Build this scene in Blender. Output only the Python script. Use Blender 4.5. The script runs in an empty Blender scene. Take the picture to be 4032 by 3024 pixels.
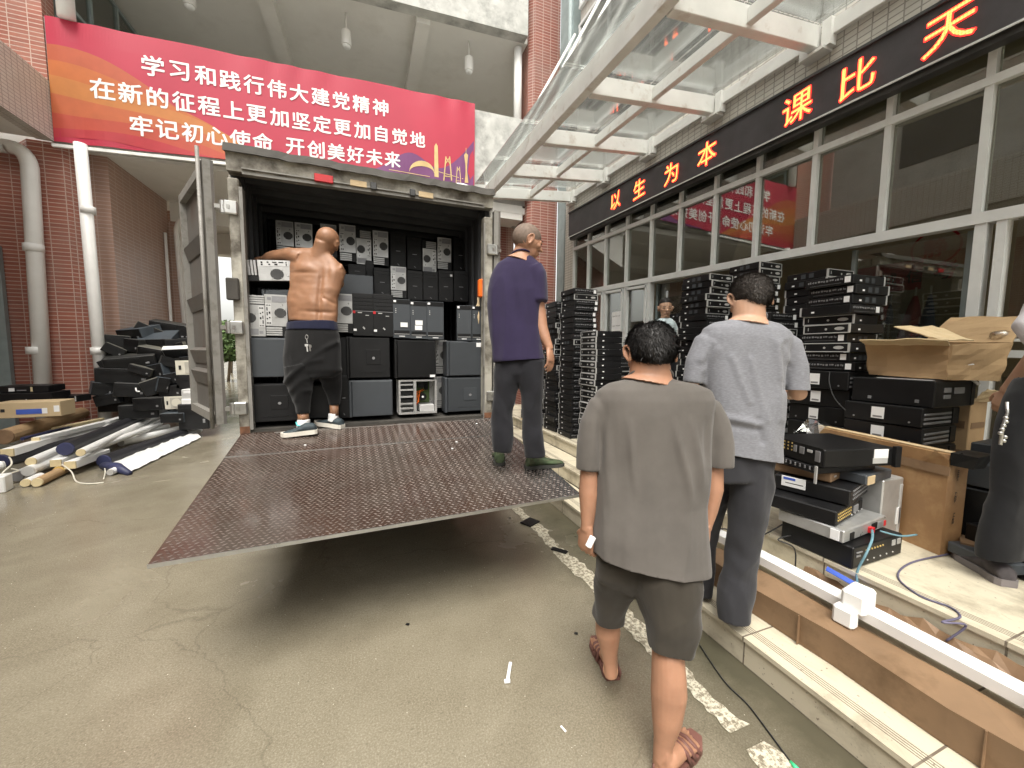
import bpy, bmesh, math, random
from mathutils import Vector as V, Matrix as M, noise
rad = math.radians
rnd = random.Random(7)
sc = bpy.context.scene
COL = sc.collection
# ---------------------------------------------------------------- camera, light, exposure
F, CX, CY = 1515.0, 2016.0, 1512.0          # focal length and centre in pixels of the 4032 x 3024 photograph
CAM = V((0, 0, 1.55))
YAW, PITCH, ROLL = rad(20.5), rad(4.8), rad(0.5)
FWD = V((math.sin(YAW)*math.cos(PITCH), math.cos(YAW)*math.cos(PITCH), -math.sin(PITCH)))
r0 = V((math.cos(YAW), -math.sin(YAW), 0)); u0 = r0.cross(FWD)
RGT = r0*math.cos(ROLL) + u0*math.sin(ROLL); UPV = u0*math.cos(ROLL) - r0*math.sin(ROLL)
cd = bpy.data.cameras.new('camera'); cam = bpy.data.objects.new('camera', cd); COL.objects.link(cam)
cd.sensor_width = 36; cd.lens = 36*F/4032; cd.clip_end = 500; cd.clip_start = .02
mw = M.Identity(4)
for i in range(3):
    mw[i][0], mw[i][1], mw[i][2], mw[i][3] = RGT[i], UPV[i], -FWD[i], CAM[i]
cam.matrix_world = mw
sc.camera = cam
def ray(x, y): return FWD + RGT*((x-CX)/F) - UPV*((y-CY)/F)
def S(x, y, z): return CAM + ray(x, y)*z                     # the point z metres ahead seen at (x, y) of the photograph
def at(x, y, X=None, Y=None, Z=None):                        # the point of that sight line on a plane of the place
    d = ray(x, y)
    for i, v in enumerate((X, Y, Z)):
        if v is not None: return CAM + d*((v-CAM[i])/d[i])
w = bpy.data.worlds.new('World'); sc.world = w; w.use_nodes = True
nt = w.node_tree; bg = nt.nodes['Background']
SUN_EL, SUN_AZ = rad(62), rad(205)
sky = nt.nodes.new('ShaderNodeTexSky'); sky.sky_type = 'NISHITA'; sky.sun_disc = False
sky.sun_elevation = SUN_EL; sky.sun_rotation = SUN_AZ; sky.dust_density = 4; sky.air_density = 1
hs = nt.nodes.new('ShaderNodeHueSaturation'); hs.inputs['Saturation'].default_value = .16
wm = nt.nodes.new('ShaderNodeMix'); wm.data_type = 'RGBA'; wm.blend_type = 'MULTIPLY'; wm.inputs[0].default_value = 1; wm.inputs[7].default_value = (1, .975, .915, 1)   # the warm white of this overcast
nt.links.new(sky.outputs[0], hs.inputs['Color']); nt.links.new(hs.outputs[0], wm.inputs[6]); nt.links.new(wm.outputs[2], bg.inputs['Color'])
bg.inputs['Strength'].default_value = .15
sd = bpy.data.lights.new('sun', 'SUN'); sd.energy = 1.3; sd.angle = rad(40); sd.color = (1, .96, .89)
so = bpy.data.objects.new('sun', sd); COL.objects.link(so)
so.rotation_euler = (math.pi/2-SUN_EL, 0, math.pi-SUN_AZ)
sc.view_settings.view_transform = 'Standard'; sc.view_settings.look = 'None'
sc.view_settings.exposure = 1.25; sc.view_settings.gamma = 1
sc.cycles.max_bounces = 7; sc.cycles.transparent_max_bounces = 16; sc.cycles.sample_clamp_indirect = 6
# ---------------------------------------------------------------- materials
MATS = {}
def nodes(name):
    m = bpy.data.materials.new(name); m.use_nodes = True
    t = m.node_tree; MATS[name] = m
    return m, t, t.nodes, t.links, t.nodes['Principled BSDF']
def ramp(N, L, src, stops):
    r = N.new('ShaderNodeValToRGB'); L.new(src, r.inputs[0]); e = r.color_ramp.elements
    while len(e) < len(stops): e.new(.5)
    for el, (p, c) in zip(e, stops):
        el.position = p; el.color = (c, c, c, 1) if isinstance(c, (int, float)) else (*c, 1)
    return r.outputs[0]
def nz(N, L, scale, detail=4, rough=.55, co=None, dist=0):
    n = N.new('ShaderNodeTexNoise'); n.inputs['Scale'].default_value = scale; n.inputs['Detail'].default_value = detail
    n.inputs['Roughness'].default_value = rough; n.inputs['Distortion'].default_value = dist
    if co is None:
        tc = N.new('ShaderNodeTexCoord'); co = tc.outputs['Object']
    L.new(co, n.inputs['Vector']); return n.outputs['Fac']
def mixc(N, L, fac, a, b, mode='MIX'):
    x = N.new('ShaderNodeMix'); x.data_type = 'RGBA'; x.blend_type = mode
    for k, v in ((0, fac), (6, a), (7, b)):
        if isinstance(v, bpy.types.NodeSocket): L.new(v, x.inputs[k])
        elif k == 0: x.inputs[0].default_value = v
        else: x.inputs[k].default_value = (*v, 1)
    return x.outputs[2]
def bump(N, L, P, h, s=.3, d=.01):
    b = N.new('ShaderNodeBump'); b.inputs['Strength'].default_value = s; b.inputs['Distance'].default_value = d
    L.new(h, b.inputs['Height']); L.new(b.outputs[0], P.inputs['Normal'])
def mat(name, col, rough=.6, metal=0., var=.18, vs=6., bs=0., bscale=80., spec=.5, dirt=None, dscale=3., dlo=.5, dhi=.7, rvar=0., bd=.004, oi=0.):
    m, t, N, L, P = nodes(name)
    c = mixc(N, L, ramp(N, L, nz(N, L, vs), [(.3, 0.), (.7, 1.)]), [x*(1-var) for x in col], [min(1, x*(1+var)) for x in col])
    if dirt: c = mixc(N, L, ramp(N, L, nz(N, L, dscale, 8, .65), [(dlo, 0.), (dhi, 1.)]), c, dirt)
    if oi:
        o = N.new('ShaderNodeObjectInfo'); c = mixc(N, L, 1., c, ramp(N, L, o.outputs['Random'], [(0, 1-oi), (1, 1.)]), 'MULTIPLY')
    L.new(c, P.inputs['Base Color'])
    P.inputs['Roughness'].default_value = rough; P.inputs['Metallic'].default_value = metal
    P.inputs['Specular IOR Level'].default_value = spec
    if rvar: L.new(ramp(N, L, nz(N, L, vs*1.7, 6), [(.3, max(.02, rough-rvar)), (.7, min(1, rough+rvar))]), P.inputs['Roughness'])
    if bs: bump(N, L, P, nz(N, L, bscale, 5), bs, bd)
    return m
def emat(name, col, s):
    m, t, N, L, P = nodes(name)
    P.inputs['Base Color'].default_value = (*[c*.5 for c in col], 1); P.inputs['Emission Color'].default_value = (*col, 1)
    P.inputs['Emission Strength'].default_value = s; return m
def brick(name, c1, c2, mortar, bw, rh, ms=.006, off=0., rough=.45, bs=.5, stain=(.3, .25, .22)):
    m, t, N, L, P = nodes(name)
    uv = N.new('ShaderNodeTexCoord'); b = N.new('ShaderNodeTexBrick'); L.new(uv.outputs['UV'], b.inputs['Vector'])
    b.offset = off; b.squash = 1
    for k, v in (('Color1', c1), ('Color2', c2), ('Mortar', mortar)): b.inputs[k].default_value = (*v, 1)
    for k, v in (('Scale', 1.), ('Mortar Size', ms), ('Mortar Smooth', .2), ('Bias', 0.), ('Brick Width', bw), ('Row Height', rh)): b.inputs[k].default_value = v
    c = mixc(N, L, ramp(N, L, nz(N, L, 1.3, 8, .65), [(.45, 0.), (.8, .5)]), b.outputs['Color'], stain)
    c = mixc(N, L, ramp(N, L, nz(N, L, 30, 3), [(.3, 0.), (.8, .25)]), c, [x*.7 for x in c1])
    L.new(c, P.inputs['Base Color']); P.inputs['Roughness'].default_value = rough
    inv = N.new('ShaderNodeMath'); inv.operation = 'SUBTRACT'; inv.inputs[0].default_value = 1; L.new(b.outputs['Fac'], inv.inputs[1])
    bump(N, L, P, inv.outputs[0], bs, .006); return m
def glassmat(name, tint=(.86, .92, .9), refl=(.05, .75), rough=.01, film=0.):
    m = bpy.data.materials.new(name); m.use_nodes = True; t = m.node_tree; N, L = t.nodes, t.links; N.clear(); MATS[name] = m
    o = N.new('ShaderNodeOutputMaterial'); mx = N.new('ShaderNodeMixShader'); tr = N.new('ShaderNodeBsdfTransparent'); g = N.new('ShaderNodeBsdfGlossy')
    tr.inputs[0].default_value = (*tint, 1); g.inputs['Roughness'].default_value = rough; g.inputs[0].default_value = (1, 1, 1, 1)
    lw = N.new('ShaderNodeFresnel'); lw.inputs[0].default_value = 1.5
    r = N.new('ShaderNodeMapRange'); L.new(lw.outputs[0], r.inputs[0]); r.inputs[3].default_value = refl[0]; r.inputs[4].default_value = refl[1]
    L.new(r.outputs[0], mx.inputs[0])
    if film:                                                  # rain streaks and dirt scatter a little light
        tl = N.new('ShaderNodeBsdfTranslucent'); tl.inputs[0].default_value = (.85, .88, .86, 1); fm = N.new('ShaderNodeMixShader'); L.new(tr.outputs[0], fm.inputs[1]); L.new(tl.outputs[0], fm.inputs[2])
        L.new(ramp(N, L, nz(N, L, 3, 6, .65), [(.3, film*.5), (.75, min(1, film*2.6))]), fm.inputs[0]); tr = fm
    L.new(tr.outputs[0], mx.inputs[1]); L.new(g.outputs[0], mx.inputs[2]); L.new(mx.outputs[0], o.inputs[0]); return m
# ---------------------------------------------------------------- mesh helpers
class MB:
    def __init__(s): s.v = []; s.f = []; s.mi = []; s.k = 0; s.T = None
    def pt(s, p):
        p = V(p); s.v.append(s.T @ p if s.T else p); return len(s.v)-1
    def face(s, ids): s.f.append(ids); s.mi.append(s.k)
    def poly(s, pts): s.face([s.pt(p) for p in pts]); return s
    def box(s, c, d, R=None, ch=0.):
        c = V(c); h = [x/2 for x in d]; ch = min(ch, *[x*.45 for x in h])
        def P(a): a = V(a); return s.pt(c + (R @ a if R else a))
        if ch <= 0:
            i = [P((x*h[0], y*h[1], z*h[2])) for x in (-1, 1) for y in (-1, 1) for z in (-1, 1)]
            for q in ((0, 1, 3, 2), (4, 6, 7, 5), (0, 4, 5, 1), (2, 3, 7, 6), (0, 2, 6, 4), (1, 5, 7, 3)): s.face([i[j] for j in q])
            return s
        I = {}
        for x in (-1, 1):
            for y in (-1, 1):
                for z in (-1, 1):
                    for a in range(3):
                        e = [x*(h[0]-ch), y*(h[1]-ch), z*(h[2]-ch)]; e[a] = (x, y, z)[a]*h[a]; I[x, y, z, a] = P(e)
        def K(a, sa, b, sb, c2, sc_, ax):
            k = [0, 0, 0]; k[a] = sa; k[b] = sb; k[c2] = sc_; return I[k[0], k[1], k[2], ax]
        for a in range(3):
            b, c2 = (a+1) % 3, (a+2) % 3
            for sa in (-1, 1):
                s.face([K(a, sa, b, p, c2, q, a) for p, q in ((-1, -1), (1, -1), (1, 1), (-1, 1))])
            for sb in (-1, 1):
                for sc_ in (-1, 1):
                    s.face([K(a, -1, b, sb, c2, sc_, b), K(a, 1, b, sb, c2, sc_, b), K(a, 1, b, sb, c2, sc_, c2), K(a, -1, b, sb, c2, sc_, c2)])
        for x in (-1, 1):
            for y in (-1, 1):
                for z in (-1, 1): s.face([I[x, y, z, a] for a in range(3)])
        return s
    def b2(s, p, q, ch=0.):                                  # box between two corners
        p, q = V(p), V(q); return s.box((p+q)/2, [abs(a-b) for a, b in zip(p, q)], None, ch)
    def bar(s, p, q, wd, h, up=(0, 0, 1), ch=0.):
        p, q = V(p), V(q); y = (q-p); l = y.length; y.normalize(); x = y.cross(V(up)); x.normalize(); z = x.cross(y)
        R = M((x, y, z)).transposed(); return s.box((p+q)/2, (wd, l, h), R, ch)
    def hexa(s, b, t):                                       # eight corners: bottom ring, top ring
        i = [s.pt(p) for p in list(b)+list(t)]; n = len(b)
        s.face(i[:n][::-1]); s.face(i[n:])
        for k in range(n): s.face([i[k], i[(k+1) % n], i[n+(k+1) % n], i[n+k]])
        return s
    def prism(s, poly, vec): vec = V(vec); return s.hexa(poly, [V(p)+vec for p in poly])
    def tube(s, pts, r, n=8, cap=True):
        pts = [V(p) for p in pts]; rs = r if isinstance(r, (list, tuple)) else [r]*len(pts); rings = []; nx = None
        for k, p in enumerate(pts):
            t = (pts[min(k+1, len(pts)-1)] - pts[max(k-1, 0)]).normalized()
            if nx is None: nx = t.orthogonal().normalized()
            nx = (nx - t*nx.dot(t)).normalized(); ny = t.cross(nx)
            rings.append([s.pt(p + (nx*math.cos(2*math.pi*j/n) + ny*math.sin(2*math.pi*j/n))*rs[k]) for j in range(n)])
        for a, b in zip(rings, rings[1:]):
            for j in range(n): s.face([a[j], a[(j+1) % n], b[(j+1) % n], b[j]])
        if cap: s.face(rings[0][::-1]); s.face(rings[-1])
        return s
    def loft(s, rings, cap=True):
        I = [[s.pt(p) for p in r] for r in rings]; n = len(I[0])
        for a, b in zip(I, I[1:]):
            for j in range(n): s.face([a[j], a[(j+1) % n], b[(j+1) % n], b[j]])
        if cap: s.face(I[0][::-1]); s.face(I[-1])
        return s
    def disc(s, c, r, ax=(0, -1, 0), t=.004, n=20, ry=None):
        c = V(c); a = V(ax).normalized(); x = a.orthogonal().normalized() if abs(a.z) > .9 else a.cross(V((0, 0, 1))).normalized(); y = a.cross(x)
        P = [c + x*r*math.cos(2*math.pi*j/n) + y*(ry or r)*math.sin(2*math.pi*j/n) for j in range(n)]
        return s.prism(P, a*t)
    def ball(s, c, r, n=12, m=8):
        c = V(c); r = V(r) if hasattr(r, '__len__') else V((r, r, r)); rings = []
        for i in range(1, m):
            a = math.pi*i/m; rings.append([c + V((r.x*math.sin(a)*math.cos(2*math.pi*j/n), r.y*math.sin(a)*math.sin(2*math.pi*j/n), -r.z*math.cos(a))) for j in range(n)])
        return s.loft(rings)
    def build(s, name, mats, parent=None, smooth=False, world=False, kind=None):
        me = bpy.data.meshes.new(name); me.from_pydata(s.v, [], s.f)
        mats = mats if isinstance(mats, (list, tuple)) else [mats]
        for m_ in mats: me.materials.append(MATS[m_] if isinstance(m_, str) else m_)
        me.polygons.foreach_set('material_index', s.mi)
        bm = bmesh.new(); bm.from_mesh(me); bmesh.ops.recalc_face_normals(bm, faces=bm.faces)
        uvl = bm.loops.layers.uv.new('UVMap')
        for f in bm.faces:
            n = f.normal; u = V((-n.y, n.x, 0))
            if abs(n.z) > .7 or u.length < 1e-6: ax, ay = V((1, 0, 0)), V((0, 1, 0))
            else: u.normalize(); ax, ay = u, V((0, 0, 1))
            for l in f.loops: l[uvl].uv = (l.vert.co.dot(ax), l.vert.co.dot(ay))
            f.smooth = smooth
        bm.to_mesh(me); bm.free()
        o = bpy.data.objects.new(name, me); COL.objects.link(o)
        if parent:
            o.parent = parent
            if world: o.matrix_parent_inverse = base_matrix(parent).inverted()
        if kind: o['kind'] = kind
        return o
def base_matrix(o):
    m_ = M.LocRotScale(o.location, o.rotation_euler, o.scale)
    return base_matrix(o.parent) @ o.matrix_parent_inverse @ m_ if o.parent else m_
def tag(o, label, cat, group=None):
    o['label'] = label; o['category'] = cat
    if group: o['group'] = group
    return o
def thing(name, label, cat, loc=(0, 0, 0), rz=0., group=None):
    o = bpy.data.objects.new(name, None); COL.objects.link(o); o.empty_display_size = .1
    o.location = loc; o.rotation_euler = (0, 0, rz); return tag(o, label, cat, group)
def dup(root, loc, rot=(0, 0, 0), label=None, group=None, scale=None):
    r = root.copy(); COL.objects.link(r); r.location = loc; r.rotation_euler = rot
    if scale: r.scale = scale
    if label: r['label'] = label
    if group: r['group'] = group
    for ch in list(root.children):
        c = ch.copy(); COL.objects.link(c); c.parent = r
        for g in ch.children:
            d = g.copy(); COL.objects.link(d); d.parent = c
    return r
def textmesh(txt, bold=0., depth=0.):
    """glyph outlines as vertices and faces, about one unit high"""
    cu = bpy.data.curves.new('glyph', 'FONT'); cu.body = txt; cu.size = 1; cu.align_x = 'CENTER'; cu.align_y = 'CENTER'
    cu.offset = bold; cu.extrude = depth; cu.resolution_u = 3
    o = bpy.data.objects.new('glyph', cu); COL.objects.link(o)
    dg = bpy.context.evaluated_depsgraph_get(); me = o.evaluated_get(dg).to_mesh()
    vs = [v.co.copy() for v in me.vertices]; fs = [list(p.vertices) for p in me.polygons]
    o.evaluated_get(dg).to_mesh_clear(); bpy.data.objects.remove(o); bpy.data.curves.remove(cu)
    return vs, fs
def addtext(mb, txt, o, ux, uy, size, bold=0.):
    """one glyph, centred on its box at o, along the vectors ux and uy"""
    vs, fs = textmesh(txt)
    if not vs: return
    x0, x1 = min(v.x for v in vs), max(v.x for v in vs); y0, y1 = min(v.y for v in vs), max(v.y for v in vs)
    nrm = V(ux).cross(V(uy)).normalized(); sh = [(0, 0)] + ([(math.cos(a), math.sin(a)) for a in [2*math.pi*i/8 for i in range(8)]] if bold else [])
    for k, (p, q) in enumerate(sh):                           # the stroke is thickened by copies a hair apart
        b = len(mb.v)
        for v in vs: mb.pt(V(o) + V(ux)*(v.x-(x0+x1)/2+p*bold)*size + V(uy)*(v.y-(y0+y1)/2+q*bold)*size + nrm*.00025*(8-k))
        for f in fs: mb.face([b+i for i in f])
# ---------------------------------------------------------------- the palette
mat('concrete', (.42, .41, .385), .85, var=.12, vs=2, bs=.3, dirt=(.2, .195, .18), dscale=1.6, dlo=.5, dhi=.85)
mat('stained_concrete', (.5, .5, .47), .85, var=.2, vs=3, bs=.4, dirt=(.16, .16, .15), dscale=2.2, dlo=.48, dhi=.75)
mat('plaster', (.82, .81, .77), .85, var=.04, vs=1.2, bs=.12, dirt=(.6, .58, .53), dscale=1.2, dlo=.5, dhi=.95)
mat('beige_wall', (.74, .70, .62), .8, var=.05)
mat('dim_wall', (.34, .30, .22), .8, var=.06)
mat('white_pipe', (.86, .85, .82), .4, var=.05, vs=3, dirt=(.55, .52, .45), dscale=2.5, dlo=.62, dhi=.85)
mat('grey_pipe', (.3, .36, .36), .5, var=.12)
mat('frame_white', (.70, .71, .70), .4, var=.06, dirt=(.4, .39, .35), dlo=.58, dhi=.85)
mat('canopy_steel', (.78, .77, .75), .5, var=.08, vs=3, dirt=(.42, .33, .26), dscale=4, dlo=.56, dhi=.8)
mat('white_sealant', (.85, .86, .84), .6, var=.05)
mat('dark_metal', (.05, .05, .05), .45, var=.3)
mat('steel', (.5, .5, .48), .35, .9, var=.15, rvar=.1)
mat('black_plastic', (.0095, .0095, .010), .45, spec=.35, var=.35, vs=5, oi=.4, rvar=.12)
mat('black_case', (.012, .012, .013), .42, spec=.35, var=.3, vs=4, bs=.08, bscale=500, oi=.5, dirt=(.03, .029, .027), dscale=3, dlo=.55, dhi=.85)
mat('grey_case', (.055, .062, .07), .45, var=.12, vs=3, oi=.3, dirt=(.085, .085, .082), dscale=3, dlo=.6, dhi=.9)
mat('silver', (.58, .58, .57), .35, .55, var=.12, vs=9, rvar=.1, oi=.2, dirt=(.35, .34, .32), dlo=.55, dhi=.85)
mat('bezel_silver', (.62, .62, .61), .38, .4, var=.05)
mat('white_label', (.82, .82, .82), .6, var=.05)
mat('beige_plastic', (.66, .63, .53), .5, var=.08, dirt=(.4, .37, .3), dlo=.55, dhi=.9)
mat('speaker_mesh', (.45, .43, .37), .7, var=.15, bs=.5, bscale=400)
mat('red_plastic', (.5, .02, .025), .4); mat('blue_print', (.06, .12, .5), .5); mat('black_ink', (.02, .02, .02), .7)
mat('red_ink', (.35, .02, .03), .7); mat('orange_plastic', (.85, .16, .02), .4); mat('green_plastic', (.05, .6, .25), .4)
mat('cardboard', (.42, .28, .15), .85, var=.1, vs=4, bs=.15, bscale=60, dirt=(.3, .19, .1), dscale=3, dlo=.5, dhi=.85)
mat('pale_cardboard', (.56, .43, .26), .85, var=.08, vs=4, bs=.12)
mat('wet_cardboard', (.225, .14, .078), .6, var=.15, vs=5, bs=.2, dirt=(.13, .075, .035), dscale=4)
mat('brown_paper', (.22, .135, .075), .55, var=.2, vs=7, bs=.3, bscale=25)
mat('foam_white', (.86, .86, .84), .7, var=.04, bs=.2, bscale=200)
mat('white_plastic', (.86, .86, .84), .4, var=.05, vs=5, dirt=(.5, .48, .42), dlo=.6, dhi=.9)
mat('cream_cap', (.66, .55, .33), .5); mat('blue_sheet', (.03, .035, .09), .5); mat('black_sheet', (.018, .018, .022), .5, bs=.3, bscale=30)
mat('gold', (.75, .55, .2), .35, .6); mat('port_grey', (.28, .28, .29), .4, .4)
mat('cable_black', (.015, .015, .016), .5); mat('cable_blue', (.13, .25, .3), .5); mat('cable_violet', (.12, .11, .17), .5); mat('cable_white', (.75, .72, .62), .5)
mat('leaf', (.07, .12, .03), .6, var=.4, vs=2); mat('bark', (.12, .09, .06), .9)
mat('screen_dark', (.05, .045, .05), .5, var=.2, bs=.4, bscale=300)
emat('led_core', (1., .28, .06), 1.6)
def dots(m, p=.0185):                                         # the lamp grid of the ticker
    t = m.node_tree; N, L = t.nodes, t.links; P = N['Principled BSDF']; tc = N.new('ShaderNodeTexCoord'); prev = tc.outputs['Object']
    for op, v in (('MULTIPLY', (0, 1/p, 1/p)), ('FRACTION', None), ('SUBTRACT', (0, .5, .5)), ('LENGTH', None)):
        n = N.new('ShaderNodeVectorMath'); n.operation = op; L.new(prev, n.inputs[0])
        if v: n.inputs[1].default_value = v
        prev = n.outputs['Value' if op == 'LENGTH' else 'Vector']
    q = N.new('ShaderNodeMath'); L.new(ramp(N, L, prev, [(.30, 1.), (.52, .32)]), q.inputs[0]); q.operation = 'MULTIPLY'; q.inputs[1].default_value = P.inputs['Emission Strength'].default_value*1.5; L.new(q.outputs[0], P.inputs['Emission Strength'])
dots(MATS['led_core']); emat('led_halo', (1., .016, .012), 2.6)
brick('red_brick', (.30, .10, .07), (.235, .078, .056), (.5, .37, .31), .205, .066, .007)
brick('left_brick', (.40, .145, .10), (.32, .11, .078), (.6, .46, .39), .24, .068, .007)
brick('tan_brick', (.47, .30, .235), (.43, .275, .215), (.6, .48, .41), .24, .068, .006)
brick('white_tile', (.62, .59, .53), (.56, .54, .49), (.27, .25, .22), .11, .055, .006, .0, .35, .4, (.4, .36, .3))
glassmat('glass', (.68, .70, .64), (.12, .92), .01, .035); glassmat('canopy_glass', (.92, .945, .935), (.08, .9), .02, .035)
glassmat('clear_film', (.93, .93, .92), (.1, .8), .12)
# ---------------------------------------------------------------- ground, line, steps
def ground_material():
    m, t, N, L, P = nodes('wet_concrete')
    tc = N.new('ShaderNodeTexCoord'); co = tc.outputs['Object']
    big = nz(N, L, .55, 6, .6, co, .4); mid = nz(N, L, 3.5, 8, .65, co); fine = nz(N, L, 130, 4, .75, co)
    c = mixc(N, L, ramp(N, L, big, [(.32, 0.), (.66, 1.)]), (.205, .18, .13), (.285, .255, .187))
    c = mixc(N, L, ramp(N, L, mid, [(.4, 0.), (.75, .55)]), c, (.15, .125, .083))
    c = mixc(N, L, ramp(N, L, fine, [(.45, 0.), (.68, .6)]), c, (.48, .44, .34))
    c = mixc(N, L, ramp(N, L, nz(N, L, 70, 3, .7, co), [(.55, 0.), (.72, .55)]), c, (.11, .095, .065))
    vo = N.new('ShaderNodeTexVoronoi'); vo.feature = 'DISTANCE_TO_EDGE'; vo.inputs['Scale'].default_value = .55; wv = N.new('ShaderNodeVectorMath'); wv.operation = 'MULTIPLY_ADD'; nv = N.new('ShaderNodeTexNoise'); nv.inputs['Scale'].default_value = 2.5; nv.inputs['Detail'].default_value = 6; L.new(co, nv.inputs['Vector']); L.new(nv.outputs['Color'], wv.inputs[0]); wv.inputs[1].default_value = (.5, .5, 0); L.new(co, wv.inputs[2]); L.new(wv.outputs[0], vo.inputs['Vector'])
    c = mixc(N, L, ramp(N, L, vo.outputs['Distance'], [(.0, .3), (.004, 0.)]), c, (.06, .05, .035))
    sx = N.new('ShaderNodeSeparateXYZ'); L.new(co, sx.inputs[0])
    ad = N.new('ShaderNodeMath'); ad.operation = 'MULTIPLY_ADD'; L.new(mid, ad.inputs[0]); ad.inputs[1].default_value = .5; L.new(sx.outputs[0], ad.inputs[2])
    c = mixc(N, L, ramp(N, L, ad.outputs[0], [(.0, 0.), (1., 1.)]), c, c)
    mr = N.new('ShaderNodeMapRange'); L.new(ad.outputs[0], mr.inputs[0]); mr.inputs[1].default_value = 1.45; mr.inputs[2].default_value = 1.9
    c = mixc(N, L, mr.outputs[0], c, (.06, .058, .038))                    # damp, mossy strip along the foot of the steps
    L.new(c, P.inputs['Base Color'])
    wet = nz(N, L, 1.1, 5, .6, co, .6)
    L.new(ramp(N, L, wet, [(.32, .06), (.54, .19), (.76, .4)]), P.inputs['Roughness'])
    P.inputs['Specular IOR Level'].default_value = .6
    c = mixc(N, L, ramp(N, L, wet, [(.3, .5), (.72, 0.)]), c, (.12, .10, .068)); L.new(c, P.inputs['Base Color'])   # soaked concrete is darker
    st = N.new('ShaderNodeMapping'); L.new(co, st.inputs[0]); st.inputs['Scale'].default_value = (12, 55, 12); st.inputs['Rotation'].default_value = (0, 0, rad(17))
    rake = N.new('ShaderNodeTexNoise'); rake.inputs['Scale'].default_value = 1; rake.inputs['Detail'].default_value = 3; L.new(st.outputs[0], rake.inputs['Vector'])
    hm = N.new('ShaderNodeMath'); hm.operation = 'MULTIPLY_ADD'; L.new(fine, hm.inputs[0]); hm.inputs[1].default_value = .5; L.new(rake.outputs['Fac'], hm.inputs[2])
    bump(N, L, P, hm.outputs[0], .28, .003)
ground_material()
MB().poly([(-60, -40, 0), (60, -40, 0), (60, 90, 0), (-60, 90, 0)]).build('ground', 'wet_concrete', kind='structure')
m, t, N, L, P = nodes('worn_paint')
tc = N.new('ShaderNodeTexCoord')
c = mixc(N, L, ramp(N, L, nz(N, L, 45, 6, .75, tc.outputs['Object']), [(.44, 0.), (.56, 1.)]), (.62, .58, .46), (.2, .17, .12))
L.new(mixc(N, L, ramp(N, L, nz(N, L, 3, 5, .6, tc.outputs['Object']), [(.5, 0.), (.8, .6)]), c, (.3, .27, .2)), P.inputs['Base Color']); P.inputs['Roughness'].default_value = .6
r2 = random.Random(3); mb = MB()
for y0, y1 in ((-1.5, .97), (1.04, 4.6)):
    n = int((y1-y0)/.035); e1, e2 = [], []
    for i in range(n+1):
        y = y0 + (y1-y0)*i/n; sh = .05*(y-1)*(y > 1)*.3
        e1.append(V((1.345-sh+r2.uniform(-.012, .012)+.01*math.sin(y*7), y, .004))); e2.append(V((1.465-sh*1.6+r2.uniform(-.025, .012)+.02*math.sin(y*9), y, .004)))
    for i in range(n): mb.poly([e1[i], e2[i], e2[i+1], e1[i+1]])
mb.build('line_marking', 'worn_paint', kind='structure')
r5 = random.Random(21); mb = MB(); mat('grit', (.6, .56, .46), .7)
for _ in range(900):                                         # sand grains and flecks lying about
    x, y = r5.uniform(-4, 1.6), r5.uniform(.35, 6)**1.0; q = r5.uniform(.0008, .002); a = r5.uniform(0, 3); mb.box((x, y, q*.5), (q*r5.uniform(1, 2.6), q, q), M.Rotation(a, 3, 'Z'))
mb.build('grit', 'grit', kind='stuff')['label'] = 'pale grains of grit scattered over the wet concrete'
def stone(name, bw, rh):
    m, t, N, L, P = nodes(name)
    tc = N.new('ShaderNodeTexCoord'); b = N.new('ShaderNodeTexBrick'); L.new(tc.outputs['UV'], b.inputs['Vector']); b.offset = 0
    for k, v in (('Color1', (.62, .56, .43)), ('Color2', (.58, .53, .41)), ('Mortar', (.16, .13, .10))): b.inputs[k].default_value = (*v, 1)
    for k, v in (('Scale', 1.), ('Mortar Size', .004), ('Brick Width', bw), ('Row Height', rh)): b.inputs[k].default_value = v
    mp = N.new('ShaderNodeMapping'); L.new(tc.outputs['Object'], mp.inputs[0]); mp.inputs['Scale'].default_value = (7, 2.2, 7)
    v1 = nz(N, L, 1., 7, .7, mp.outputs[0], 1.2)
    c = mixc(N, L, ramp(N, L, v1, [(.5, 0.), (.72, .7)]), b.outputs['Color'], (.40, .35, .26))
    c = mixc(N, L, ramp(N, L, nz(N, L, 2.3, 9, .7, tc.outputs['Object']), [(.5, 0.), (.72, .9)]), c, (.17, .132, .085))
    c = mixc(N, L, ramp(N, L, nz(N, L, 60, 2, .5, tc.outputs['Object']), [(.68, 0.), (.74, .8)]), c, (.16, .12, .09))
    L.new(c, P.inputs['Base Color']); L.new(ramp(N, L, v1, [(.3, .25), (.7, .5)]), P.inputs['Roughness'])
stone('stone_tread', 9, .64); stone('stone_riser', .64, 9)
mat('groove', (.16, .13, .10), .8)
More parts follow.
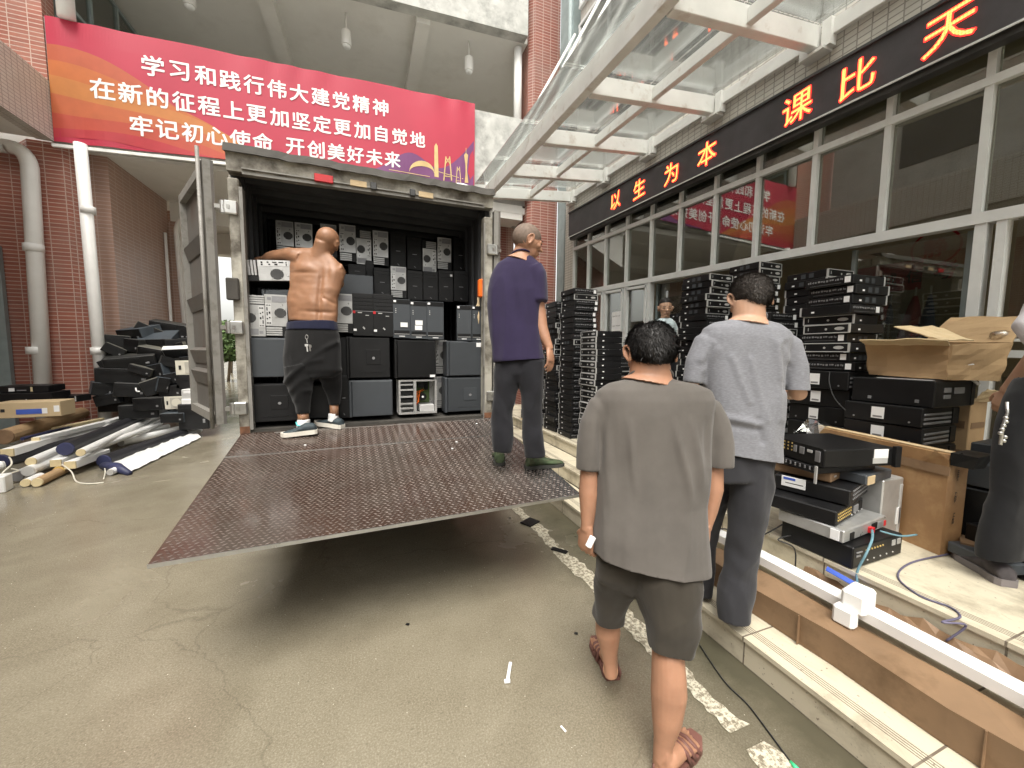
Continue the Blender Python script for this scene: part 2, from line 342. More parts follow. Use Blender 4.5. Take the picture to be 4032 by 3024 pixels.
for k, (x0, x1) in enumerate(((1.715, 2.0), (2.0, 2.29), (2.29, 12))):
    z = .15*(k+1); name = ('lower_step', 'middle_step', 'platform')[k]; y0, y1 = -6, 7.45
    mb = MB(); e = .012
    mb.poly([(x0, y0, z), (x1, y0, z), (x1, y1, z), (x0, y1, z)])
    mb.k = 1
    mb.poly([(x0, y0, z), (x0, y1, z), (x0, y1, z-.022), (x0, y0, z-.022)])
    mb.poly([(x0, y0, z-.022), (x0, y1, z-.022), (x0+e, y1, z-.022), (x0+e, y0, z-.022)])
    mb.poly([(x0+e, y0, z-.022), (x0+e, y1, z-.022), (x0+e, y1, z-.15), (x0+e, y0, z-.15)])
    mb.poly([(x0, y1, z), (x1, y1, z), (x1, y1, z-.15), (x0, y1, z-.15)])
    o = mb.build(name, ['stone_tread', 'stone_riser'], kind='structure')
    g = MB()
    for j in range(4): g.b2((x0+.055+j*.0125, y0, z+.0002), (x0+.0585+j*.0125, y1, z+.0008))
    g.build('nosing_groove', 'groove', o, world=True)
# ---------------------------------------------------------------- the building on the right
SL = .043                                                    # the facade's slight fall towards the camera
XF = 4.2
def fz(z, Y, s=SL): return z + s*(Y-4.2)
lobby = thing('lobby_building', 'white tiled building with a glazed lobby front behind the computer stacks', 'building', (XF, 3, .45))
def slab(name, m_, x0, x1, y0, y1, z0, z1, parent, s=SL, **k):
    mb = MB(); mb.hexa([(x0, y0, fz(z0, y0, s)), (x1, y0, fz(z0, y0, s)), (x1, y1, fz(z0, y1, s)), (x0, y1, fz(z0, y1, s))],
                       [(x0, y0, fz(z1, y0, s)), (x1, y0, fz(z1, y0, s)), (x1, y1, fz(z1, y1, s)), (x0, y1, fz(z1, y1, s))])
    return mb.build(name, m_, parent, world=True, **k)
YA, YB = -5., 7.46
slab('tiled_wall', 'white_tile', XF+.02, XF+.3, YA, YB, 4.2, 6.5, lobby)
slab('tiled_wall', 'white_tile', XF+.02, XF+.3, YA, YB, 8.05, 8.35, lobby)
slab('tiled_wall', 'white_tile', XF+.02, XF+.3, YA, YB, 9.9, 11.5, lobby)
slab('tiled_pier', 'white_tile', XF-.02, XF+.5, 7.46, 7.86, .45, 8., lobby, 0)
slab('end_wall', 'beige_wall', XF+.3, 8.1, 7.3, 7.45, .45, 11, lobby, 0)
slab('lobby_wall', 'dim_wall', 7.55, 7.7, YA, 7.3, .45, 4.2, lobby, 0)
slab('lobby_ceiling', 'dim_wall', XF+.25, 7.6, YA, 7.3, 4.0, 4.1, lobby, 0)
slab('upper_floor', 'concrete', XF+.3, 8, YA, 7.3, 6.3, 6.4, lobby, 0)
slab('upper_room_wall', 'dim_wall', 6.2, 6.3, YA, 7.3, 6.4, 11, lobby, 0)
slab('roof', 'concrete', XF+.3, 8, YA, 7.3, 11, 11.2, lobby, 0)
# mullions and transoms
YS = [7.44, 6.86, 6.25, 5.63, 5.02, 4.43, 3.84, 3.27, 2.67, 2.1, 1.53, .95, .37, -.2, -.8, -1.4]
fr = MB()
def vbar(y, z0, z1, wd=.06, dp=.09, x=XF):
    wd *= .82
    return vbar_(y, z0, z1, wd, dp, x)
def vbar_(y, z0, z1, wd, dp, x): fr.hexa([(x-dp/2, y-wd/2, fz(z0, y)), (x+dp/2, y-wd/2, fz(z0, y)), (x+dp/2, y+wd/2, fz(z0, y)), (x-dp/2, y+wd/2, fz(z0, y))],
                                        [(x-dp/2, y-wd/2, fz(z1, y)), (x+dp/2, y-wd/2, fz(z1, y)), (x+dp/2, y+wd/2, fz(z1, y)), (x-dp/2, y+wd/2, fz(z1, y))])
def hbar(z, h, y0, y1, dp=.1, x=XF): fr.hexa([(x-dp/2, y0, fz(z-h/2, y0)), (x+dp/2, y0, fz(z-h/2, y0)), (x+dp/2, y1, fz(z-h/2, y1)), (x-dp/2, y1, fz(z-h/2, y1))],
                                        [(x-dp/2, y0, fz(z+h/2, y0)), (x+dp/2, y0, fz(z+h/2, y0)), (x+dp/2, y1, fz(z+h/2, y1)), (x-dp/2, y1, fz(z+h/2, y1))])
Z3, Z2, Z1 = 2.655, 3.60, 3.935                              # door head, transom, underside of the sign, all at Y = 4.2
for y in YS: vbar(y, Z3+.04, Z1, .055)
hbar(Z3, .08, -1.4, 7.46, .104); hbar(Z2, .06, -1.4, 7.46, .102)
for y in (7.44, 6.86, 6.25, 5.63): vbar(y, .45-SL*(y-4.2), Z3-.04, .05)
vbar(5.02, .45-SL*.82, Z3-.04, .07); vbar(1.5, .45+SL*2.7, Z3-.04, .075); vbar(1.40, .45+SL*2.7, Z3-.04, .06)
vbar(-.2, .45+SL*4.4, Z3-.04, .07); vbar(-1.4, .45+SL*5.6, Z3-.04, .07)
hbar(1.80, .05, -1.4, 1.37, .104); hbar(1.69, .05, -1.4, 1.37, .106)
hbar(1.36, .07, 5.05, 7.42, .104); hbar(.52, .1, 5.05, 7.42, .104); hbar(.6, .1, -1.4, 1.37, .104)
for a, b in ((5.02, 5.63), (5.63, 6.25), (6.25, 6.86), (6.86, 7.44)):           # casements beside the door
    for y in (a+.06, b-.06): vbar(y, 1.42, Z3-.05, .035, .06, XF-.03)
    hbar(Z3-.085, .04, a+.04, b-.04, .06, XF-.03)
fr.build('window_frame', 'frame_white', lobby, world=True)
def pane(y0, y1, z0, z1, x=XF, g='glass', name='window_pane', par=None):
    mb = MB(); mb.hexa([(x-.004, y0, fz(z0, y0)), (x+.004, y0, fz(z0, y0)), (x+.004, y1, fz(z0, y1)), (x-.004, y1, fz(z0, y1))],
                       [(x-.004, y0, fz(z1, y0)), (x+.004, y0, fz(z1, y0)), (x+.004, y1, fz(z1, y1)), (x-.004, y1, fz(z1, y1))])
    return mb.build(name, g, par or lobby, world=True)
for b, a in zip(YS, YS[1:]):
    pane(a+.028, b-.028, Z2+.03, Z1); pane(a+.028, b-.028, Z3+.04, Z2-.03)
for a, b in ((5.02, 5.63), (5.63, 6.25), (6.25, 6.86), (6.86, 7.44)):
    pane(a+.03, b-.03, 1.395, Z3-.04); pane(a+.03, b-.03, .6, 1.32)
for a, b in ((-.2, 1.37), (-1.4, -.2)):
    pane(a+.035, b-.03, 1.83, Z3-.04); pane(a+.035, b-.03, .65, 1.66)
for a, b in ((1.6, 2.35), (4.3, 5.0)): pane(a, b, .5, Z3-.06, XF+.12, name='door_pane')
for y in (1.6, 2.35, 4.3, 5.0): fr = MB(); vbar(y, .5, Z3-.05, .04, .04, XF+.12); fr.build('door_stile', 'grey_pipe', lobby, world=True)
# upper windows
for z0, z1 in ((6.5, 8.05), (8.35, 9.9)):
    fr = MB(); ys = [7.4-1.02*i for i in range(12)]
    for y in ys: vbar(y, z0, z1, .06, .08)
    for z in (z0+.03, z1-.03, z0+(z1-z0)*.62): hbar(z, .055, ys[-1], 7.44, .082)
    fr.build('window_frame', 'frame_white', lobby, world=True)
    for a, b in zip(ys[1:], ys): pane(a+.03, b-.03, z0+.06, z0+(z1-z0)*.62-.03); pane(a+.03, b-.03, z0+(z1-z0)*.62+.03, z1-.06)
# lobby wall markings, flags, curtain rail
XW = 7.54
mb = MB(); p = at(3685, 975, X=XW)
n = 40
ring = [[V((XW-.01, p.y+r*.27*math.cos(2*math.pi*j/n), p.z+r*.25*math.sin(2*math.pi*j/n))) for j in range(n)] for r in (1, .9)]
for j in range(n): mb.poly([ring[0][j], ring[0][(j+1) % n], ring[1][(j+1) % n], ring[1][j]])
addtext(mb, '静', p+V((-.01, 0, 0)), (0, -1, 0), (0, 0, 1), .27, .02)
tag(mb.build('wall_emblem', 'red_ink'), 'round red ring with one character on the lobby wall', 'emblem')
b0, b1 = at(3462, 1120, X=XW), at(3640, 1072, X=XW)
mb = MB(); mb.b2((XW-.012, b0.y+.9, b0.z-.14), (XW-.002, b1.y+.02, b1.z+.2)); 
bd = tag(mb.build('wall_banner', 'red_ink'), 'dark red strip banner on the lobby wall under the round emblem', 'banner')
mb = MB()
for i, ch in enumerate('诚信考'): addtext(mb, ch, (XW-.016, b0.y-.12-.3*i, b0.z+.05), (0, -1, 0), (0, 0, 1), .2, .01)
mb.build('lettering', 'black_ink', bd, world=True)
mb = MB(); q = at(3725, 1062, X=XW); addtext(mb, '考', q+V((-.01, 0, 0)), (0, -1, 0), (0, 0, 1), .26, .02)
tag(mb.build('wall_character', 'red_ink'), 'single red character on the lobby wall right of the strip banner', 'lettering')
mat('flag_red', (.3, .02, .03), .8); mat('flag_blue', (.03, .06, .16), .8)
for (px, py, h, wd, m_, lb) in ((3490, 1170, .35, .12, 'flag_red', 'small furled red flag at left of the lobby flags'), (3508, 1190, .32, .1, 'flag_blue', 'small furled navy flag beside the small red flag'),
                       (3605, 1165, .9, .34, 'flag_red', 'large furled red flag in the lobby'), (3665, 1160, .8, .22, 'flag_blue', 'large furled navy flag at right of the lobby flags')):
    top = at(px, py, X=7.3); t_ = thing('furled_flag', lb, 'flag', (top.x, top.y, .45), 0, 'flags standing in the lobby')
    mb = MB(); rings = []
    for i in range(7):
        a = i/6; rr = wd*(.12+.88*a**.8)*(1 if i < 6 else .9)
        rings.append([V((top.x+.5*rr*math.cos(2*math.pi*j/14)*(1+.25*math.cos(j*2.5)), top.y+.5*rr*math.sin(2*math.pi*j/14)*(1+.25*math.cos(j*2.5)), top.z-h*a)) for j in range(14)])
    mb.loft(rings); mb.build('cloth', m_, t_, True, True)
    MB().tube([(top.x, top.y, .45), (top.x, top.y, top.z+.12)], .012).build('pole', 'bezel_silver', t_, True, True)
# notice on the casement
p = at(2427, 1265, X=XF-.07); mb = MB(); mb.b2((p.x-.002, p.y-.135, p.z-.17), (p.x, p.y+.135, p.z+.17))
no = tag(mb.build('paper_notice', 'white_label'), 'white paper notice with two lines of print on a window beside the door', 'notice')
mb = MB()
for j in range(2):
    for i in range(9): addtext(mb, '温馨提示请勿入内靠'[(i+j*3) % 9], (p.x-.0035, p.y+.105-.026*i, p.z+.09-.17*j), (0, -1, 0), (0, 0, 1), .023)
mb.build('print', 'black_ink', no, world=True)
# ---------------------------------------------------------------- the LED sign
sign = thing('led_sign', 'long black LED ticker sign with orange red characters above the lobby windows', 'sign', (XF, 3, 4.1))
xs = XF-.172
def zl(pa, pb):                                              # height of a sight line pair over the sign's face, as z = a + b Y
    p, q = at(*pa, X=xs), at(*pb, X=xs); k = (p.z-q.z)/(p.y-q.y); return lambda Y: p.z+k*(Y-p.y)
zbot, ztop = zl((2259, 926), (3950, 116)), zl((2263, 828), (3732, 0))
def sbar(nm, m_, x0, x1, f0, f1): MB().hexa([(x0, YA, f0(YA)), (x1, YA, f0(YA)), (x1, YB-.02, f0(YB)), (x0, YB-.02, f0(YB))], [(x0, YA, f1(YA)), (x1, YA, f1(YA)), (x1, YB-.02, f1(YB)), (x0, YB-.02, f1(YB))]).build(nm, m_, sign, world=True)
sbar('housing', 'screen_dark', xs+.002, XF-.052, zbot, ztop)
sbar('edge_strip', 'frame_white', xs-.006, xs+.003, lambda Y: zbot(Y)-.006, lambda Y: zbot(Y)+.008)
sbar('edge_strip', 'dark_metal', xs-.02, xs+.03, lambda Y: ztop(Y)-.012, lambda Y: ztop(Y)+.012)
sbar('underside', 'dark_metal', xs+.03, XF-.053, lambda Y: zbot(Y)-.05, lambda Y: zbot(Y)-.002)
for ch, x, y, hp in (('以', 1330, 433, 36), ('生', 1381, 407, 38), ('为', 1450, 374, 44), ('本', 1527, 332, 50), ('课', 1722, 232, 76), ('比', 1852, 166, 86), ('天', 2050, 62, 112)):
    p = at(x*1.8228, y*1.8228, X=xs)
    sz = .30
    for nm, m_, bo, dx in (('led_character', 'led_halo', .026, .0), ('led_core', 'led_core', 0., -.004)):
        mb = MB(); addtext(mb, ch, p+V((dx, 0, 0)), (0, -1, .05), (0, 0, 1), sz, bo)
        o = mb.build(nm, m_, sign if nm == 'led_character' else o, world=True)
# ---------------------------------------------------------------- glass canopy
can = thing('glass_canopy', 'steel and glass canopy with white painted beams over the steps', 'canopy', (3.2, 4, 4.7))
def cz(x, y): return 4.80 - (4.2-x)*.10 + .055*(y-6.4)
XO = 2.3; YC = [7.58, 6.38, 5.16, 3.94, 2.73, 1.5, .28, -.95, -2.2]
def cbar(p, q, wd, h, nm='beam', m_='canopy_steel'): return MB().bar(p, q, wd, h, (0, 0, 1), .006).build(nm, m_, can, True and False, True)
def cp(x, y, dz=0): return V((x, y, cz(x, y)+dz))
for y in YC: cbar(cp(XO+.06, y), cp(XF-.05, y), .09, .2)
cbar(cp(XO, 7.66, .02), cp(XO, -2.3, .02), .1, .24); 
for a, b in zip(YC, YC[1:]):
    cbar(cp(3.2, a-.046), cp(3.2, b+.046), .07, .13); cbar(cp(XF-.03, a-.046, .03), cp(XF-.03, b+.046, .03), .05, .14)
    MB().bar(cp(XO+.055, a, .125), cp(XO+.055, b, .125), .03, .03).build('sealant', 'white_sealant', can, world=True)
    for x0, x1 in ((XO-.28, 3.19), (3.21, XF-.02)):
        mb = MB(); P4 = [cp(x0, b+.01, .15), cp(x1, b+.01, .15), cp(x1, a-.01, .15), cp(x0, a-.01, .15)]
        mb.prism(P4, (0, 0, .012)); mb.build('glass_panel', 'canopy_glass', can, world=True)
for y in YC[:-2]:
    for yy in (-.1, .1): MB().b2((XF-.09, y+yy-.05, cz(XF, y)-.14), (XF+.0, y+yy+.03, cz(XF, y)+.1)).build('bracket', 'canopy_steel', can, world=True)
    MB().b2((XF-.12, y-.11, cz(XF, y)-.16), (XF+.018, y+.11, cz(XF, y)-.135)).build('bracket', 'canopy_steel', can, world=True)
    MB().tube([cp(XO+.1, y, .1), cp(XO+.12, y, .26), (4.22, y+.1, 8.2)], [.02, .028, .028], 10).build('tie_rod', 'white_pipe', can, True, True)
# ---------------------------------------------------------------- the building at the back with the drive-through passage
YW = 9.0
pas = thing('passage_building', 'red brick building with a concrete drive-through passage and open corridor above', 'building', (0, YW, 0))
def W(x, y, Y=YW): return at(x, y, Y=Y)
def bx(nm, m_, p, q, ch=0.): return MB().b2(p, q, ch).build(nm, m_, pas, world=True)
mb = MB()                                                    # parapet, rising a little to the right as seen
b = [V((-4.9, YW+.05, 5.0)), V((3.85, YW+.05, 5.33)), V((3.85, YW+.3, 5.33)), V((-4.9, YW+.3, 5.0))]
mb.hexa(b, [V((q.x, q.y, q.z+(1.95 if q.x < 0 else 1.78))) for q in b]); mb.build('parapet', 'stained_concrete', pas, world=True)
bx('passage_ceiling', 'plaster', (-9, YW+.3, 5.0), (3.8, 14.6, 5.15))
bx('ceiling_beam', 'plaster', (-4.3, 11.6, 4.55), (3.8, 12, 5.0)); bx('ceiling_beam', 'plaster', (-4.3, 14.2, 4.4), (3.8, 14.6, 5.0))
bx('corridor_floor', 'concrete', (-4.9, YW+.3, 5.2), (4.5, 13, 5.35))
bx('corridor_wall', 'beige_wall', (-9, 12.8, 5.35), (6, 13, 11))
bx('corridor_ceiling', 'plaster', (-9, YW+.25, 8.98), (6, 13, 9.1))
f0, f1 = W(1605, 0), W(2079, 141)
mb = MB(); x0, x1 = -9., f1.x; sl = (f1.z-f0.z)/(f1.x-f0.x)
b = [V((x0, YW, f1.z-sl*0-(.05)*(x1-x0))), V((x1, YW, f1.z)), V((x1, YW+.25, f1.z)), V((x0, YW+.25, f1.z-.05*(x1-x0)))]
mb.hexa(b, [V((q.x, q.y, 11.5)) for q in b]); mb.build('fascia', 'stained_concrete', pas, world=True)
for px0, py0, px1, py1 in ((583, 30, 618, 130), (908, 80, 888, 190)):
    a = at(px0*1.8228, py0*1.8228, Z=8.85); c_ = at(px1*1.8228, py1*1.8228, Z=8.85)
    MB().bar((a.x, YW+.25, 8.87), (c_.x, 12.8, 8.87), .3, .24).build('ceiling_beam', 'plaster', pas, world=True)
def octcol(x0, x1, y0, dp, z0, z1, cl, cr, m_):
    P = [(x0+cl, y0), (x1-cr, y0), (x1, y0+cr), (x1, y0+dp), (x0, y0+dp), (x0, y0+cl)]
    MB().prism([V((x, y, z0)) for x, y in P], (0, 0, z1-z0)).build('column', m_, pas, world=True)
a = W(64, 1000, 9.1).x; b_ = W(373, 1000, 9.4).x; c_ = W(285, 1000, 9.1).x
octcol(a, b_, 9.1, 1.1, 0, 5.0, .25, b_-c_, 'left_brick')
a, b_ = W(2079, 1000, 9.05).x, W(2190, 1000, 9.05).x
octcol(a, b_, 9.05, .8, 0, 13, .12, .0, 'red_brick')
bx('brick_wall', 'left_brick', (-9, YW+.02, 5.95), (-4.86, YW+.3, 12))
bx('brick_wall', 'left_brick', (-9.4, 9.6, 0), (-5.2, 9.8, 5))
bx('passage_wall', 'tan_brick', (-4.6, 9.4, 0), (-4.35, 11.6, 5)); bx('passage_wall', 'tan_brick', (-4.62, 12.0, 0), (-4.4, 14.4, 4.9))
bx('pilaster', 'tan_brick', (-4.6, 11.6, 0), (-4.15, 12, 4.55))
bx('passage_wall', 'tan_brick', (3.72, 10.4, 0), (3.9, 14.6, 5.0))
mb = MB(); mb.hexa([V((1.6, 9.35, 3.95)), V((3.1, 9.35, 4.7)), V((3.1, 10.3, 4.7)), V((1.6, 10.3, 3.95))], [V((1.6, 9.35, 5.3)), V((3.1, 9.35, 5.3)), V((3.1, 10.3, 5.3)), V((1.6, 10.3, 5.3))])
mb.build('stair_soffit', 'plaster', pas, world=True)
bx('beam', 'plaster', (1.5, 9.31, 4.85), (3.72, 9.8, 5.33)); bx('dark_brick_wall', 'red_brick', (1.4, 10.4, 0), (3.72, 10.55, 5))
# corridor end window
fr = MB(); Xc = -4.9
for y in (9.4, 10.3, 11.2, 12.1): fr.b2((Xc, y, 6.6), (Xc+.06, y+.06, 8.8))
for z in (6.6, 7.6, 8.75): fr.b2((Xc-.002, 9.4, z), (Xc+.055, 12.16, z+.06))
wf = fr.build('window', 'grey_pipe', pas, world=True); MB().b2((Xc+.02, 9.42, 6.62), (Xc+.026, 12.1, 8.8)).build('pane', 'glass', wf, world=True)
bx('corridor_end_wall', 'beige_wall', (-5.6, 9.3, 5.3), (-5.5, 12.8, 9))
# the wing on the left
wing = thing('left_wing', 'white tiled balcony wing with brick wall along the left side of the yard', 'building', (-6, 3, 0))
def wb(nm, m_, p, q): return MB().b2(p, q).build(nm, m_, wing, world=True)
wb('tiled_fascia', 'white_tile', (-5.05, -9, 4.98), (-4.83, 9.0, 5.93)); wb('soffit', 'plaster', (-9.5, -9, 5.0), (-5.05, 9.0, 5.25))
wb('brick_wall', 'left_brick', (-9.6, -9, 0), (-9.4, 9.6, 5.0)); wb('upper_wall', 'concrete', (-6.6, -9, 5.93), (-6.4, 8.9, 10.2))
fr = MB()
for i in range(6): fr.b2((-6.42, -8+2.7*i, 7.0), (-6.36, -6.4+2.7*i, 8.9)); fr.b2((-6.42, -8+2.7*i, 9.4), (-6.36, -6.4+2.7*i, 9.9))
fr.build('window', 'screen_dark', wing, world=True)
wb('lobby_door', 'grey_pipe', (-7.3, 9.5, 0), (-5.95, 9.58, 3.3))
fn = MB(); fn.b2((-6.25, 9.42, 1.75), (-6.1, 9.5, 2.05)); tag(fn.build('door_poster', 'red_plastic'), 'small red poster on the grey door at far left', 'poster')
# block across the yard behind the camera, seen only in the glass
bk = thing('opposite_block', 'pale block with dark windows across the yard', 'building', (-3, -26, 0))
MB().b2((-30, -27, 0), (20, -26, 9)).build('wall', 'plaster', bk, world=True)
fr = MB()
for i in range(14):
    for j in range(2): fr.b2((-28+3.4*i, -26.02, 1.2+4*j), (-26+3.4*i, -25.95, 3.2+4*j))
fr.build('window', 'screen_dark', bk, world=True)
# ---------------------------------------------------------------- pipes and lamps
def pipe(lb, pts, r, m_='white_pipe', collars=(), cat='pipe', name='downpipe'):
    t_ = thing(name, lb, cat, pts[-1], 0, 'downpipes on the brick walls')
    MB().tube(pts, r, 14).build('pipe', m_, t_, True, True)
    for c_ in collars: MB().tube([V(c_)-V((0, 0, .06)), V(c_)+V((0, 0, .06))], r*1.18, 14).build('collar', m_, t_, True, True)
    return t_
def bend(a, b, c_, n=6): a, b, c_ = V(a), V(b), V(c_); return [a*(1-t)**2 + b*2*t*(1-t) + c_*t*t for t in [i/n for i in range(n+1)]]
p0, p1 = W(70, 640, 8.95), W(192, 1555, 8.95)
x_ = W(150, 1200, 8.95)
pts = [(p0.x-1.2, 8.95, 4.78), (p0.x-.1, 8.95, 4.78)] + bend((p0.x-.1, 8.95, 4.78), (p0.x+.12, 8.95, 4.78), (p0.x+.14, 8.95, 4.5)) + [(x_.x-.04, 8.93, 0.05)]
tp = pipe('thick white downpipe with a bent top on the left face of the brick column', pts, .105, collars=[(p0.x+.1, 8.94, 3.2), (x_.x-.06, 8.93, 1.5), (x_.x-.04, 8.93, .75)])
MB().tube([(x_.x-.05, 8.93, .72), (x_.x-.1, 8.7, .8)], [.09, .075], 12).build('branch', 'white_pipe', tp, True, True)
q0, q1 = W(322, 640, 8.93), W(396, 1500, 8.93)
pipe('white downpipe standing at the right edge of the brick column', [(q0.x, 8.93, 4.98), (q1.x+.02, 8.93, 0)], .085, collars=[(q0.x+.03, 8.93, 3.9), (q1.x, 8.93, 1.5)])
pipe('thin downpipe with an elbow under the passage ceiling', [(-3.4, 11.0, 4.6)] + bend((-3.6, 11.1, 4.6), (-4.1, 11.3, 4.6), (-4.12, 11.4, 4.2)) + [(-4.05, 11.5, 0)], .06)
pipe('slim downpipe on the passage wall left of the thick ones', [(-4.3, 11.3, 4.2), (-4.3, 11.3, 0)], .03)
pipe('white pipe on the brick upper wall above the banner', [(W(265, 0, 9).x, 8.95, 11), (W(270, 70, 9).x, 8.95, at(270, 74, Y=8.95).z)], .11)
c1 = W(2072, 300, 9.0); pipe('short white pipe in the corridor left of the brick pillar', [(c1.x-.08, 9.35, 8.9), (c1.x-.08, 9.35, 6.9)], .1)
MB().b2((4.3, 7.9, 0), (4.65, 8.5, 13)).build('pilaster', 'grey_pipe', pas, world=True)
pipe('grey blue pipe between the brick pillar and the white tiled pier', [(4.27, 7.98, 12), (4.27, 7.98, 0)], .05, 'grey_pipe')
for px, py, lb in ((748, 92, 'round ceiling lamp above the middle of the banner'), (1013, 150, 'round ceiling lamp near the brick pillar'), (408, 2, 'round ceiling lamp above the left part of the banner')):
    p = at(px*1.8228, (py-24)*1.8228, Z=8.6); t_ = thing('ceiling_lamp', lb, 'lamp', (p.x, p.y, 8.6), 0, 'lamps under the corridor ceiling')
    MB().tube([(p.x, p.y, 8.98), (p.x, p.y, 8.6)], .02).build('stem', 'white_pipe', t_, True, True)
    MB().tube([(p.x, p.y, 8.60), (p.x, p.y, 8.3)], .105, 18).build('shade', 'plaster', t_, False, True)
    MB().ball((p.x, p.y, 8.29), (.085, .085, .05)).build('bulb', 'white_sealant', t_, True, True)
# trees beyond the passage
def tree(x, y, h, lb, seed):
    r_ = random.Random(seed); t_ = thing('tree', lb, 'tree', (x, y, 0), 0, 'trees beyond the passage')
    MB().tube([(x, y, 0), (x+.1, y, h*.4), (x+.2, y, h*.7)], [.07, .05, .03]).build('trunk', 'bark', t_, True, True)
    mb = MB()
    for i in range(1500):
        d = V((r_.gauss(0, 1), r_.gauss(0, 1), r_.gauss(0, 1))).normalized()*r_.uniform(.3, 1)**.5
        c_ = V((x+d.x*h*.33, y+d.y*h*.33, h*.68+d.z*h*.33)); u = V((r_.gauss(0, 1), r_.gauss(0, 1), r_.gauss(0, 1))).normalized()*.13; v_ = u.orthogonal().normalized()*.07
        mb.poly([c_-u, c_+v_, c_+u, c_-v_])
    mb.build('crown', 'leaf', t_, world=True)
tree(-6.3, 22, 2.7, 'small green tree seen through the gap beside the truck door', 1); tree(-8.4, 30, 3.4, 'taller green tree beyond the passage', 2)
# ---------------------------------------------------------------- the red banner
def bpt(u, v, d=0.):                                         # banner sheet: u along, v up, d towards the yard
    A, B, C_, D = BQ; p = (A*(1-u)+B*u)*(1-v) + (D*(1-u)+C_*u)*v
    return p + V((0, -1, 0))*(d + .03*math.sin(u*9)*v*(1-v) + .012*math.sin(u*55+3*math.sin(u*13))*(v**6+(1-v)**8))
BQ = [W(213, 556, 8.98), W(1868, 733, 8.98), W(1870, 407, 8.98), W(174, 60, 8.98)]
def bpix(x, y):                                              # (u, v) of a pixel of the photograph
    p = at(x, y, Y=8.98); u, v = .5, .5
    for _ in range(20):
        q = (BQ[0]*(1-u)+BQ[1]*u)*(1-v) + (BQ[3]*(1-u)+BQ[2]*u)*v; du = (BQ[1]-BQ[0])*(1-v)+(BQ[2]-BQ[3])*v; dv = (BQ[3]-BQ[0])*(1-u)+(BQ[2]-BQ[1])*u
        e = p-q; det = du.x*dv.z-du.z*dv.x; u += (e.x*dv.z-e.z*dv.x)/det; v += (du.x*e.z-du.z*e.x)/det
    return u, v
ban = thing('banner', 'long red propaganda banner with white Chinese lettering over the passage', 'banner', BQ[0])
mat('banner_red', (.42, .022, .054), .55, var=.06, vs=.8); mat('banner_deep', (.50, .02, .06), .55, var=.05)
WAVE = []
for i, c_ in enumerate(((.42, .085, .035), (.47, .125, .03), (.48, .17, .04), (.46, .11, .038), (.44, .065, .036), (.42, .032, .042))):
    WAVE.append('banner_wave_%s' % 'abcdef'[i]); mat(WAVE[-1], c_, .55, var=.06)
mat('banner_violet', (.16, .042, .15), .55, var=.12, vs=1.5); mat('banner_violet_light', (.3, .09, .25), .55, var=.1); mat('banner_gold', (.6, .43, .19), .55, var=.15)
mat('banner_white', (.86, .85, .82), .6, var=.02); mat('batten', (.78, .78, .75), .5)
mb = MB(); n = 160; G = [[mb.pt(bpt(i/n, j/6)) for j in range(7)] for i in range(n+1)]
for i in range(n):
    for j in range(6): mb.face([G[i][j], G[i+1][j], G[i+1][j+1], G[i][j+1]])
G2 = [[mb.pt(bpt(i/n, j/6, -.01)) for j in range(7)] for i in range(n+1)]
for i in range(n):
    for j in range(6): mb.face([G2[i][j], G2[i][j+1], G2[i+1][j+1], G2[i+1][j]])
mb.build('sheet', 'banner_red', ban, world=True)
tops = [(.0, .78, .86), (.0, .64, .7), (.0, .52, .52), (.0, .39, .46), (.0, .25, .40), (.0, .13, .34), (.0, .04, .3)]
def curve(k, u):                                             # sweeping wave edges falling to the right
    v0, ln = tops[k][1], (.36, .42, .46, .44, .42, .40, .36)[k]
    s_ = u/ln; return v0 + .02*math.sin(u*20+k) - (v0+.06)*max(0, s_)**1.9*.92
mb = MB(); ms = []
for k in range(6):
    mb.k = k; N_ = 24; ln = .44
    for i in range(N_):
        u0_, u1_ = ln*i/N_, ln*(i+1)/N_
        q = [(u, max(.002, min(curve(kk, u), curve(k, u)))) for kk in (k, k+1) for u in (u0_, u1_)]
        lo0, lo1, hi0, hi1 = q[2][1], q[3][1], q[0][1], q[1][1]
        if hi0-lo0 < .002 and hi1-lo1 < .002: continue
        mb.poly([bpt(u0_, lo0, .003), bpt(u1_, lo1, .003), bpt(u1_, hi1, .003), bpt(u0_, hi0, .003)])
mb.build('wave_print', WAVE, ban, world=True)
mb = MB(); N_ = 40
def hill(u): return max(0, .34*math.exp(-((u-.80)/.07)**2)*.7 + .46*max(0, (u-.86)/.14)**1.6 + .1*max(0, (u-.5)/.5))
for i in range(N_):
    a_, c_ = .55+.447*i/N_, .55+.447*(i+1)/N_
    mb.poly([bpt(a_, .003, .003), bpt(c_, .003, .003), bpt(c_, hill(c_)+.004, .003), bpt(a_, hill(a_)+.004, .003)])
mb.build('hill_print', 'banner_violet', ban, world=True)
mb = MB()
def gq(pix): mb.poly([bpt(*bpix(1340+x*.2984, 550+y*.2984), .006) for x, y in pix])
def gl(p, q, wd): 
    a_, c_ = V((*p, 0)), V((*q, 0)); n_ = (c_-a_).normalized().cross(V((0, 0, 1)))*wd/2; gq([((a_+n_).x, (a_+n_).y), ((c_+n_).x, (c_+n_).y), ((c_-n_).x, (c_-n_).y), ((a_-n_).x, (a_-n_).y)])
for i in range(12):
    a0, a1 = math.pi*i/12, math.pi*(i+1)/12
    f = lambda a_, k: (1075-165*k*math.cos(a_), 430-(150 if k == 1 else 80)*math.sin(a_)+(math.cos(a_)*-12))
    gq([f(a0, 1), f(a1, 1), f(a1, .97), f(a0, .97)])
gq([(1240, 90), (1262, 50), (1285, 90), (1296, 500), (1240, 490)])
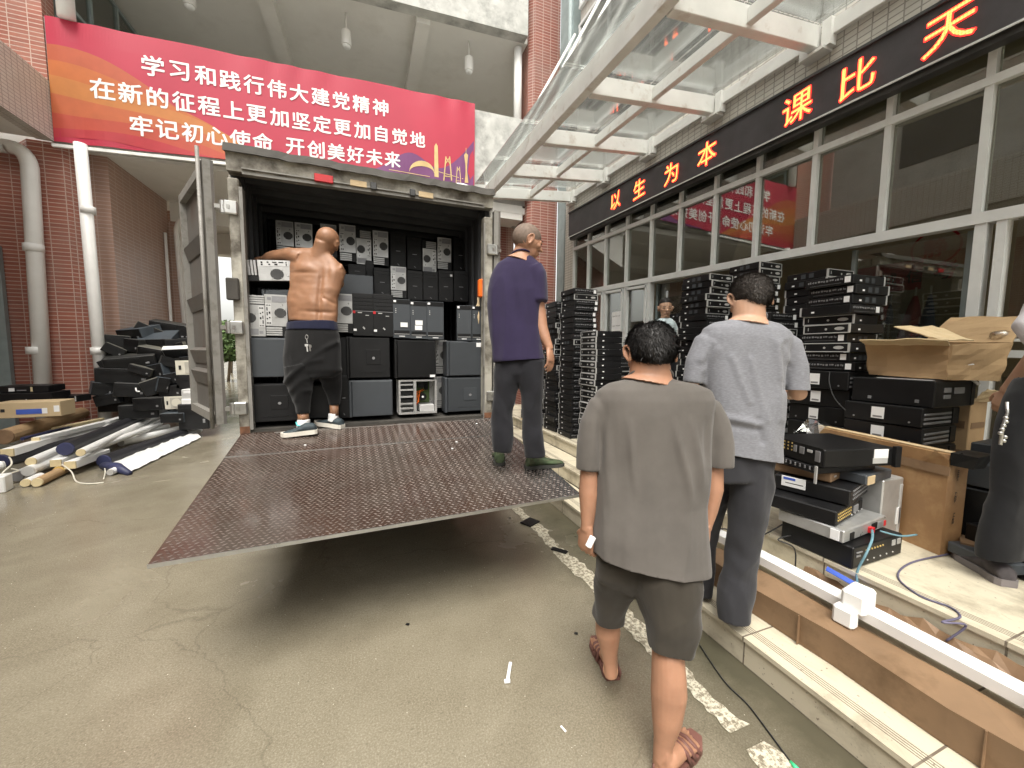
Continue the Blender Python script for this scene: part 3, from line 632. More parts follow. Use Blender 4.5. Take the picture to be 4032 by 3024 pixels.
for dx, sx, top, bt in ((1417, 1., 225, 540), (1557, .6, 360, 580)):
    for sg in (-1, 1): gl((dx+sg*24*sx, top), (dx+sg*52*sx, bt), 15*sx)
    for sg in (-1, 1): gl((dx-sg*24*sx, top+15), (dx+sg*30*sx, top+95*sx), 12*sx)
    gl((dx-36*sx, bt-60*sx), (dx+36*sx, bt-50*sx), 12*sx)
gl((1296, 425), (1620, 520), 8); gl((640, 395), (1180, 490), 8)
gq([(1632, 205), (1655, 175), (1685, 205), (1680, 260), (1672, 340), (1672, 420), (1690, 570), (1640, 570), (1652, 420), (1650, 340), (1640, 260)]); gl((1657, 190), (1658, 110), 6)
mb.build('skyline_print', 'banner_gold', ban, world=True)
for txt, x0, y0, x1, y1 in (('学习和践行伟大建党精神', 331, 144, 822, 233), ('在新的征程上更加坚定更加自觉地', 222, 193, 902, 302), ('牢记初心使命 开创美好未来', 306, 273, 848, 345)):
    mb = MB(); n = len(txt)-1
    ua, va = bpix(x0*1.8228, y0*1.8228); ub, vb = bpix(x1*1.8228, y1*1.8228)
    gap = [0]
    for a_, c_ in zip(txt, txt[1:]): gap.append(gap[-1] + (.75 if ' ' in (a_, c_) else 1))
    for ch, g_ in zip(txt, gap):
        if ch == ' ': continue
        s_ = g_/gap[-1]; u, v = ua+(ub-ua)*s_, va+(vb-va)*s_
        ux = (bpt(u+.01, v)-bpt(u-.01, v)).normalized(); hgt = (bpt(u, 1)-bpt(u, 0)).length
        addtext(mb, ch, bpt(u, v, .006), ux, (0, 0, 1), .182*hgt, .02)
    mb.build('lettering', 'banner_white', ban, world=True)
MB().bar(W(207, 572, 8.97), W(1200, 678, 8.97), .05, .05).build('batten', 'batten', ban, world=True)
# ---------------------------------------------------------------- the box truck with its tail lift
TR = thing('box_truck', 'old grey box truck with open rear doors and lowered brown tail lift', 'truck', (-.98, 3.62, 0), rad(2.8))
TM = base_matrix(TR); TI = TM.inverted()
mat('truck_white', (.40, .38, .325), .55, var=.12, vs=4, dirt=(.075, .062, .045), dscale=3.6, dlo=.40, dhi=.62, bs=.2, bscale=40)
mat('truck_dark', (.055, .05, .043), .8, var=.3, vs=5, bs=.2)
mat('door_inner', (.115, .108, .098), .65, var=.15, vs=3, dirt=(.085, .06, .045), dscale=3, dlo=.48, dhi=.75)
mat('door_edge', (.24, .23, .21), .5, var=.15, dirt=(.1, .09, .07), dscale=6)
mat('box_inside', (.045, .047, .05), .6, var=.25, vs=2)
mat('rust', (.16, .07, .035), .8, var=.4, vs=15)
def tb(nm, m_, p, q, ch=0., par=None): return MB().b2(p, q, ch).build(nm, m_, par or TR)
BW, BH, BD, FZ = 2.16, 3.09, 5.0, .9
mb = MB()
mb.b2((0, .02, .78), (BW, BD, FZ)); mb.build('cargo_floor', 'truck_dark', TR)
mb = MB(); mb.b2((.0, .11, FZ), (.04, BD, 3.0)); mb.b2((BW-.04, .11, FZ), (BW, BD, 3.0)); mb.b2((.04, BD-.04, FZ), (BW-.04, BD, 3.0)); mb.b2((0, .11, 3.0), (BW, BD, 3.05))
for i in range(20):
    y = .25+.24*i
    if y < BD-.1: mb.b2((.04, y, FZ), (.065, y+.1, 2.98)); mb.b2((BW-.065, y, FZ), (BW-.04, y+.1, 2.98)); mb.b2((.066, y+.02, 2.93), (BW-.066, y+.1, 2.999))
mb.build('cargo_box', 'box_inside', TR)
mb = MB(); mb.b2((-.012, .12, .85), (-.002, BD, 3.06)); mb.b2((BW+.002, .12, .85), (BW+.012, BD, 3.06)); mb.b2((-.01, .12, 3.051), (BW+.01, BD, 3.062)); mb.build('outer_skin', 'truck_white', TR)
for x0, x1 in ((0, .075), (BW-.09, BW)):
    p_ = tb('rear_post', 'truck_white', (x0, 0, .86), (x1, .1, 2.86), .008)
    MB().b2((x0-.002 if x0 else .0741, -.003, .861) if x0 else (x1-.004, .004, .9), ((x0+.012, .03, 2.8) if x0 else (x1+.02, .09, 2.8))).build('post_lip', 'door_edge', p_)
    MB().b2((x0+.004, -.004, .862), (x1-.004, -.001, .93)).build('rust_patch', 'rust', p_)
mb = MB(); mb.hexa([(0, 0, 2.91), (BW, 0, 2.95), (BW, .1, 2.95), (0, .1, 2.91)], [(0, -.01, 3.05), (BW, -.01, 3.07), (BW, .1, 3.07), (0, .1, 3.05)])
hd = mb.build('rear_header', 'truck_white', TR)
mb = MB(); mb.bar((.1, .02, 2.905), (BW-.09, .02, 2.945), .05, .02); mb.bar((.1, -.012, 2.935), (BW-.1, -.012, 2.965), .014, .010); mb.build('header_lip', 'door_edge', hd)
mb = MB(); r3 = random.Random(5); n = 30                                    # crumpled rain gutter along the top
R_ = []
for i in range(n+1):
    x = -.01+(BW+.02)*i/n; j = r3.uniform(-.01, .01); R_.append([V((x, -.05+j, 3.03+.02*i/n+j)), V((x, -.02, 3.10+.02*i/n+j*.6)), V((x, .14, 3.11+.02*i/n)), V((x, .02, 3.05+.02*i/n))])
mb.loft(R_); mb.build('rain_gutter', 'truck_dark', TR)
mb = MB(); mb.ball((1.86, .1, 3.12), (.12, .1, .035)); mb.ball((1.7, .12, 3.12), (.1, .08, .025)); mb.build('plastic_sheet', 'white_plastic', TR, True)
tb('reflector', 'red_plastic', (.60, -.03, 2.925), (.74, -.008, 2.985), .004)
for x in (.87, 1.44): tb('pale_plate', 'pale_cardboard', (x, -.022, 2.94), (x+.13, -.008, 2.985))
for x in (1.03, 1.36): tb('lock_keeper', 'dark_metal', (x, -.035, 2.93), (x+.05, -.01, 2.99), .006)
def hinge(x, z, sx):
    mb = MB(); mb.b2((x-.045, -.03, z-.05), (x+.045, .02, z+.05), .008); mb.tube([(x+sx*.055, -.005, z-.045), (x+sx*.055, -.005, z+.045)], .022, 10); mb.bar((x, -.01, z), (x+sx*.1, .01, z), .05, .03)
    mb.build('hinge', 'steel', TR)
for z in (2.63, 1.72, 1.08): hinge(.02, z, -1)
tb('latch_bracket', 'truck_dark', (-.035, -.035, 1.93), (.05, .0, 2.1), .01)
hinge(BW-.02, 2.55, 1); hinge(BW-.02, 1.1, 1)
# left door folded round, its inside turned to the yard
def door(hx, hy, fx, fy, w_, z0, z1, nm, fl):
    d = V((fx-hx, fy-hy, 0)).normalized(); nrm = V((-d.y, d.x, 0))*fl
    def P(u, n_, z): return V((hx, hy, z)) + d*u + nrm*n_
    def pbox(mb, u0, u1, n0, n1, za, zb): mb.hexa([P(u0, n0, za), P(u1, n0, za), P(u1, n1, za), P(u0, n1, za)], [P(u0, n0, zb), P(u1, n0, zb), P(u1, n1, zb), P(u0, n1, zb)])
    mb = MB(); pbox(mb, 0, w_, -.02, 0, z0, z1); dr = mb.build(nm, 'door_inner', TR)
    mb = MB()
    for u0, u1 in ((0, .05), (w_-.05, w_)): pbox(mb, u0, u1, 0, .045, z0, z1)
    for za, zb in ((z0, z0+.07), (z1-.07, z1)): pbox(mb, .05, w_-.05, 0, .045, za, zb)
    mb.build('door_frame', 'door_edge', dr)
    zs = [z0+.07 + (z1-z0-.14)*i/4 for i in range(5)]
    for z in zs[1:-1]+[z0+.35]:
        mb = MB(); mb.hexa([P(.06, 0, z-.07), P(w_-.06, 0, z-.07), P(w_-.06, .01, z-.07), P(.06, .01, z-.07)], [P(.06, 0, z+.07), P(w_-.06, 0, z+.07), P(w_-.06, .04, z+.045), P(.06, .04, z+.045)])
        mb.build('door_rib', 'door_inner', dr)
    mb = MB(); mb.tube([P(.02, .07, z0-.03), P(.02, .07, z1+.08)], .013, 10); mb.tube([P(.055, .06, z0), P(.055, .06, z1)], .013, 8); mb.build('lock_rod', 'door_edge', dr, True)
    return dr
door(-.1, .0, -.55, .98, 1.07, .96, 2.96, 'rear_door', 1)
door(BW+.06, .0, BW+.1, 1.0, 1.05, .96, 2.93, 'rear_door', 1)
mb = MB(); mb.tube([(BW-.1, .14, 1.65), (BW-.11, .12, 1.9), (BW-.1, .14, 2.1)], .014); mb.tube([(BW-.1, .14, 2.05), (BW-.16, .14, 1.9), (BW-.13, .15, 1.75)], .01); mb.build('strap', 'pale_cardboard', TR, True)
st = MB().b2((BW-.125, .05, 2.09), (BW-.055, .11, 2.27), .012).build('strap_ratchet', 'orange_plastic', TR)
# tail lift
m, t, N, L, P = nodes('checker_plate')
tc = N.new('ShaderNodeTexCoord'); co = tc.outputs['Object']
b1, b2_ = nz(N, L, 1.6, 8, .65, co, .5), nz(N, L, 14, 5, .7, co)
c = mixc(N, L, ramp(N, L, b1, [(.36, 0.), (.62, 1.)]), (.046, .025, .018), (.062, .049, .040))
c = mixc(N, L, ramp(N, L, b2_, [(.5, 0.), (.78, .55)]), c, (.105, .088, .076))
sx = N.new('ShaderNodeSeparateXYZ'); L.new(co, sx.inputs[0]); mr = N.new('ShaderNodeMapRange'); L.new(sx.outputs[0], mr.inputs[0]); mr.inputs[1].default_value = 1.6; mr.inputs[2].default_value = 2.16
c = mixc(N, L, mr.outputs[0], c, (.048, .048, .048)); L.new(c, P.inputs['Base Color'])
L.new(ramp(N, L, nz(N, L, 2.6, 6, .6, co, .4), [(.38, .07), (.55, .2), (.7, .4)]), P.inputs['Roughness']); P.inputs['Specular IOR Level'].default_value = .55
bump(N, L, P, b2_, .2, .004)
mat('worn_rib', (.15, .12, .105), .3, .3, var=.35, vs=4)
lift = MB()
def tz(y): return .885+.14*y
for y0, y1 in ((-1.66, -.525), (-.515, -.03)):
    lift.hexa([(.02, y0, tz(y0)-.014), (2.15, y0, tz(y0)-.014), (2.15, y1, tz(y1)-.014), (.02, y1, tz(y1)-.014)], [(.02, y0, tz(y0)), (2.15, y0, tz(y0)), (2.15, y1, tz(y1)), (.02, y1, tz(y1))])
lo = lift.build('tail_lift', 'checker_plate', TR)
mb = MB(); k = 0; yy = -1.645
while yy < -.07:
    xx = .04 + (.0145 if k % 2 else 0)
    while xx < 2.14:
        if abs(yy+.52) > .02:
            a = rad(32 if (int(xx/.029)+k) % 2 else -32); dx, dy = math.cos(a)*.0125, math.sin(a)*.0125; nx_, ny_ = -math.sin(a)*.0036, math.cos(a)*.0036; z = tz(yy); zz = lambda q: tz(q)+.0002
            i = [mb.pt(p) for p in ((xx-dx, yy-dy, zz(yy-dy)), (xx+nx_, yy+ny_, zz(yy+ny_)), (xx+dx, yy+dy, zz(yy+dy)), (xx-nx_, yy-ny_, zz(yy-ny_)), (xx-dx*.5, yy-dy*.5, z+.0026), (xx+dx*.5, yy+dy*.5, z+.0026))]
            for f_ in ((0, 4, 1), (1, 4, 5, 2), (2, 5, 3), (3, 5, 4, 0)): mb.face([i[j] for j in f_])
        xx += .029
    yy += .0235; k += 1
mb.build('tread_pattern', 'worn_rib', lo)['kind'] = 'stuff'
mb = MB(); mb.bar((.02, -1.662, tz(-1.662)-.006), (2.15, -1.662, tz(-1.662)-.006), .006, .017); mb.bar((.02, -.52, tz(-.52)+.0005), (2.15, -.52, tz(-.52)+.0005), .007, .006); mb.bar((.25, -.06, tz(-.06)+.001), (2.1, -.06, tz(-.06)+.001), .006, .006)
mb.build('bright_edge', 'steel', lo)
mb = MB()
for x0, x1 in ((.1, .6), (1.2, 1.95)): mb.hexa([(x0, -1.6, tz(-1.6)-.05), (x1, -1.6, tz(-1.6)-.05), (x1, -.2, tz(-.2)-.1), (x0, -.2, tz(-.2)-.1)], [(x0, -1.6, tz(-1.6)-.02), (x1, -1.6, tz(-1.6)-.02), (x1, -.2, tz(-.2)-.02), (x0, -.2, tz(-.2)-.02)])
mb.build('lift_frame', 'dark_metal', lo)
for x in (.45, 1.7): MB().bar((x, -.5, .68), (x, .6, .5), .07, .1).build('lift_arm', 'dark_metal', TR)
mb = MB(); mb.b2((.55, .1, .5), (.68, 7, .76)); mb.b2((1.48, .1, .5), (1.61, 7, .76)); mb.b2((.1, .15, .42), (2.06, .3, .6)); mb.build('chassis', 'dark_metal', TR)
for y in (1.7,):
    for x in (.12, 1.62):
        wh = MB().tube([(x, y, .46), (x+.42, y, .46)], .46, 28).build('wheel', 'black_plastic', TR, False); MB().tube([(x-.01, y, .46), (x+.43, y, .46)], .26, 20).build('rim', 'steel', wh)
tb('mudguard', 'black_plastic', (.08, 1.15, .3), (.6, 1.18, .95)); tb('mudguard', 'black_plastic', (1.56, 1.15, .3), (2.08, 1.18, .95))
mb = MB(); mb.hexa([(.1, 5.3, .5), (2.06, 5.3, .5), (2.06, 7.1, .5), (.1, 7.1, .5)], [(.15, 5.3, 2.5), (2.01, 5.3, 2.5), (2.01, 6.7, 2.5), (.15, 6.7, 2.5)]); mb.build('cab', 'truck_white', TR)
for x in (.05, 1.86): MB().tube([(x, 6.2, .46), (x+.25, 6.2, .46)], .46, 24).build('wheel', 'black_plastic', TR)
# small litter lying on the plate
for x, y, lb in ((1.93, -.2, 'tiny pale scrap at the back of the tail lift'), (1.55, -.75, 'tiny white scrap in the middle of the tail lift'), (.5, -.42, 'tiny white scrap behind the bare backed man'), (1.62, -.62, 'second tiny white scrap right of the middle of the tail lift')):
    p_ = TM @ V((x, y, tz(y)+.006)); tag(MB().box(p_, (.016, .012, .009), None, .003).build('paper_scrap', 'white_label'), lb, 'scrap', 'scraps on the tail lift')
# ---------------------------------------------------------------- desktop computers: one of each kind, then copies
GT = 'computers loaded in the truck'
PARK = (0, 60, -5)
def tower(kind):
    """a tower seen from one side: its visible face lies on y = 0, it stands on z = 0, centred on x = 0"""
    side = kind.startswith('side') or kind == 'open'
    w_, h, d = (.42, .40, .18) if side else (.18, .40, .42)
    t_ = thing('desktop_tower', 'dark desktop tower', 'computer', PARK, 0, GT)
    body = 'grey_case' if kind in ('side_grey', 'side_grey_vent', 'front_grey') else 'black_case'
    if kind != 'open': MB().b2((-w_/2, .012, .008), (w_/2, d, h), .006).build('case', body, t_)
    b = lambda nm, m_, x0, x1, z0, z1, y0=-.001, y1=.013, ch=.0: MB().b2((x0, y0, z0), (x1, y1, z1), ch).build(nm, m_, t_)
    if kind == 'rear':
        pl_ = b('rear_plate', 'silver', -w_/2+.004, w_/2-.004, .1, h-.004, .002, .014, .002)
        b('plastic_tail', 'black_plastic', .045, w_/2-.002, .004, .098, .0, .012)
        mb = MB()
        for i in range(4): mb.b2((-w_/2+.006, .001, .012+.021*i), (.042, .012, .028+.021*i), .002)
        mb.build('slot_cover', 'silver', t_)
        mb = MB(); mb.b2((-.03, .0, .325), (w_/2-.012, .004, h-.018)); mb.b2((-.066, .0, .345), (-.035, .004, .372)); mb.build('power_vent', 'port_grey', t_); 
        mb = MB(); mb.disc((.032, .0035, .225), .046, (0, -1, 0), .003, 24); fn = mb.build('fan_grille', 'dark_metal', t_)
        mb = MB()
        for a in range(4): u = rad(45+90*a); mb.bar((.032+.04*math.cos(u), -.001, .225+.04*math.sin(u)), (.032+.06*math.cos(u), -.001, .225+.06*math.sin(u)), .003, .004, (0, 1, 0))
        mb.build('fan_clip', 'silver', fn)
        pb = b('port_block', 'bezel_silver', -.082, -.035, .11, .31, .0, .003)
        mb = MB()
        for z, wd, hh, x in ((.295, .012, .008, -.066), (.295, .012, .008, -.048), (.26, .008, .032, -.068), (.225, .012, .02, -.05), (.215, .008, .03, -.068), (.18, .01, .012, -.05), (.17, .01, .012, -.068), (.13, .014, .012, -.066), (.13, .012, .012, -.048)): mb.b2((x-wd/2, -.002, z-hh/2), (x+wd/2, .001, z+hh/2))
        mb.build('port', 'black_plastic', pb)
    elif kind.startswith('front'):
        bz = b('front_bezel', 'black_plastic' if kind != 'front_grey' else 'grey_case', -w_/2, w_/2, .006, h-.002, -.008, .013, .006)
        if kind == 'front_red':
            for z in (.365, .335, .30, .265): b('drive_bay', 'black_case', -w_/2+.012, w_/2-.012, z-.012, z+.012, -.011, -.007, .002)
            b('silver_trim', 'port_grey', -w_/2+.01, w_/2-.004, .232, .236, -.011, -.007)
            b('red_badge', 'red_plastic', -w_/2+.002, -w_/2+.024, .212, .236, -.012, -.007, .002)
            b('port', 'bezel_silver', .02, .05, .195, .2, -.011, -.007)
            mb = MB(); mb.bar((-.005, -.0095, .085), (.012, -.0095, .068), .006, .003, (0, 1, 0)); mb.bar((-.002, -.0095, .092), (.015, -.0095, .075), .003, .003, (0, 1, 0)); mb.build('logo_mark', 'bezel_silver', bz)
            b('sticker', 'white_label', -w_/2+.006, -w_/2+.032, .05, .07, -.0105, -.007)
            b('name_plate', 'bezel_silver', -.045, -.01, .217, .224, -.0105, -.007)
        elif kind == 'front_grey':
            b('top_panel', 'black_case', -w_/2+.004, w_/2-.004, .352, h-.006, -.011, -.007, .002)
            b('drive_bay', 'black_case', -w_/2+.01, w_/2-.01, .04, .085, -.011, -.007, .002)
            b('silver_trim', 'bezel_silver', -w_/2+.012, w_/2-.012, .046, .05, -.013, -.009)
            b('name_plate', 'white_label', -.03, .03, .022, .03, -.0105, -.007)
            b('sticker', 'white_label', -w_/2+.008, -w_/2+.034, .365, .386, -.0135, -.009)
            mb = MB(); [mb.disc((-w_/2+.03, -.009, .30-.018*i), .005, (0, -1, 0), .003, 8) for i in range(3)]; mb.build('power_button', 'bezel_silver', t_)
        else:
            for z in (.37, .325): b('drive_bay', 'black_case', -w_/2+.012, w_/2-.012, z-.017, z+.017, -.011, -.007, .003)
            b('name_plate', 'port_grey', -.025, .025, .19, .196, -.0105, -.007)
            b('grille', 'black_case', -w_/2+.01, w_/2-.01, .02, .17, -.0105, -.007, .003)
            mb = MB(); mb.bar((-.008, -.012, .05), (.01, -.012, .034), .006, .003, (0, 1, 0)); mb.build('logo_mark', 'port_grey', t_)
    elif side:
        if kind != 'open':
            b('side_panel', body, -w_/2+.018, w_/2-.006, .014, h-.01, -.004, .013, .004)
            b('front_edge', 'black_plastic' if body == 'black_case' else body, -w_/2-.012, -w_/2+.015, .004, h-.002, -.002, d-.01, .006)
            if 'vent' in kind:
                vp = b('vent_recess', body, -.03, .11, .14, .28, -.008, -.003, .004)
                mb = MB(); mb.disc((.04, -.0085, .2), .014, (0, -1, 0), .003, 12); mb.build('vent_hub', 'port_grey', vp)
                b('panel_crease', body, -.09, .12, .065, .07, -.007, -.003)
        else:
            mb = MB(); s_ = [(-w_/2, w_/2, .0, .022), (-w_/2, w_/2, h-.018, h), (-w_/2, -w_/2+.02, .022, h-.018), (w_/2-.022, w_/2, .022, h-.018), (-.05, -.02, .022, h-.018)]
            for x0, x1, z0, z1 in s_: mb.b2((x0, 0, z0), (x1, .03 if x1-x0 > .1 else .028, z1))
            mb.b2((-w_/2, .17, 0), (w_/2, .18, h)); mb.b2((-w_/2, .03, 0), (w_/2, .17, .004)); mb.b2((-w_/2, .03, h-.004), (w_/2, .17, h))
            mb.b2((w_/2-.004, .03, .004), (w_/2, .17, h-.004)); mb.b2((-.05, .03, .022), (-.046, .17, h-.02)); mb.build('steel_frame', 'silver', t_)
            b('motherboard', 'leaf', -.01, .16, .11, h-.02, .15, .16)
            for i, z in enumerate((.06, .115, .195, .275, .335)): b('drive_cage', 'silver', -w_/2+.02, -.055, z, z+.018, .006, .12)
            for z in (.14, .23, .3): b('optical_drive', 'black_case', -w_/2+.022, -.06, z, z+.03, .02, .12)
            b('power_supply', 'bezel_silver', .02, w_/2-.025, .024, .1, .02, .14, .004)
            mb = MB(); mb.tube([(.065, .13, .19), (.065, .07, .19)], .045, 18); fn = mb.build('cpu_fan', 'black_plastic', t_); MB().disc((.065, .069, .19), .013, (0, -1, 0), .004, 12).build('fan_hub', 'white_label', fn)
            mb = MB(); r4 = random.Random(2)
            for i in range(7): mb.tube([(-.02+r4.uniform(-.01, .02), .08, .06+r4.uniform(0, .03)), (-.01+r4.uniform(-.02, .03), .05, .13), (.0+r4.uniform(-.02, .05), .06, .2+r4.uniform(-.02, .07)), (r4.uniform(.02, .1), .12, .22+r4.uniform(-.02, .08))], .0025, 5)
            mb.build('wiring', 'orange_plastic', t_)
            mb = MB(); 
            for i in range(3): mb.b2((.1+.013*i, .1, .27), (.106+.013*i, .149, .36))
            mb.b2((.02, .09, .3), (.09, .149, .36)); mb.build('memory_module', 'black_case', t_)
    return t_
PROTO = {k: tower(k) for k in ('rear', 'front_red', 'front_grey', 'front_plain', 'side_grey', 'side_black', 'side_black_vent', 'side_grey_vent', 'open')}
ORG = {1: (740, 550), 2: (1340, 550), 3: (740, 1045), 4: (1340, 1045), 5: (740, 1400), 6: (1340, 1400)}
used = set()
def tpix(zi, x, y, b):
    d = TI.to_3x3() @ ray(ORG[zi][0]+x*.2984, ORG[zi][1]+y*.2984); o = TI @ CAM; return o + d*((b-o.y)/d.y)
def put(kind, zi, x0, y0, x1, y1, b, label, yaw=0., flip=False, z0=None, roll=0.):
    p, q = tpix(zi, x0, y1, b), tpix(zi, x1, y0, b)
    w_, h = q.x-p.x, q.z-p.z; w0, h0 = ((.42 if kind.startswith('side') or kind == 'open' else .18), .40)
    sc_ = (w_/w0, 1, h/h0); loc = TM @ V(((p.x+q.x)/2, b, p.z if not flip else q.z))
    if kind not in used: used.add(kind); r = PROTO[kind]; r.location, r.rotation_euler, r.scale = loc, (roll, math.pi if flip else 0, TR.rotation_euler.z+yaw), sc_; r['label'] = label
    else: r = dup(PROTO[kind], loc, (roll, math.pi if flip else 0, TR.rotation_euler.z+yaw), label, GT, sc_)
    return r
for a_ in (
    ('side_black_vent', 5, 800, 365, 1480, 905, .06, 'black tower side panel at bottom left of the load, behind the man\'s left leg'),
    ('side_black', 5, 1500, 380, 1960, 850, .09, 'black tower standing between the legs of the bare backed man'),
    ('front_plain', 6, -20, 262, 112, 835, .12, 'narrow black tower beside the grey bottom panel, right of the man\'s legs'),
    ('side_grey', 6, 140, 322, 690, 828, .08, 'grey tower panel with a small badge in the bottom row, left of the open case'),
    ('open', 6, 775, 315, 1272, 782, .1, 'opened tower with bare silver frame, fan and wiring in the bottom row'),
    ('rear', 6, 1235, 272, 1392, 706, .3, 'grey metal tower back in the bottom row right of the opened tower'),
    ('side_grey_vent', 6, 1400, 282, 1915, 762, .1, 'grey tower panel with embossed vent at bottom right of the load'),
    ('side_grey', 3, 770, 962, 1420, 1495, .06, 'grey tower panel in the second row against the left post'),
    ('side_black', 4, -500, 940, 90, 1500, .14, 'black tower in the second row behind the man\'s thighs'),
    ('side_black_vent', 4, 105, 950, 655, 1505, .1, 'black tower panel with square vent in the second row'),
    ('side_black', 4, 735, 988, 1262, 1498, .09, 'black tower panel with a white sticker at its lower corner, second row'),
    ('rear', 4, 1250, 985, 1412, 1442, .3, 'grey metal tower back in the second row beside the grey panel'),
    ('side_grey', 4, 1420, 1006, 1888, 1470, .1, 'grey tower panel with a white barcode sticker, second row right'),
    ('rear', 3, 735, 382, 1012, 937, .07, 'silver tower back turned upside down beside the left post, third row'),
    ('rear', 3, 1020, 388, 1310, 942, .08, 'silver tower back touching the man\'s left side, third row'),
    ('front_plain', 3, 1330, 380, 1640, 930, .12, 'black tower hidden behind the man\'s waist, third row'),
    ('rear', 3, 1900, 376, 2178, 892, .1, 'silver tower back just right of the man\'s waist, third row'),
    ('front_red', 4, 168, 375, 432, 936, .1, 'black tower front with a red badge, the left one of the two'),
    ('front_red', 4, 436, 388, 697, 946, .1, 'black tower front with a red badge, the right one of the two'),
    ('front_grey', 4, 698, 452, 920, 966, .1, 'dark grey tower front with one white sticker, third row'),
    ('front_grey', 4, 924, 480, 1140, 978, .1, 'dark grey tower front with two white stickers, third row'),
    ('front_grey', 4, 1143, 486, 1362, 986, .1, 'dark grey tower front right of the two stickered ones, third row'),
    ('front_grey', 4, 1540, 532, 1728, 1000, .12, 'dark tower front turned to show its left flank, third row', rad(-14)),
    ('front_grey', 4, 1732, 540, 1915, 1004, .12, 'dark tower front at the right end of the third row'),
    ('front_plain', 4, 445, 42, 660, 396, .55, 'black tower front left of the single silver back, fourth row'),
    ('rear', 4, 665, 20, 872, 428, .5, 'silver tower back standing alone among black fronts, fourth row'),
    ('front_plain', 4, 882, 76, 1085, 462, .55, 'black tower front directly right of the single silver back, fourth row'),
    ('front_plain', 4, 1090, 90, 1288, 466, .55, 'black tower front under the low silver back, fourth row'),
    ('front_plain', 4, 1294, 72, 1488, 482, .55, 'black tower front with a pale sticker, fourth row'),
    ('front_plain', 4, 1494, 80, 1688, 480, .6, 'black tower front at the right end of the fourth row'),
    ('front_plain', 4, 105, 0, 338, 152, .6, 'black tower front above the lying grey panel'),
    ('side_grey', 4, -80, 138, 436, 378, .3, 'grey tower lying flat right of the man\'s elbow'),
    ('rear', 1, 1165, 1082, 1393, 1500, .85, 'silver tower back at the left end of the top row'),
    ('rear', 1, 1415, 1110, 1643, 1520, .85, 'silver tower back left of the man\'s head, top row'),
    ('rear', 1, 1752, 1126, 1960, 1540, .85, 'silver tower back hidden behind the man\'s bald head, top row'),
    ('rear', 2, -10, 1130, 203, 1600, .85, 'silver tower back just right of the man\'s head, top row'),
    ('rear', 2, 212, 1200, 408, 1640, .85, 'silver tower back turned upside down in the top row'),
    ('rear', 2, 430, 1212, 634, 1655, .85, 'silver tower back with two round fans in the top row'),
    ('front_plain', 2, 660, 1240, 862, 1690, .9, 'black tower front left of the gap in the top row'),
    ('front_plain', 2, 880, 1300, 1078, 1720, .9, 'black tower front right of the gap in the top row'),
    ('rear', 2, 1085, 1342, 1270, 1755, .85, 'silver tower back turned upside down near the right end of the top row'),
    ('rear', 2, 1280, 1302, 1468, 1710, .85, 'silver tower back at the right end of the silver ones, top row'),
    ('front_plain', 2, 1490, 1310, 1680, 1735, .9, 'black tower at the right end of the top row'),
    ('side_black', 2, -20, 1600, 660, 1668, 1., 'black tower lying under the silver backs of the top row'),
    ('front_plain', 4, 345, -60, 440, 380, .7, 'thin black tower edge in the dark of the fourth row'),
):
    yaw = a_[8] if len(a_) > 8 else rnd.uniform(-.015, .015)
    put(*a_[:8], yaw=yaw, flip='upside down' in a_[7])
p_ = tpix(3, 722, 120, .02)
t_ = dup(PROTO['side_grey'], TM @ V((p_.x+.33, .1, p_.z-.28)), (0, rad(-4), TR.rotation_euler.z), 'dark tower lying tilted on the third row under the man\'s left arm', GT, (.95, 1, .5))
for c_ in t_.children:
    pass
p_ = tpix(1, 720, 1655, .02)
t_ = dup(PROTO['rear'], TM @ V((p_.x-.01, .06, p_.z-.03)), (0, rad(86), TR.rotation_euler.z), 'silver tower back lying on its side under the man\'s left hand', GT, (.95, .9, 1.05))
t_['label'] = 'silver tower back lying on its side under the man\'s left hand'
def sticker(zi, x0, y0, x1, y1, b, lb, m_='white_label'):
    p, q = tpix(zi, x0, y1, b), tpix(zi, x1, y0, b); o = MB().b2((p.x, b-.002, p.z), (q.x, b-.0005, q.z)).build('label_sticker', m_)
    o.matrix_world = TM; tag(o, lb, 'sticker', 'stickers on the loaded computers')
for a_ in ((4, 795, 755, 888, 812, .088, 'white sticker on the dark grey tower with a single sticker'), (4, 990, 728, 1086, 785, .088, 'upper of the two white stickers on one dark tower'), (4, 986, 796, 1080, 852, .088, 'lower of the two white stickers on one dark tower'),
           (4, 1795, 1022, 1866, 1076, .094, 'white barcode sticker on the grey second row panel'), (4, 1183, 1442, 1250, 1474, .084, 'white sticker at the lower corner of the black panel'), (4, 1448, 122, 1478, 148, .54, 'pale sticker on a fourth row black tower')): sticker(*a_)
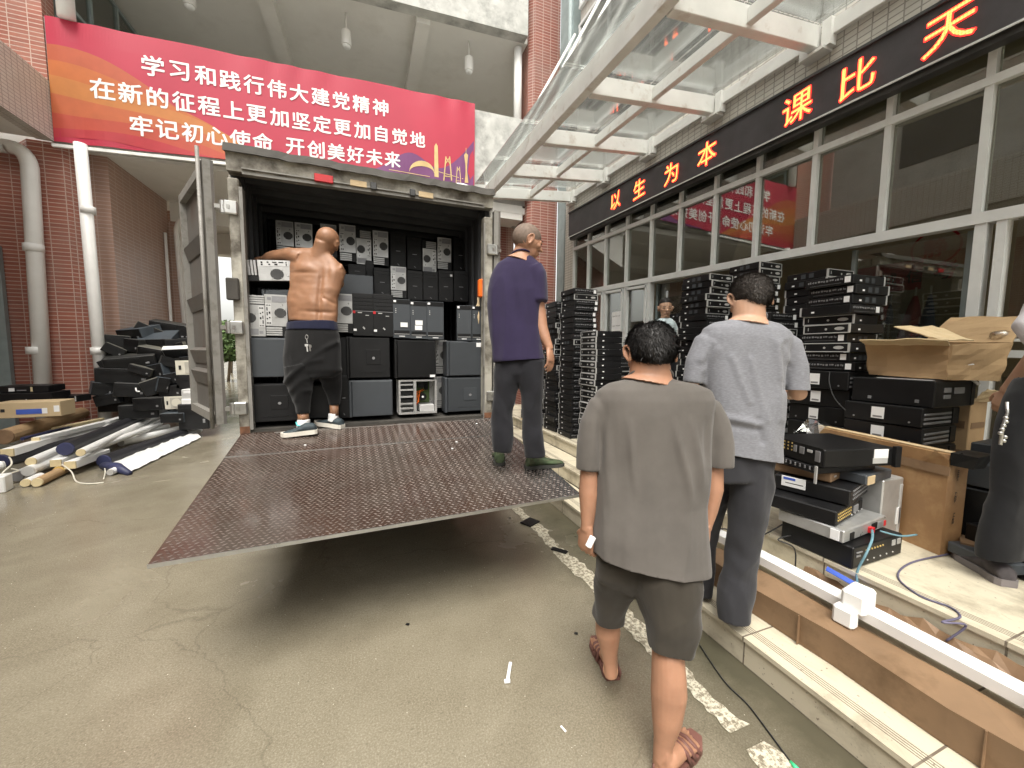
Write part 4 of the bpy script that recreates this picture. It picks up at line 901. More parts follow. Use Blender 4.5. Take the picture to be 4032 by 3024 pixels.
# ---------------------------------------------------------------- slim computers in stacks on the platform
PZ = .45
ORD = ['topmost', 'second', 'third', 'fourth', 'fifth', 'sixth', 'seventh', 'eighth', 'ninth', 'tenth', 'eleventh', 'twelfth', 'thirteenth', 'fourteenth', 'fifteenth', 'sixteenth', 'seventeenth', 'eighteenth', 'nineteenth', 'twentieth',
       'twenty-first', 'twenty-second', 'twenty-third', 'twenty-fourth', 'twenty-fifth', 'twenty-sixth', 'twenty-seventh', 'twenty-eighth', 'twenty-ninth']
def slim():
    t_ = thing('slim_computer', 'slim black computer', 'computer', PARK, 0, 'slim computers stacked on the platform')
    w_, d, h = .335, .36, .066; f = -d/2
    b = lambda nm, m_, p, q, ch=0., par=None: MB().b2(p, q, ch).build(nm, m_, par or t_)
    b('case', 'black_case', (-w_/2, f+.012, .002), (w_/2, d/2, h), .003)
    mb = MB(); mb.b2((-w_/2-.001, f, .001), (w_/2+.001, f+.014, .007), .002); mb.b2((-w_/2-.001, f, h-.005), (w_/2+.001, f+.014, h+.001), .002); mb.b2((-w_/2-.001, f, .007), (-w_/2+.009, f+.014, h-.005)); mb.b2((w_/2-.009, f, .007), (w_/2+.001, f+.014, h-.005))
    mb.build('bezel_frame', 'bezel_silver', t_)
    fr_ = b('front_panel', 'black_plastic', (-w_/2+.009, f+.002, .007), (w_/2-.009, f+.012, h-.005))
    mb = MB(); mb.disc((.1, f+.0022, .034), .034, (0, -1, 0), .003, 16, .012); mb.build('badge', 'bezel_silver', fr_)
    mb = MB(); mb.disc((.005, f+.0022, .032), .008, (0, -1, 0), .003, 10); mb.build('power_button', 'bezel_silver', fr_)
    mb = MB(); mb.b2((-.132, f, .024), (-.128, f+.0025, .048)); mb.build('logo_mark', 'bezel_silver', fr_)
    r_ = b('rear_panel', 'black_plastic', (-w_/2+.006, d/2-.001, .006), (w_/2-.006, d/2+.003, h-.004))
    mb = MB(); r4 = random.Random(4); x = -.1
    while x < .14: ww = r4.uniform(.004, .016); mb.b2((x, d/2, .038+r4.uniform(-.003, .003)), (x+ww, d/2+.005, .044+r4.uniform(0, .008))); x += ww+r4.uniform(.003, .012)
    mb.b2((-.09, d/2, .016), (.13, d/2+.004, .0175)); mb.build('port', 'port_grey', r_)
    b('asset_label', 'white_label', (-.15, d/2+.002, .014), (-.113, d/2+.006, .056), 0, r_)
    b('side_dot', 'white_label', (-w_/2-.002, .09, .02), (-w_/2+.001, .112, .032)); b('side_dot', 'white_label', (w_/2-.001, -.09, .02), (w_/2+.002, -.068, .032))
    mb = MB()
    for i in range(2): mb.b2((-w_/2-.0006, -.06+.07*i, .014), (-w_/2+.001, -.02+.07*i, .05))
    mb.build('side_vent', 'grey_case', t_); return t_
SP = slim(); sfirst = [True]
def stack(x, y, n, z0, uh, yaws, desc, jit=.012, yj=.03, adj='slim black computer'):
    for k in range(n):                                         # k = 0 is the topmost
        z = z0 + uh*(n-1-k); yw = yaws(k) if callable(yaws) else yaws
        loc = (x+rnd.uniform(-jit, jit), y+rnd.uniform(-jit, jit), z); rot = (0, 0, yw+rnd.uniform(-yj, yj))
        lb = '%s %s of %s' % (ORD[k] + ('' if k == 0 else ' from top'), adj, desc)
        if sfirst[0]: sfirst[0] = False; SP.location, SP.rotation_euler, SP.scale = loc, rot, (1, 1, uh/.068); SP['label'] = lb
        else: dup(SP, loc, rot, lb, None, (1, 1, uh/.068))
PI = math.pi
stack(2.56, 4.42, 27, PZ, .07, lambda k: 0 if k in (1, 9) else PI, 'tall stack at platform edge beside purple shirted man')
stack(2.545, 4.84, 25, PZ, .071, lambda k: 0 if k in (4, 5, 6, 7, 8, 9, 12) else PI, 'stack right behind the tall edge stack', .025, .08)
stack(2.56, 5.32, 12, PZ, .071, lambda k: PI, 'low stack near the yellow tape'); stack(2.56, 5.76, 12, PZ, .071, PI, 'farthest low stack on the platform')
stack(2.62, 3.97, 19, PZ, .071, lambda k: -PI/2, 'stack with brown sheened fronts facing the yard')
stack(3.42, 4.66, 17, PZ, .07, lambda k: 0 if k in (0, 4, 5) else PI, 'stack in front of the casement notice')
stack(3.05, 4.05, 11, PZ, .07, lambda k: 0 if k < 4 else PI, 'low stack behind the brown shirted man')
stack(4.40, 4.45, 24, PZ, .07, lambda k: 0 if k == 0 else PI, 'stack beside the man in pale blue')
stack(3.50, 3.30, 28, PZ, .069, lambda k: rnd.uniform(-.05, .2) if k < 6 else PI, 'high stack left of the grey shirted head', .02, .05)
stack(3.98, 3.10, 30-1, PZ, .071, lambda k: 0 if k < 3 else PI, 'highest stack behind the grey shirted head')
stack(3.56, 2.62, 21, PZ, .07, lambda k: 0 if k == 2 else PI, 'stack right of the grey shirted neck')
stack(3.92, 2.42, 26, PZ, .071, lambda k: 0 if k < 2 else PI, 'stack by the door right of grey shirted man')
YW_ = [PI/2, PI/2, PI/2, PI, -PI/2, -PI/2, PI/2, -PI/2, PI/2, PI/2]
stack(3.50, 1.97, 10, 1.425, .071, lambda k: YW_[k], 'jumbled stack on top of the rack units', .03, .1)
# rack units
GR = 'rack units stacked on the platform'
def rack():
    t_ = thing('rack_unit', 'black rack unit', 'rack unit', PARK, 0, GR); h = .13
    b = lambda nm, m_, p, q, ch=0., par=None: MB().b2(p, q, ch).build(nm, m_, par or t_)
    b('case', 'black_case', (-.21, -.21, .002), (.21, .21, h), .004)
    b('asset_label', 'white_label', (-.2125, -.02, .03), (-.2095, .05, .11))
    b('label_barcode', 'port_grey', (-.2132, -.01, .038), (-.2124, .04, .05))
    mb = MB(); [mb.b2((-.19, -.214, .02+.03*i), (.12, -.209, .034+.03*i), .002) for i in range(3)]; mb.build('vent_slat', 'port_grey', t_)
    b('end_panel', 'black_plastic', (.13, -.216, .01), (.205, -.209, .12), .003)
    mb = MB(); [mb.disc((-.2095, -.15+.3*i, .03), .006, (-1, 0, 0), .003, 8) for i in range(2)]; mb.build('screw', 'port_grey', t_)
    return t_
RK = rack()
for k in range(7):
    loc = (3.52+rnd.uniform(-.02, .02), 1.99+rnd.uniform(-.015, .015), PZ+.139*k); rot = (0, 0, rnd.uniform(-.06, .04)); lb = '%s rack unit under the jumbled slim computers' % ORD[6-k].replace('topmost', 'top')
    if k == 0: RK.location, RK.rotation_euler = loc, rot; RK['label'] = lb
    else: dup(RK, loc, rot, lb, GR, (1, 1, 1.06))
for k in range(6): dup(RK, (3.49+rnd.uniform(-.02, .02), 1.55+rnd.uniform(-.01, .01), PZ+.128*k), (0, 0, rnd.uniform(-.05, .05)), '%s rack unit below the wide black amplifier' % ORD[5-k].replace('topmost', 'top'), GR, (1.05, 1., .97))
def unit(lb, cx, cy, z0, dims, yaw, m_='black_case', name='amplifier', cat='amplifier', detail=(), ch=.006):
    """a flat appliance; details are (part, material, x0, x1, z0, z1) on its front (-y) or ('L', ...) on its left flank (-x)"""
    t_ = thing(name, lb, cat, (cx, cy, z0), yaw, 'amplifiers and receivers piled on the platform'); w_, d, h = dims
    MB().b2((-w_/2, -d/2, .004), (w_/2, d/2, h), ch).build('case', m_, t_)
    for dt in detail:
        nm, dm, x0, x1, a0, a1 = dt[:6]; out = dt[7] if len(dt) > 7 else .004
        if len(dt) > 6 and dt[6] == 'L': MB().b2((-w_/2-out, x0, a0), (-w_/2+.002, x1, a1), .001).build(nm, dm, t_)
        elif len(dt) > 6 and dt[6] == 'T': MB().b2((x0, a0, h-.001), (x1, a1, h+.002)).build(nm, dm, t_)
        else: MB().b2((x0, -d/2-out, a0), (x1, -d/2+.002, a1), .001).build(nm, dm, t_)
    return t_
def jacks(x0, x1, z0, z1, nx_, nz_, m_='gold', side='F', sz=.006): return [('jack', m_, x0+(x1-x0)*i/max(1, nx_-1), x0+(x1-x0)*i/max(1, nx_-1)+sz*1.4, z0+(z1-z0)*j/max(1, nz_-1), z0+(z1-z0)*j/max(1, nz_-1)+sz*1.4, side) for i in range(nx_) for j in range(nz_)]
unit('wide black amplifier on top of the rack units under the open carton', 3.54, 1.53, PZ+.765, (.48, .44, .175), .0, detail=[('display', 'port_grey', -.14, -.06, .1, .13), ('display', 'port_grey', -.14, -.06, .06, .085), ('vent', 'port_grey', -.02, .1, .09, .13), ('top_sheet', 'white_label', -.2, .2, -.18, .1, 'T'), ('end_cap', 'black_plastic', .19, .235, .01, .17), ('foot_screw', 'port_grey', -.15, -.13, .03, .05, 'L'), ('foot_screw', 'port_grey', .1, .12, .03, .05, 'L')])
mb = MB(); mb.tube([(3.62, 1.32, 1.402), (3.70, 1.30, 1.396), (3.75, 1.285, 1.36)], .009); mb.tube([(3.70, 1.30, 1.396), (3.77, 1.32, 1.405)], .007); tag(mb.build('paper_scrap', 'white_label', None, True), 'white torn tape on top of the wide black amplifier', 'scrap')
# the pile of receivers at the platform edge
unit('wide black amplifier with gold knobs row at the bottom of the front pile', 2.515, 1.335, PZ, (.45, .36, .12), .02, detail=[('name_strip', 'port_grey', -.2, -.15, .085, .092), ('name_strip', 'port_grey', -.2, -.165, .065, .075)] + jacks(-.12, .03, .085, .085, 7, 1) + jacks(-.16, .13, .03, .03, 6, 1, 'bezel_silver', 'F', .005) + [('knob', 'bezel_silver', .12, .15, .07, .1), ('knob', 'bezel_silver', .17, .2, .07, .1)])
unit('silver flat player with red plug on the bottom amplifier', 2.49, 1.37, PZ+.122, (.46, .32, .072), .10, 'silver', 'disc_player', 'player', [('rear_label', 'white_label', -.14, -.1, .01, .065, 'L'), ('socket', 'black_plastic', -.17, -.13, .012, .05), ('socket', 'red_plastic', .02, .05, .015, .045, 'F', .02), ('socket', 'black_plastic', .06, .12, .02, .055), ('vent', 'port_grey', .14, .19, .018, .05), ('socket', 'red_plastic', .205, .225, .015, .045)])
unit('black receiver with gold jacks facing the camera on the silver player', 2.44, 1.44, PZ+.196, (.40, .34, .082), .22, detail=jacks(-.18, .0, .025, .06, 9, 3) + [('socket', 'port_grey', .05, .12, .02, .06), ('socket', 'black_plastic', .13, .18, .02, .07)] + jacks(.02, .18, .012, .012, 4, 1, 'bezel_silver'))
unit('black receiver with a white barcode label on its flank in the front pile', 2.55, 1.47, PZ+.280, (.40, .36, .092), .28, detail=[('barcode_label', 'white_label', .02, .14, .035, .095, 'L'), ('barcode', 'blue_print', .07, .13, .075, .09, 'L', .005), ('barcode', 'black_ink', .03, .12, .055, .06, 'L', .005)] + jacks(-.15, .15, .03, .075, 12, 3, 'port_grey'))
unit('small brown metal box lying on the labelled receiver', 2.46, 1.52, PZ+.375, (.16, .32, .055), .25, 'wet_cardboard', 'metal_box', 'box', [('rivet', 'bezel_silver', -.04, -.03, .03, .04), ('rivet', 'bezel_silver', -.02, -.01, .03, .04)])
unit('flat dark grey device right of the brown metal box', 2.70, 1.42, PZ+.375, (.3, .3, .06), .1, 'grey_case', 'network_switch', 'device', [('end_cap', 'pale_cardboard', -.14, -.06, .004, .052)])
unit('black receiver with jack rows under the topmost one', 2.55, 1.50, PZ+.432, (.43, .34, .045), -.12, detail=jacks(-.16, .1, .02, .03, 10, 2, 'port_grey', 'L') + [('support_strip', 'bezel_silver', -.17, -.155, -.05, .05, 'L')])
unit('topmost big black receiver of the front pile with jacks and two stickers', 2.58, 1.47, PZ+.478, (.46, .40, .105), -.22, detail=[('rear_plate', 'black_plastic', -.19, .19, .006, .108, 'L', .003)] + jacks(-.0, .16, .05, .09, 7, 3, 'gold', 'L', .007) + [('socket', 'port_grey', -.03, -.01, .05, .09, 'L', .008), ('socket', 'port_grey', -.08, -.05, .05, .09, 'L', .008), ('socket', 'bezel_silver', -.13, -.1, .07, .085, 'L', .008), ('socket', 'port_grey', -.18, -.15, .03, .09, 'L', .008), ('white_sticker', 'white_label', .08, .17, .05, .1), ('grey_sticker', 'bezel_silver', .075, .17, .02, .05, 'F', .003), ('front_panel', 'black_plastic', .2, .235, .0, .116, 'F', .02)])
unit('grey computer tower standing behind the front receiver pile', 2.86, 1.33, PZ, (.2, .12, .38), 0, 'silver', 'desktop_tower', 'computer', [('white_tag', 'white_label', .05, .085, .1, .2), ('edge_trim', 'bezel_silver', .07, .09, .02, .34)])
unit('flat black recorder beside the grey shirted man\'s hip', 3.05, 1.98, PZ+.3, (.45, .35, .08), -.1, name='recorder', cat='recorder', detail=[('silver_line', 'port_grey', -.15, .1, .07, .076, 'L'), ('red_light', 'red_plastic', -.02, .0, .03, .036, 'L')])
unit('black box under the recorder beside the grey shirted man', 3.05, 2.0, PZ, (.42, .38, .3), -.05, name='subwoofer', cat='speaker', detail=[('grille', 'black_plastic', -.17, .17, .02, .28, 'L')])
# cartons
def carton(lb, p, q, base, z0, z1, th, m_='cardboard', name='carton', extra=None):
    t_ = thing(name, lb, 'box', (p[0], p[1], z0)); mb = MB(); d = (V((*q, 0))-V((*p, 0))).normalized(); n_ = V((-d.y, d.x, 0))*th
    a, b_ = V((*p, z0)), V((*q, z0)); mb.prism([a, b_, b_+n_, a+n_], (0, 0, z1-z0)); mb.build('board', m_, t_, world=True); return t_
mat('taped_carton', (.31, .175, .08), .5, var=.14, vs=5, dirt=(.42, .27, .13), dscale=5, bs=.2, bscale=40)
c1 = carton('tall flat brown carton on edge behind the receiver pile', (2.93, 1.08), (3.10, 1.86), 0, PZ, 1.015, -.13, 'taped_carton')
mb = MB(); mb.bar((2.99, 1.08, 1.02), (3.16, 1.86, 1.02), .05, .004); mb.build('tape', 'pale_cardboard', c1, world=True)
mb = MB()
for z in (.9,): mb.prism([V((2.922, 1.07, z)), V((3.02, 1.535, z)), V((3.018, 1.537, z)), V((2.92, 1.072, z))], (0, 0, .05))
mb.build('tape_band', 'wet_cardboard', c1, world=True)
mb = MB(); 
for i, ch in enumerate('易碎品'): addtext(mb, ch, (3.0, 1.066, .9-.12*i), (1, .1, 0), (0, 0, 1), .07)
mb.build('print', 'black_ink', c1, world=True)
for (x, y, z), lb in (((3.02, 1.83, 1.02), 'crumpled clear plastic wrap on the far corner of the flat carton'), ((3.0, 1.1, 1.0), 'clear plastic wrap taped on the near corner of the flat carton')):
    mb = MB(); r4 = random.Random(int(y*100)); g = [[mb.pt((x+(-.09+.06*i), y+(-.07+.05*j), z+r4.uniform(-.05, .05))) for j in range(4)] for i in range(4)]
    for i in range(3):
        for j in range(3): mb.face([g[i][j], g[i+1][j], g[i+1][j+1], g[i][j+1]])
    tag(mb.build('plastic_wrap', 'clear_film'), lb, 'plastic')
mb = MB(); mb.hexa([(2.93, .99, .96), (3.08, 1.0, .95), (3.09, 1.08, .95), (2.93, 1.075, .96)], [(2.91, .97, 1.03), (3.1, .98, 1.03), (3.1, 1.08, 1.03), (2.92, 1.075, 1.03)]); tag(mb.build('corner_guard', 'black_plastic'), 'black corner guard on the near top corner of the flat carton', 'guard')
mb = MB(); mb.box((3.05, 1.0, PZ+.05), (.14, .1, .1), M.Rotation(.4, 3, 'Z')); tag(mb.build('small_carton', 'wet_cardboard'), 'small dark carton at the foot of the tall flat carton', 'box')
# open carton on the wide amplifier
oc = thing('open_carton', 'large open cardboard box with loose flaps on top of the wide amplifier', 'box', (3.6, 1.5, 1.42))
def sheet(mb, pts, t=.006, n=7, am=.012):                    # a board with dents
    a, b, c_, d = [V(p) for p in pts]; n_ = (b-a).cross(c_-a).normalized(); G = []
    for s_ in (0, 1):
        G.append([[mb.pt((a*(1-u)+b*u)*(1-v)+(d*(1-u)+c_*u)*v + n_*(t*s_ + am*noise.noise(V((u*3.1+a.x*5, v*3.3+a.y*7, a.z*9))) + am*.5*noise.noise(V((u*8, v*8, a.x*3))))) for v in [j/n for j in range(n+1)]] for u in [i/n for i in range(n+1)]])
    for i in range(n):
        for j in range(n): mb.face([G[1][i][j], G[1][i+1][j], G[1][i+1][j+1], G[1][i][j+1]]); mb.face([G[0][i][j], G[0][i][j+1], G[0][i+1][j+1], G[0][i+1][j]])
        for k in (0, n): mb.face([G[0][i][k], G[0][i+1][k], G[1][i+1][k], G[1][i][k]]); mb.face([G[0][k][i], G[0][k][i+1], G[1][k][i+1], G[1][k][i]])
b = [V((3.38, 1.30, 1.40)), V((3.80, 1.22, 1.39)), V((3.86, 1.62, 1.40)), V((3.40, 1.70, 1.41))]; tp = [V((3.37, 1.29, 1.615)), V((3.83, 1.19, 1.635)), V((3.90, 1.64, 1.64)), V((3.38, 1.73, 1.63))]; mb = MB()
for i in range(4): j = (i+1) % 4; sheet(mb, [b[i], b[j], tp[j], tp[i]])
sheet(mb, b); mb.build('box_body', 'cardboard', oc, world=True)
mb = MB(); sheet(mb, [tp[3], tp[0], V((3.27, 1.27, 1.645)), V((3.25, 1.70, 1.66))]); mb.build('flap', 'pale_cardboard', oc, world=True)
mb = MB(); sheet(mb, [V((3.36, 1.33, 1.64)), V((3.56, 1.26, 1.645)), V((3.60, 1.48, 1.745)), V((3.42, 1.60, 1.74))]); mb.build('flap', 'pale_cardboard', oc, world=True)
mb = MB(); sheet(mb, [tp[2], tp[1], V((4.02, 1.2, 1.80)), V((4.04, 1.56, 1.83))]); mb.build('flap', 'cardboard', oc, world=True)
mb = MB(); mb.hexa([(3.52, 1.272, 1.49), (3.64, 1.249, 1.495), (3.64, 1.242, 1.495), (3.52, 1.265, 1.49)], [(3.525, 1.262, 1.58), (3.645, 1.239, 1.585), (3.645, 1.232, 1.585), (3.525, 1.255, 1.58)]); mb.build('shipping_label', 'white_label', oc, world=True)
mb = MB(); mb.bar((3.69, 1.224, 1.585), (3.75, 1.211, 1.59), .04, .004, (0, 1, 0)); mb.build('red_print', 'red_ink', oc, world=True)
mb = MB(); mb.tube([(3.86, 1.28, 1.68), (4.0, 1.22, 1.70)], [.03, .035], 8); tag(mb.build('plastic_pack', 'clear_film', None, True), 'clear plastic pack lying on the back flap of the open carton', 'pack')
kb = thing('kraft_carton', 'tall narrow brown carton with torn top right of the rack units', 'box', (3.95, 1.42, PZ)); mb = MB(); mb.b2((3.84, 1.34, PZ), (4.06, 1.5, 1.24), .004); mb.build('board', 'cardboard', kb, world=True)
mb = MB(); sheet(mb, [V((3.84, 1.34, 1.24)), V((4.06, 1.34, 1.24)), V((4.04, 1.27, 1.31)), V((3.88, 1.29, 1.33))]); sheet(mb, [V((3.92, 1.42, 1.24)), V((3.97, 1.42, 1.24)), V((3.99, 1.44, 1.38)), V((3.93, 1.43, 1.4))]); mb.build('torn_flap', 'pale_cardboard', kb, world=True)
mb = MB(); [mb.b2((3.838, 1.36, z), (3.8405, 1.48, z+.05)) for z in (.6, .85, 1.05)]; [mb.b2((3.86, 1.3372, z), (4.04, 1.3395, z+.04)) for z in (.6, .85, 1.05)]; mb.build('print_band', 'wet_cardboard', kb, world=True)
for cx, cy, z0, dm, yw, mm, lb in ((4.0, 1.16, PZ, (.3, .22, .3), .2, 'pale_cardboard', 'lower brown carton by the low window right of the kraft carton'), (4.02, 1.17, PZ+.302, (.26, .2, .16), -.15, 'cardboard', 'upper brown carton by the low window right of the kraft carton')):
    t_ = thing('carton', lb, 'box', (cx, cy, z0), yw); MB().b2((-dm[0]/2, -dm[1]/2, 0), (dm[0]/2, dm[1]/2, dm[2]), .004).build('board', mm, t_); MB().b2((-dm[0]/2-.001, -.02, .01), (dm[0]/2+.001, .02, dm[2]+.001)).build('tape', 'taped_carton', t_)
# clutter behind the walking legs at the right edge
unit('black printer lying behind the black trousers at right', 3.42, .98, PZ+.36, (.42, .36, .14), .12, 'grey_case', 'printer', 'printer', [('status_light', 'bezel_silver', -.18, -.165, .1, .115), ('red_stripe', 'red_plastic', -.2, -.16, .07, .078), ('slot', 'black_plastic', -.1, .15, .06, .08)])
unit('black computer lying under the printer at right', 3.42, 1.0, PZ+.02, (.44, .4, .33), .1, name='desktop_tower', cat='computer', detail=[('side_panel', 'black_plastic', -.2, .2, .02, .3)])
unit('white box with a small hole behind the black trousers', 3.25, .78, PZ+.20, (.26, .3, .10), -.25, 'white_plastic', 'white_box', 'box', [('hole', 'black_ink', -.06, -.03, .04, .06)])
unit('black flat case under the white box at right', 3.2, .82, PZ, (.4, .34, .19), -.3, name='desktop_tower', cat='computer', detail=[('front_strip', 'grey_case', -.18, .18, .03, .16)])
unit('grey flat case tilted on the floor beside the walking shoe', 3.05, .9, PZ+.03, (.3, .24, .06), -.35, 'grey_case', 'drive_case', 'case', [('paper_tag', 'pale_cardboard', -.02, .06, -.02, .05, 'T')])
unit('dark flat unit on top of the printer at right', 3.5, 1.02, PZ+.51, (.3, .28, .08), .05, 'grey_case', 'scanner', 'scanner', [('paper_tag', 'white_label', -.14, -.08, .02, .07)])
# ---------------------------------------------------------------- long tube, foam, cartons and paper on the steps
lc = thing('long_carton', 'long wet brown carton lying on the middle step along the riser', 'box', (1.93, .5, .15))
mb = MB(); n = 16; R_ = []
for i in range(n+1):
    y = -1.2+2.95*i/n; j = .008*math.sin(i*1.7); R_.append([V((1.925+j, y, .153)), V((1.915+j*.5, y, .303+j)), V((2.07, y, .318-j)), V((2.10, y, .304)), V((1.998, y, .153))])
mb.loft(R_); mb.build('board', 'wet_cardboard', lc, world=True)
for y in (.55, 1.15): MB().b2((1.908, y, .155), (1.926, y+.004, .3)).build('crease', 'brown_paper', lc, world=True)
pa, pb_ = V((2.115, -1.3, .372)), V((2.115, 2.55, .372))
tb_ = thing('screen_case', 'long white metal projection screen case lying on the middle step', 'tube', (2.11, .5, .33))
mb = MB(); P6 = [V((.046*math.cos(rad(30+60*k)), 0, .046*math.sin(rad(30+60*k)))) for k in range(6)]
mb.loft([[pa+q for q in P6], [pb_+q for q in P6]]); mb.build('housing', 'white_plastic', tb_, world=True)
for y, h, lb in ((1.02, .10, 'white foam block on the screen case, the farther of two'), (.43, .13, 'white foam block on the screen case, the nearer of two')):
    t_ = thing('foam_block', lb, 'foam block', (2.11, y, .32), 0, 'foam blocks on the screen case'); MB().box((2.10, y, .425), (.13, .09, .1), M.Rotation(.15, 3, 'Z'), .012).build('upper_block', 'foam_white', t_, world=True)
    MB().box((2.03, y+.01, .355), (.055, .085, .09), M.Rotation(.1, 3, 'Z'), .012).build('lower_block', 'foam_white', t_, world=True)
mb = MB(); r4 = random.Random(11); ny = 46; G = [[None]*6 for _ in range(ny+1)]
for i in range(ny+1):
    y = -1.1+2.45*i/ny
    for j in range(6):
        x = 2.165+.115*j/5; z = .304+.05*max(0, j-1)/5+.045*noise.noise(V((y*5, j*.9, 1)))+.03*noise.noise(V((y*14, j*1.7, 5)))
        G[i][j] = mb.pt((min(x, 2.283), y, max(.306, z+.02)))
for i in range(ny):
    for j in range(5): mb.face([G[i][j], G[i+1][j], G[i+1][j+1], G[i][j+1]])
o = tag(mb.build('wrapping_paper', 'brown_paper'), 'crumpled brown wrapping paper between the screen case and the platform riser', 'paper')
mb = MB(); mb.box((2.24, 1.17, .42), (.05, .12, .004), M.Rotation(.4, 3, 'Z') @ M.Rotation(.3, 3, 'X')); tag(mb.build('blue_tape', 'blue_print'), 'strip of blue tape on the brown wrapping paper', 'tape')
# cables
def cable(lb, pts, r, m_, name='cable'):
    c_ = [V(p) for p in pts]; out = []
    for i in range(len(c_)-1):
        p0, p1, p2, p3 = c_[max(0, i-1)], c_[i], c_[i+1], c_[min(len(c_)-1, i+2)]
        for k in range(6): t = k/6; out.append(.5*((2*p1)+(p2-p0)*t+(2*p0-5*p1+4*p2-p3)*t*t+(3*p1-p0-3*p2+p3)*t**3))
    return tag(MB().tube(out+[c_[-1]], r, 6).build(name, m_, None, True), lb, 'cable')
cable('thin black cable running along the painted line to a green plug', [at(2755, 2540, Z=.006), at(2850, 2680, Z=.006), at(2940, 2770, Z=.006), at(3010, 2860, Z=.006), at(3120, 3010, Z=.006)], .0032, 'cable_black')
g = MB().tube([at(3112, 2998, Z=.008), at(3140, 3030, Z=.008)], [.005, .009], 8).build('cable_plug', 'green_plastic', None, True); tag(g, 'green cable plug at the bottom of the photo', 'plug')
cable('violet cable curling over the platform onto the wrapping paper', [(2.98, 1.06, .46), at(3590, 2215, Z=.455), at(3535, 2270, Z=.455), at(3620, 2345, Z=.455), at(3740, 2390, Z=.455), at(3780, 2430, Z=.455), at(3710, 2450, Z=.455), (2.27, .74, .45), (2.24, .78, .36)], .0045, 'cable_violet')
cable('blue cable hanging from the silver player over the amplifier', [(2.52, 1.19, .61), (2.42, 1.14, .6), (2.34, 1.12, .55), (2.30, 1.13, .46), (2.285, 1.12, .40)], .006, 'cable_blue'); cable('pale blue cable trailing right from the silver player', [(2.55, 1.17, .61), (2.65, 1.13, .585), (2.78, 1.12, .575)], .005, 'cable_blue')
cable('loose black cables beside the pile over the step edge', [(2.3, 1.5, .55), (2.24, 1.56, .47), (2.2, 1.62, .42), (2.12, 1.75, .43), (2.0, 1.8, .4)], .004, 'cable_black')
cable('second black cable hanging over the platform riser', [(2.3, 1.45, .5), (2.22, 1.48, .47), (2.27, 1.42, .44), (2.26, 1.4, .33)], .004, 'cable_black')
r6 = random.Random(17)
for i, (x, y, z, lb) in enumerate(((3.30, 1.9, 1.42, 'black cable drooping over the rack units under the jumbled stack'), (3.31, 1.62, 1.05, 'grey cable looped between the two rack unit piles'), (3.33, 3.2, 1.6, 'black cable hanging down the high stack by the grey shirted head'), (2.44, 3.82, 1.1, 'black cable hanging in front of the brown sheened stack'), (2.75, 1.62, .47, 'black cable coiled on the platform behind the receiver pile'))):
    cable(lb, [(x, y, z)] + [(x-.03+r6.uniform(-.05, .03), y-.06*k+r6.uniform(-.06, .06), max(PZ+.006, z-.11*k+r6.uniform(-.04, .03))) for k in range(1, 5)], .004, 'cable_black' if i != 1 else 'port_grey')
mb = MB(); mb.box((2.5, 5.55, PZ+.004), (.35, .5, .006)); tag(mb.build('yellow_tape', 'banner_gold'), 'yellow strip on the platform beside the low stacks', 'tape')
# litter on the ground
def flat(lb, px, py, dims, yaw, m_, name): p = at(px, py, Z=0); return tag(MB().box((p.x, p.y, dims[2]/2+.005), dims, M.Rotation(yaw, 3, 'Z') @ M.Rotation(.02, 3, 'X'), .003).build(name, m_), lb, 'litter')
flat('square black foam pad on the ground beside the painted line', 2087, 2060, (.14, .12, .012), .5, 'black_plastic', 'foam_pad'); flat('narrow black foam strip on the painted line', 2202, 2172, (.13, .04, .012), -.9, 'black_plastic', 'foam_strip')
wt = at(2004, 2652, Z=0); a = rad(62); mb = MB(); dv = V((math.cos(a), math.sin(a), 0))*.055; mb.bar(wt-dv+V((0, 0, .008)), wt+dv+V((0, 0, .01)), .016, .012, ch=.003); mb.bar(wt-dv-V((.012, -.006, -.008)), wt-dv+V((.012, -.006, .014)), .012, .012)
tag(mb.build('plastic_clip', 'white_plastic'), 'small white plastic clip lying on the wet ground', 'litter')
for px, py, lb in ((1605, 2462, 'tiny dark leaf scrap below the tail lift'), (2008, 2042, 'tiny dark scrap near the black foam pad'), (2268, 2498, 'tiny dark scrap left of the sandal')): flat(lb, px, py, (.014, .02, .004), 1, 'black_plastic', 'leaf_scrap')
flat('small white straw wrapper right of the plastic clip', 2218, 2875, (.008, .03, .003), .3, 'white_plastic', 'straw_wrapper')
# ---------------------------------------------------------------- rolled screens, pipes and cartons at the left
def z8(x, y): return x*.37975, 1500+y*.37975
GS = 'rolled screens heaped at the left'
def roll(lb, a, za, b, zb, r, m_, capm=None, sect='round', name='screen_roll'):
    p, q = at(*z8(*a), Z=za), at(*z8(*b), Z=zb); t_ = thing(name, lb, 'roll', p, 0, GS); mb = MB()
    if sect == 'round': mb.tube([p, q], r, 14); mb.build('tube', m_, t_, False, True)
    else: mb.bar(p, q, r*2, r*1.7, ch=.006); mb.build('tube', m_, t_, world=True)
    if capm:
        d = (p-q).normalized(); mb = MB()
        if sect == 'round': mb.tube([p+d*.001, p+d*.018], [r*.97, r*.9], 14)
        else: mb.bar(p+d*.001, p+d*.02, r*1.9, r*1.6)
        mb.build('end_cap', capm, t_, world=True)
    return t_
roll('white tube with a cream cap on top of the white heap', (840, 742), .26, (1700, 330), .2, .047, 'white_plastic', 'cream_cap')
roll('squared white tube with a tan cap near the loose cord', (585, 850), .16, (1690, 395), .16, .05, 'white_plastic', 'cream_cap', 'box')
roll('white tube at the front of the heap with a pale cap', (295, 935), .13, (1120, 590), .12, .06, 'white_plastic', 'bezel_silver')
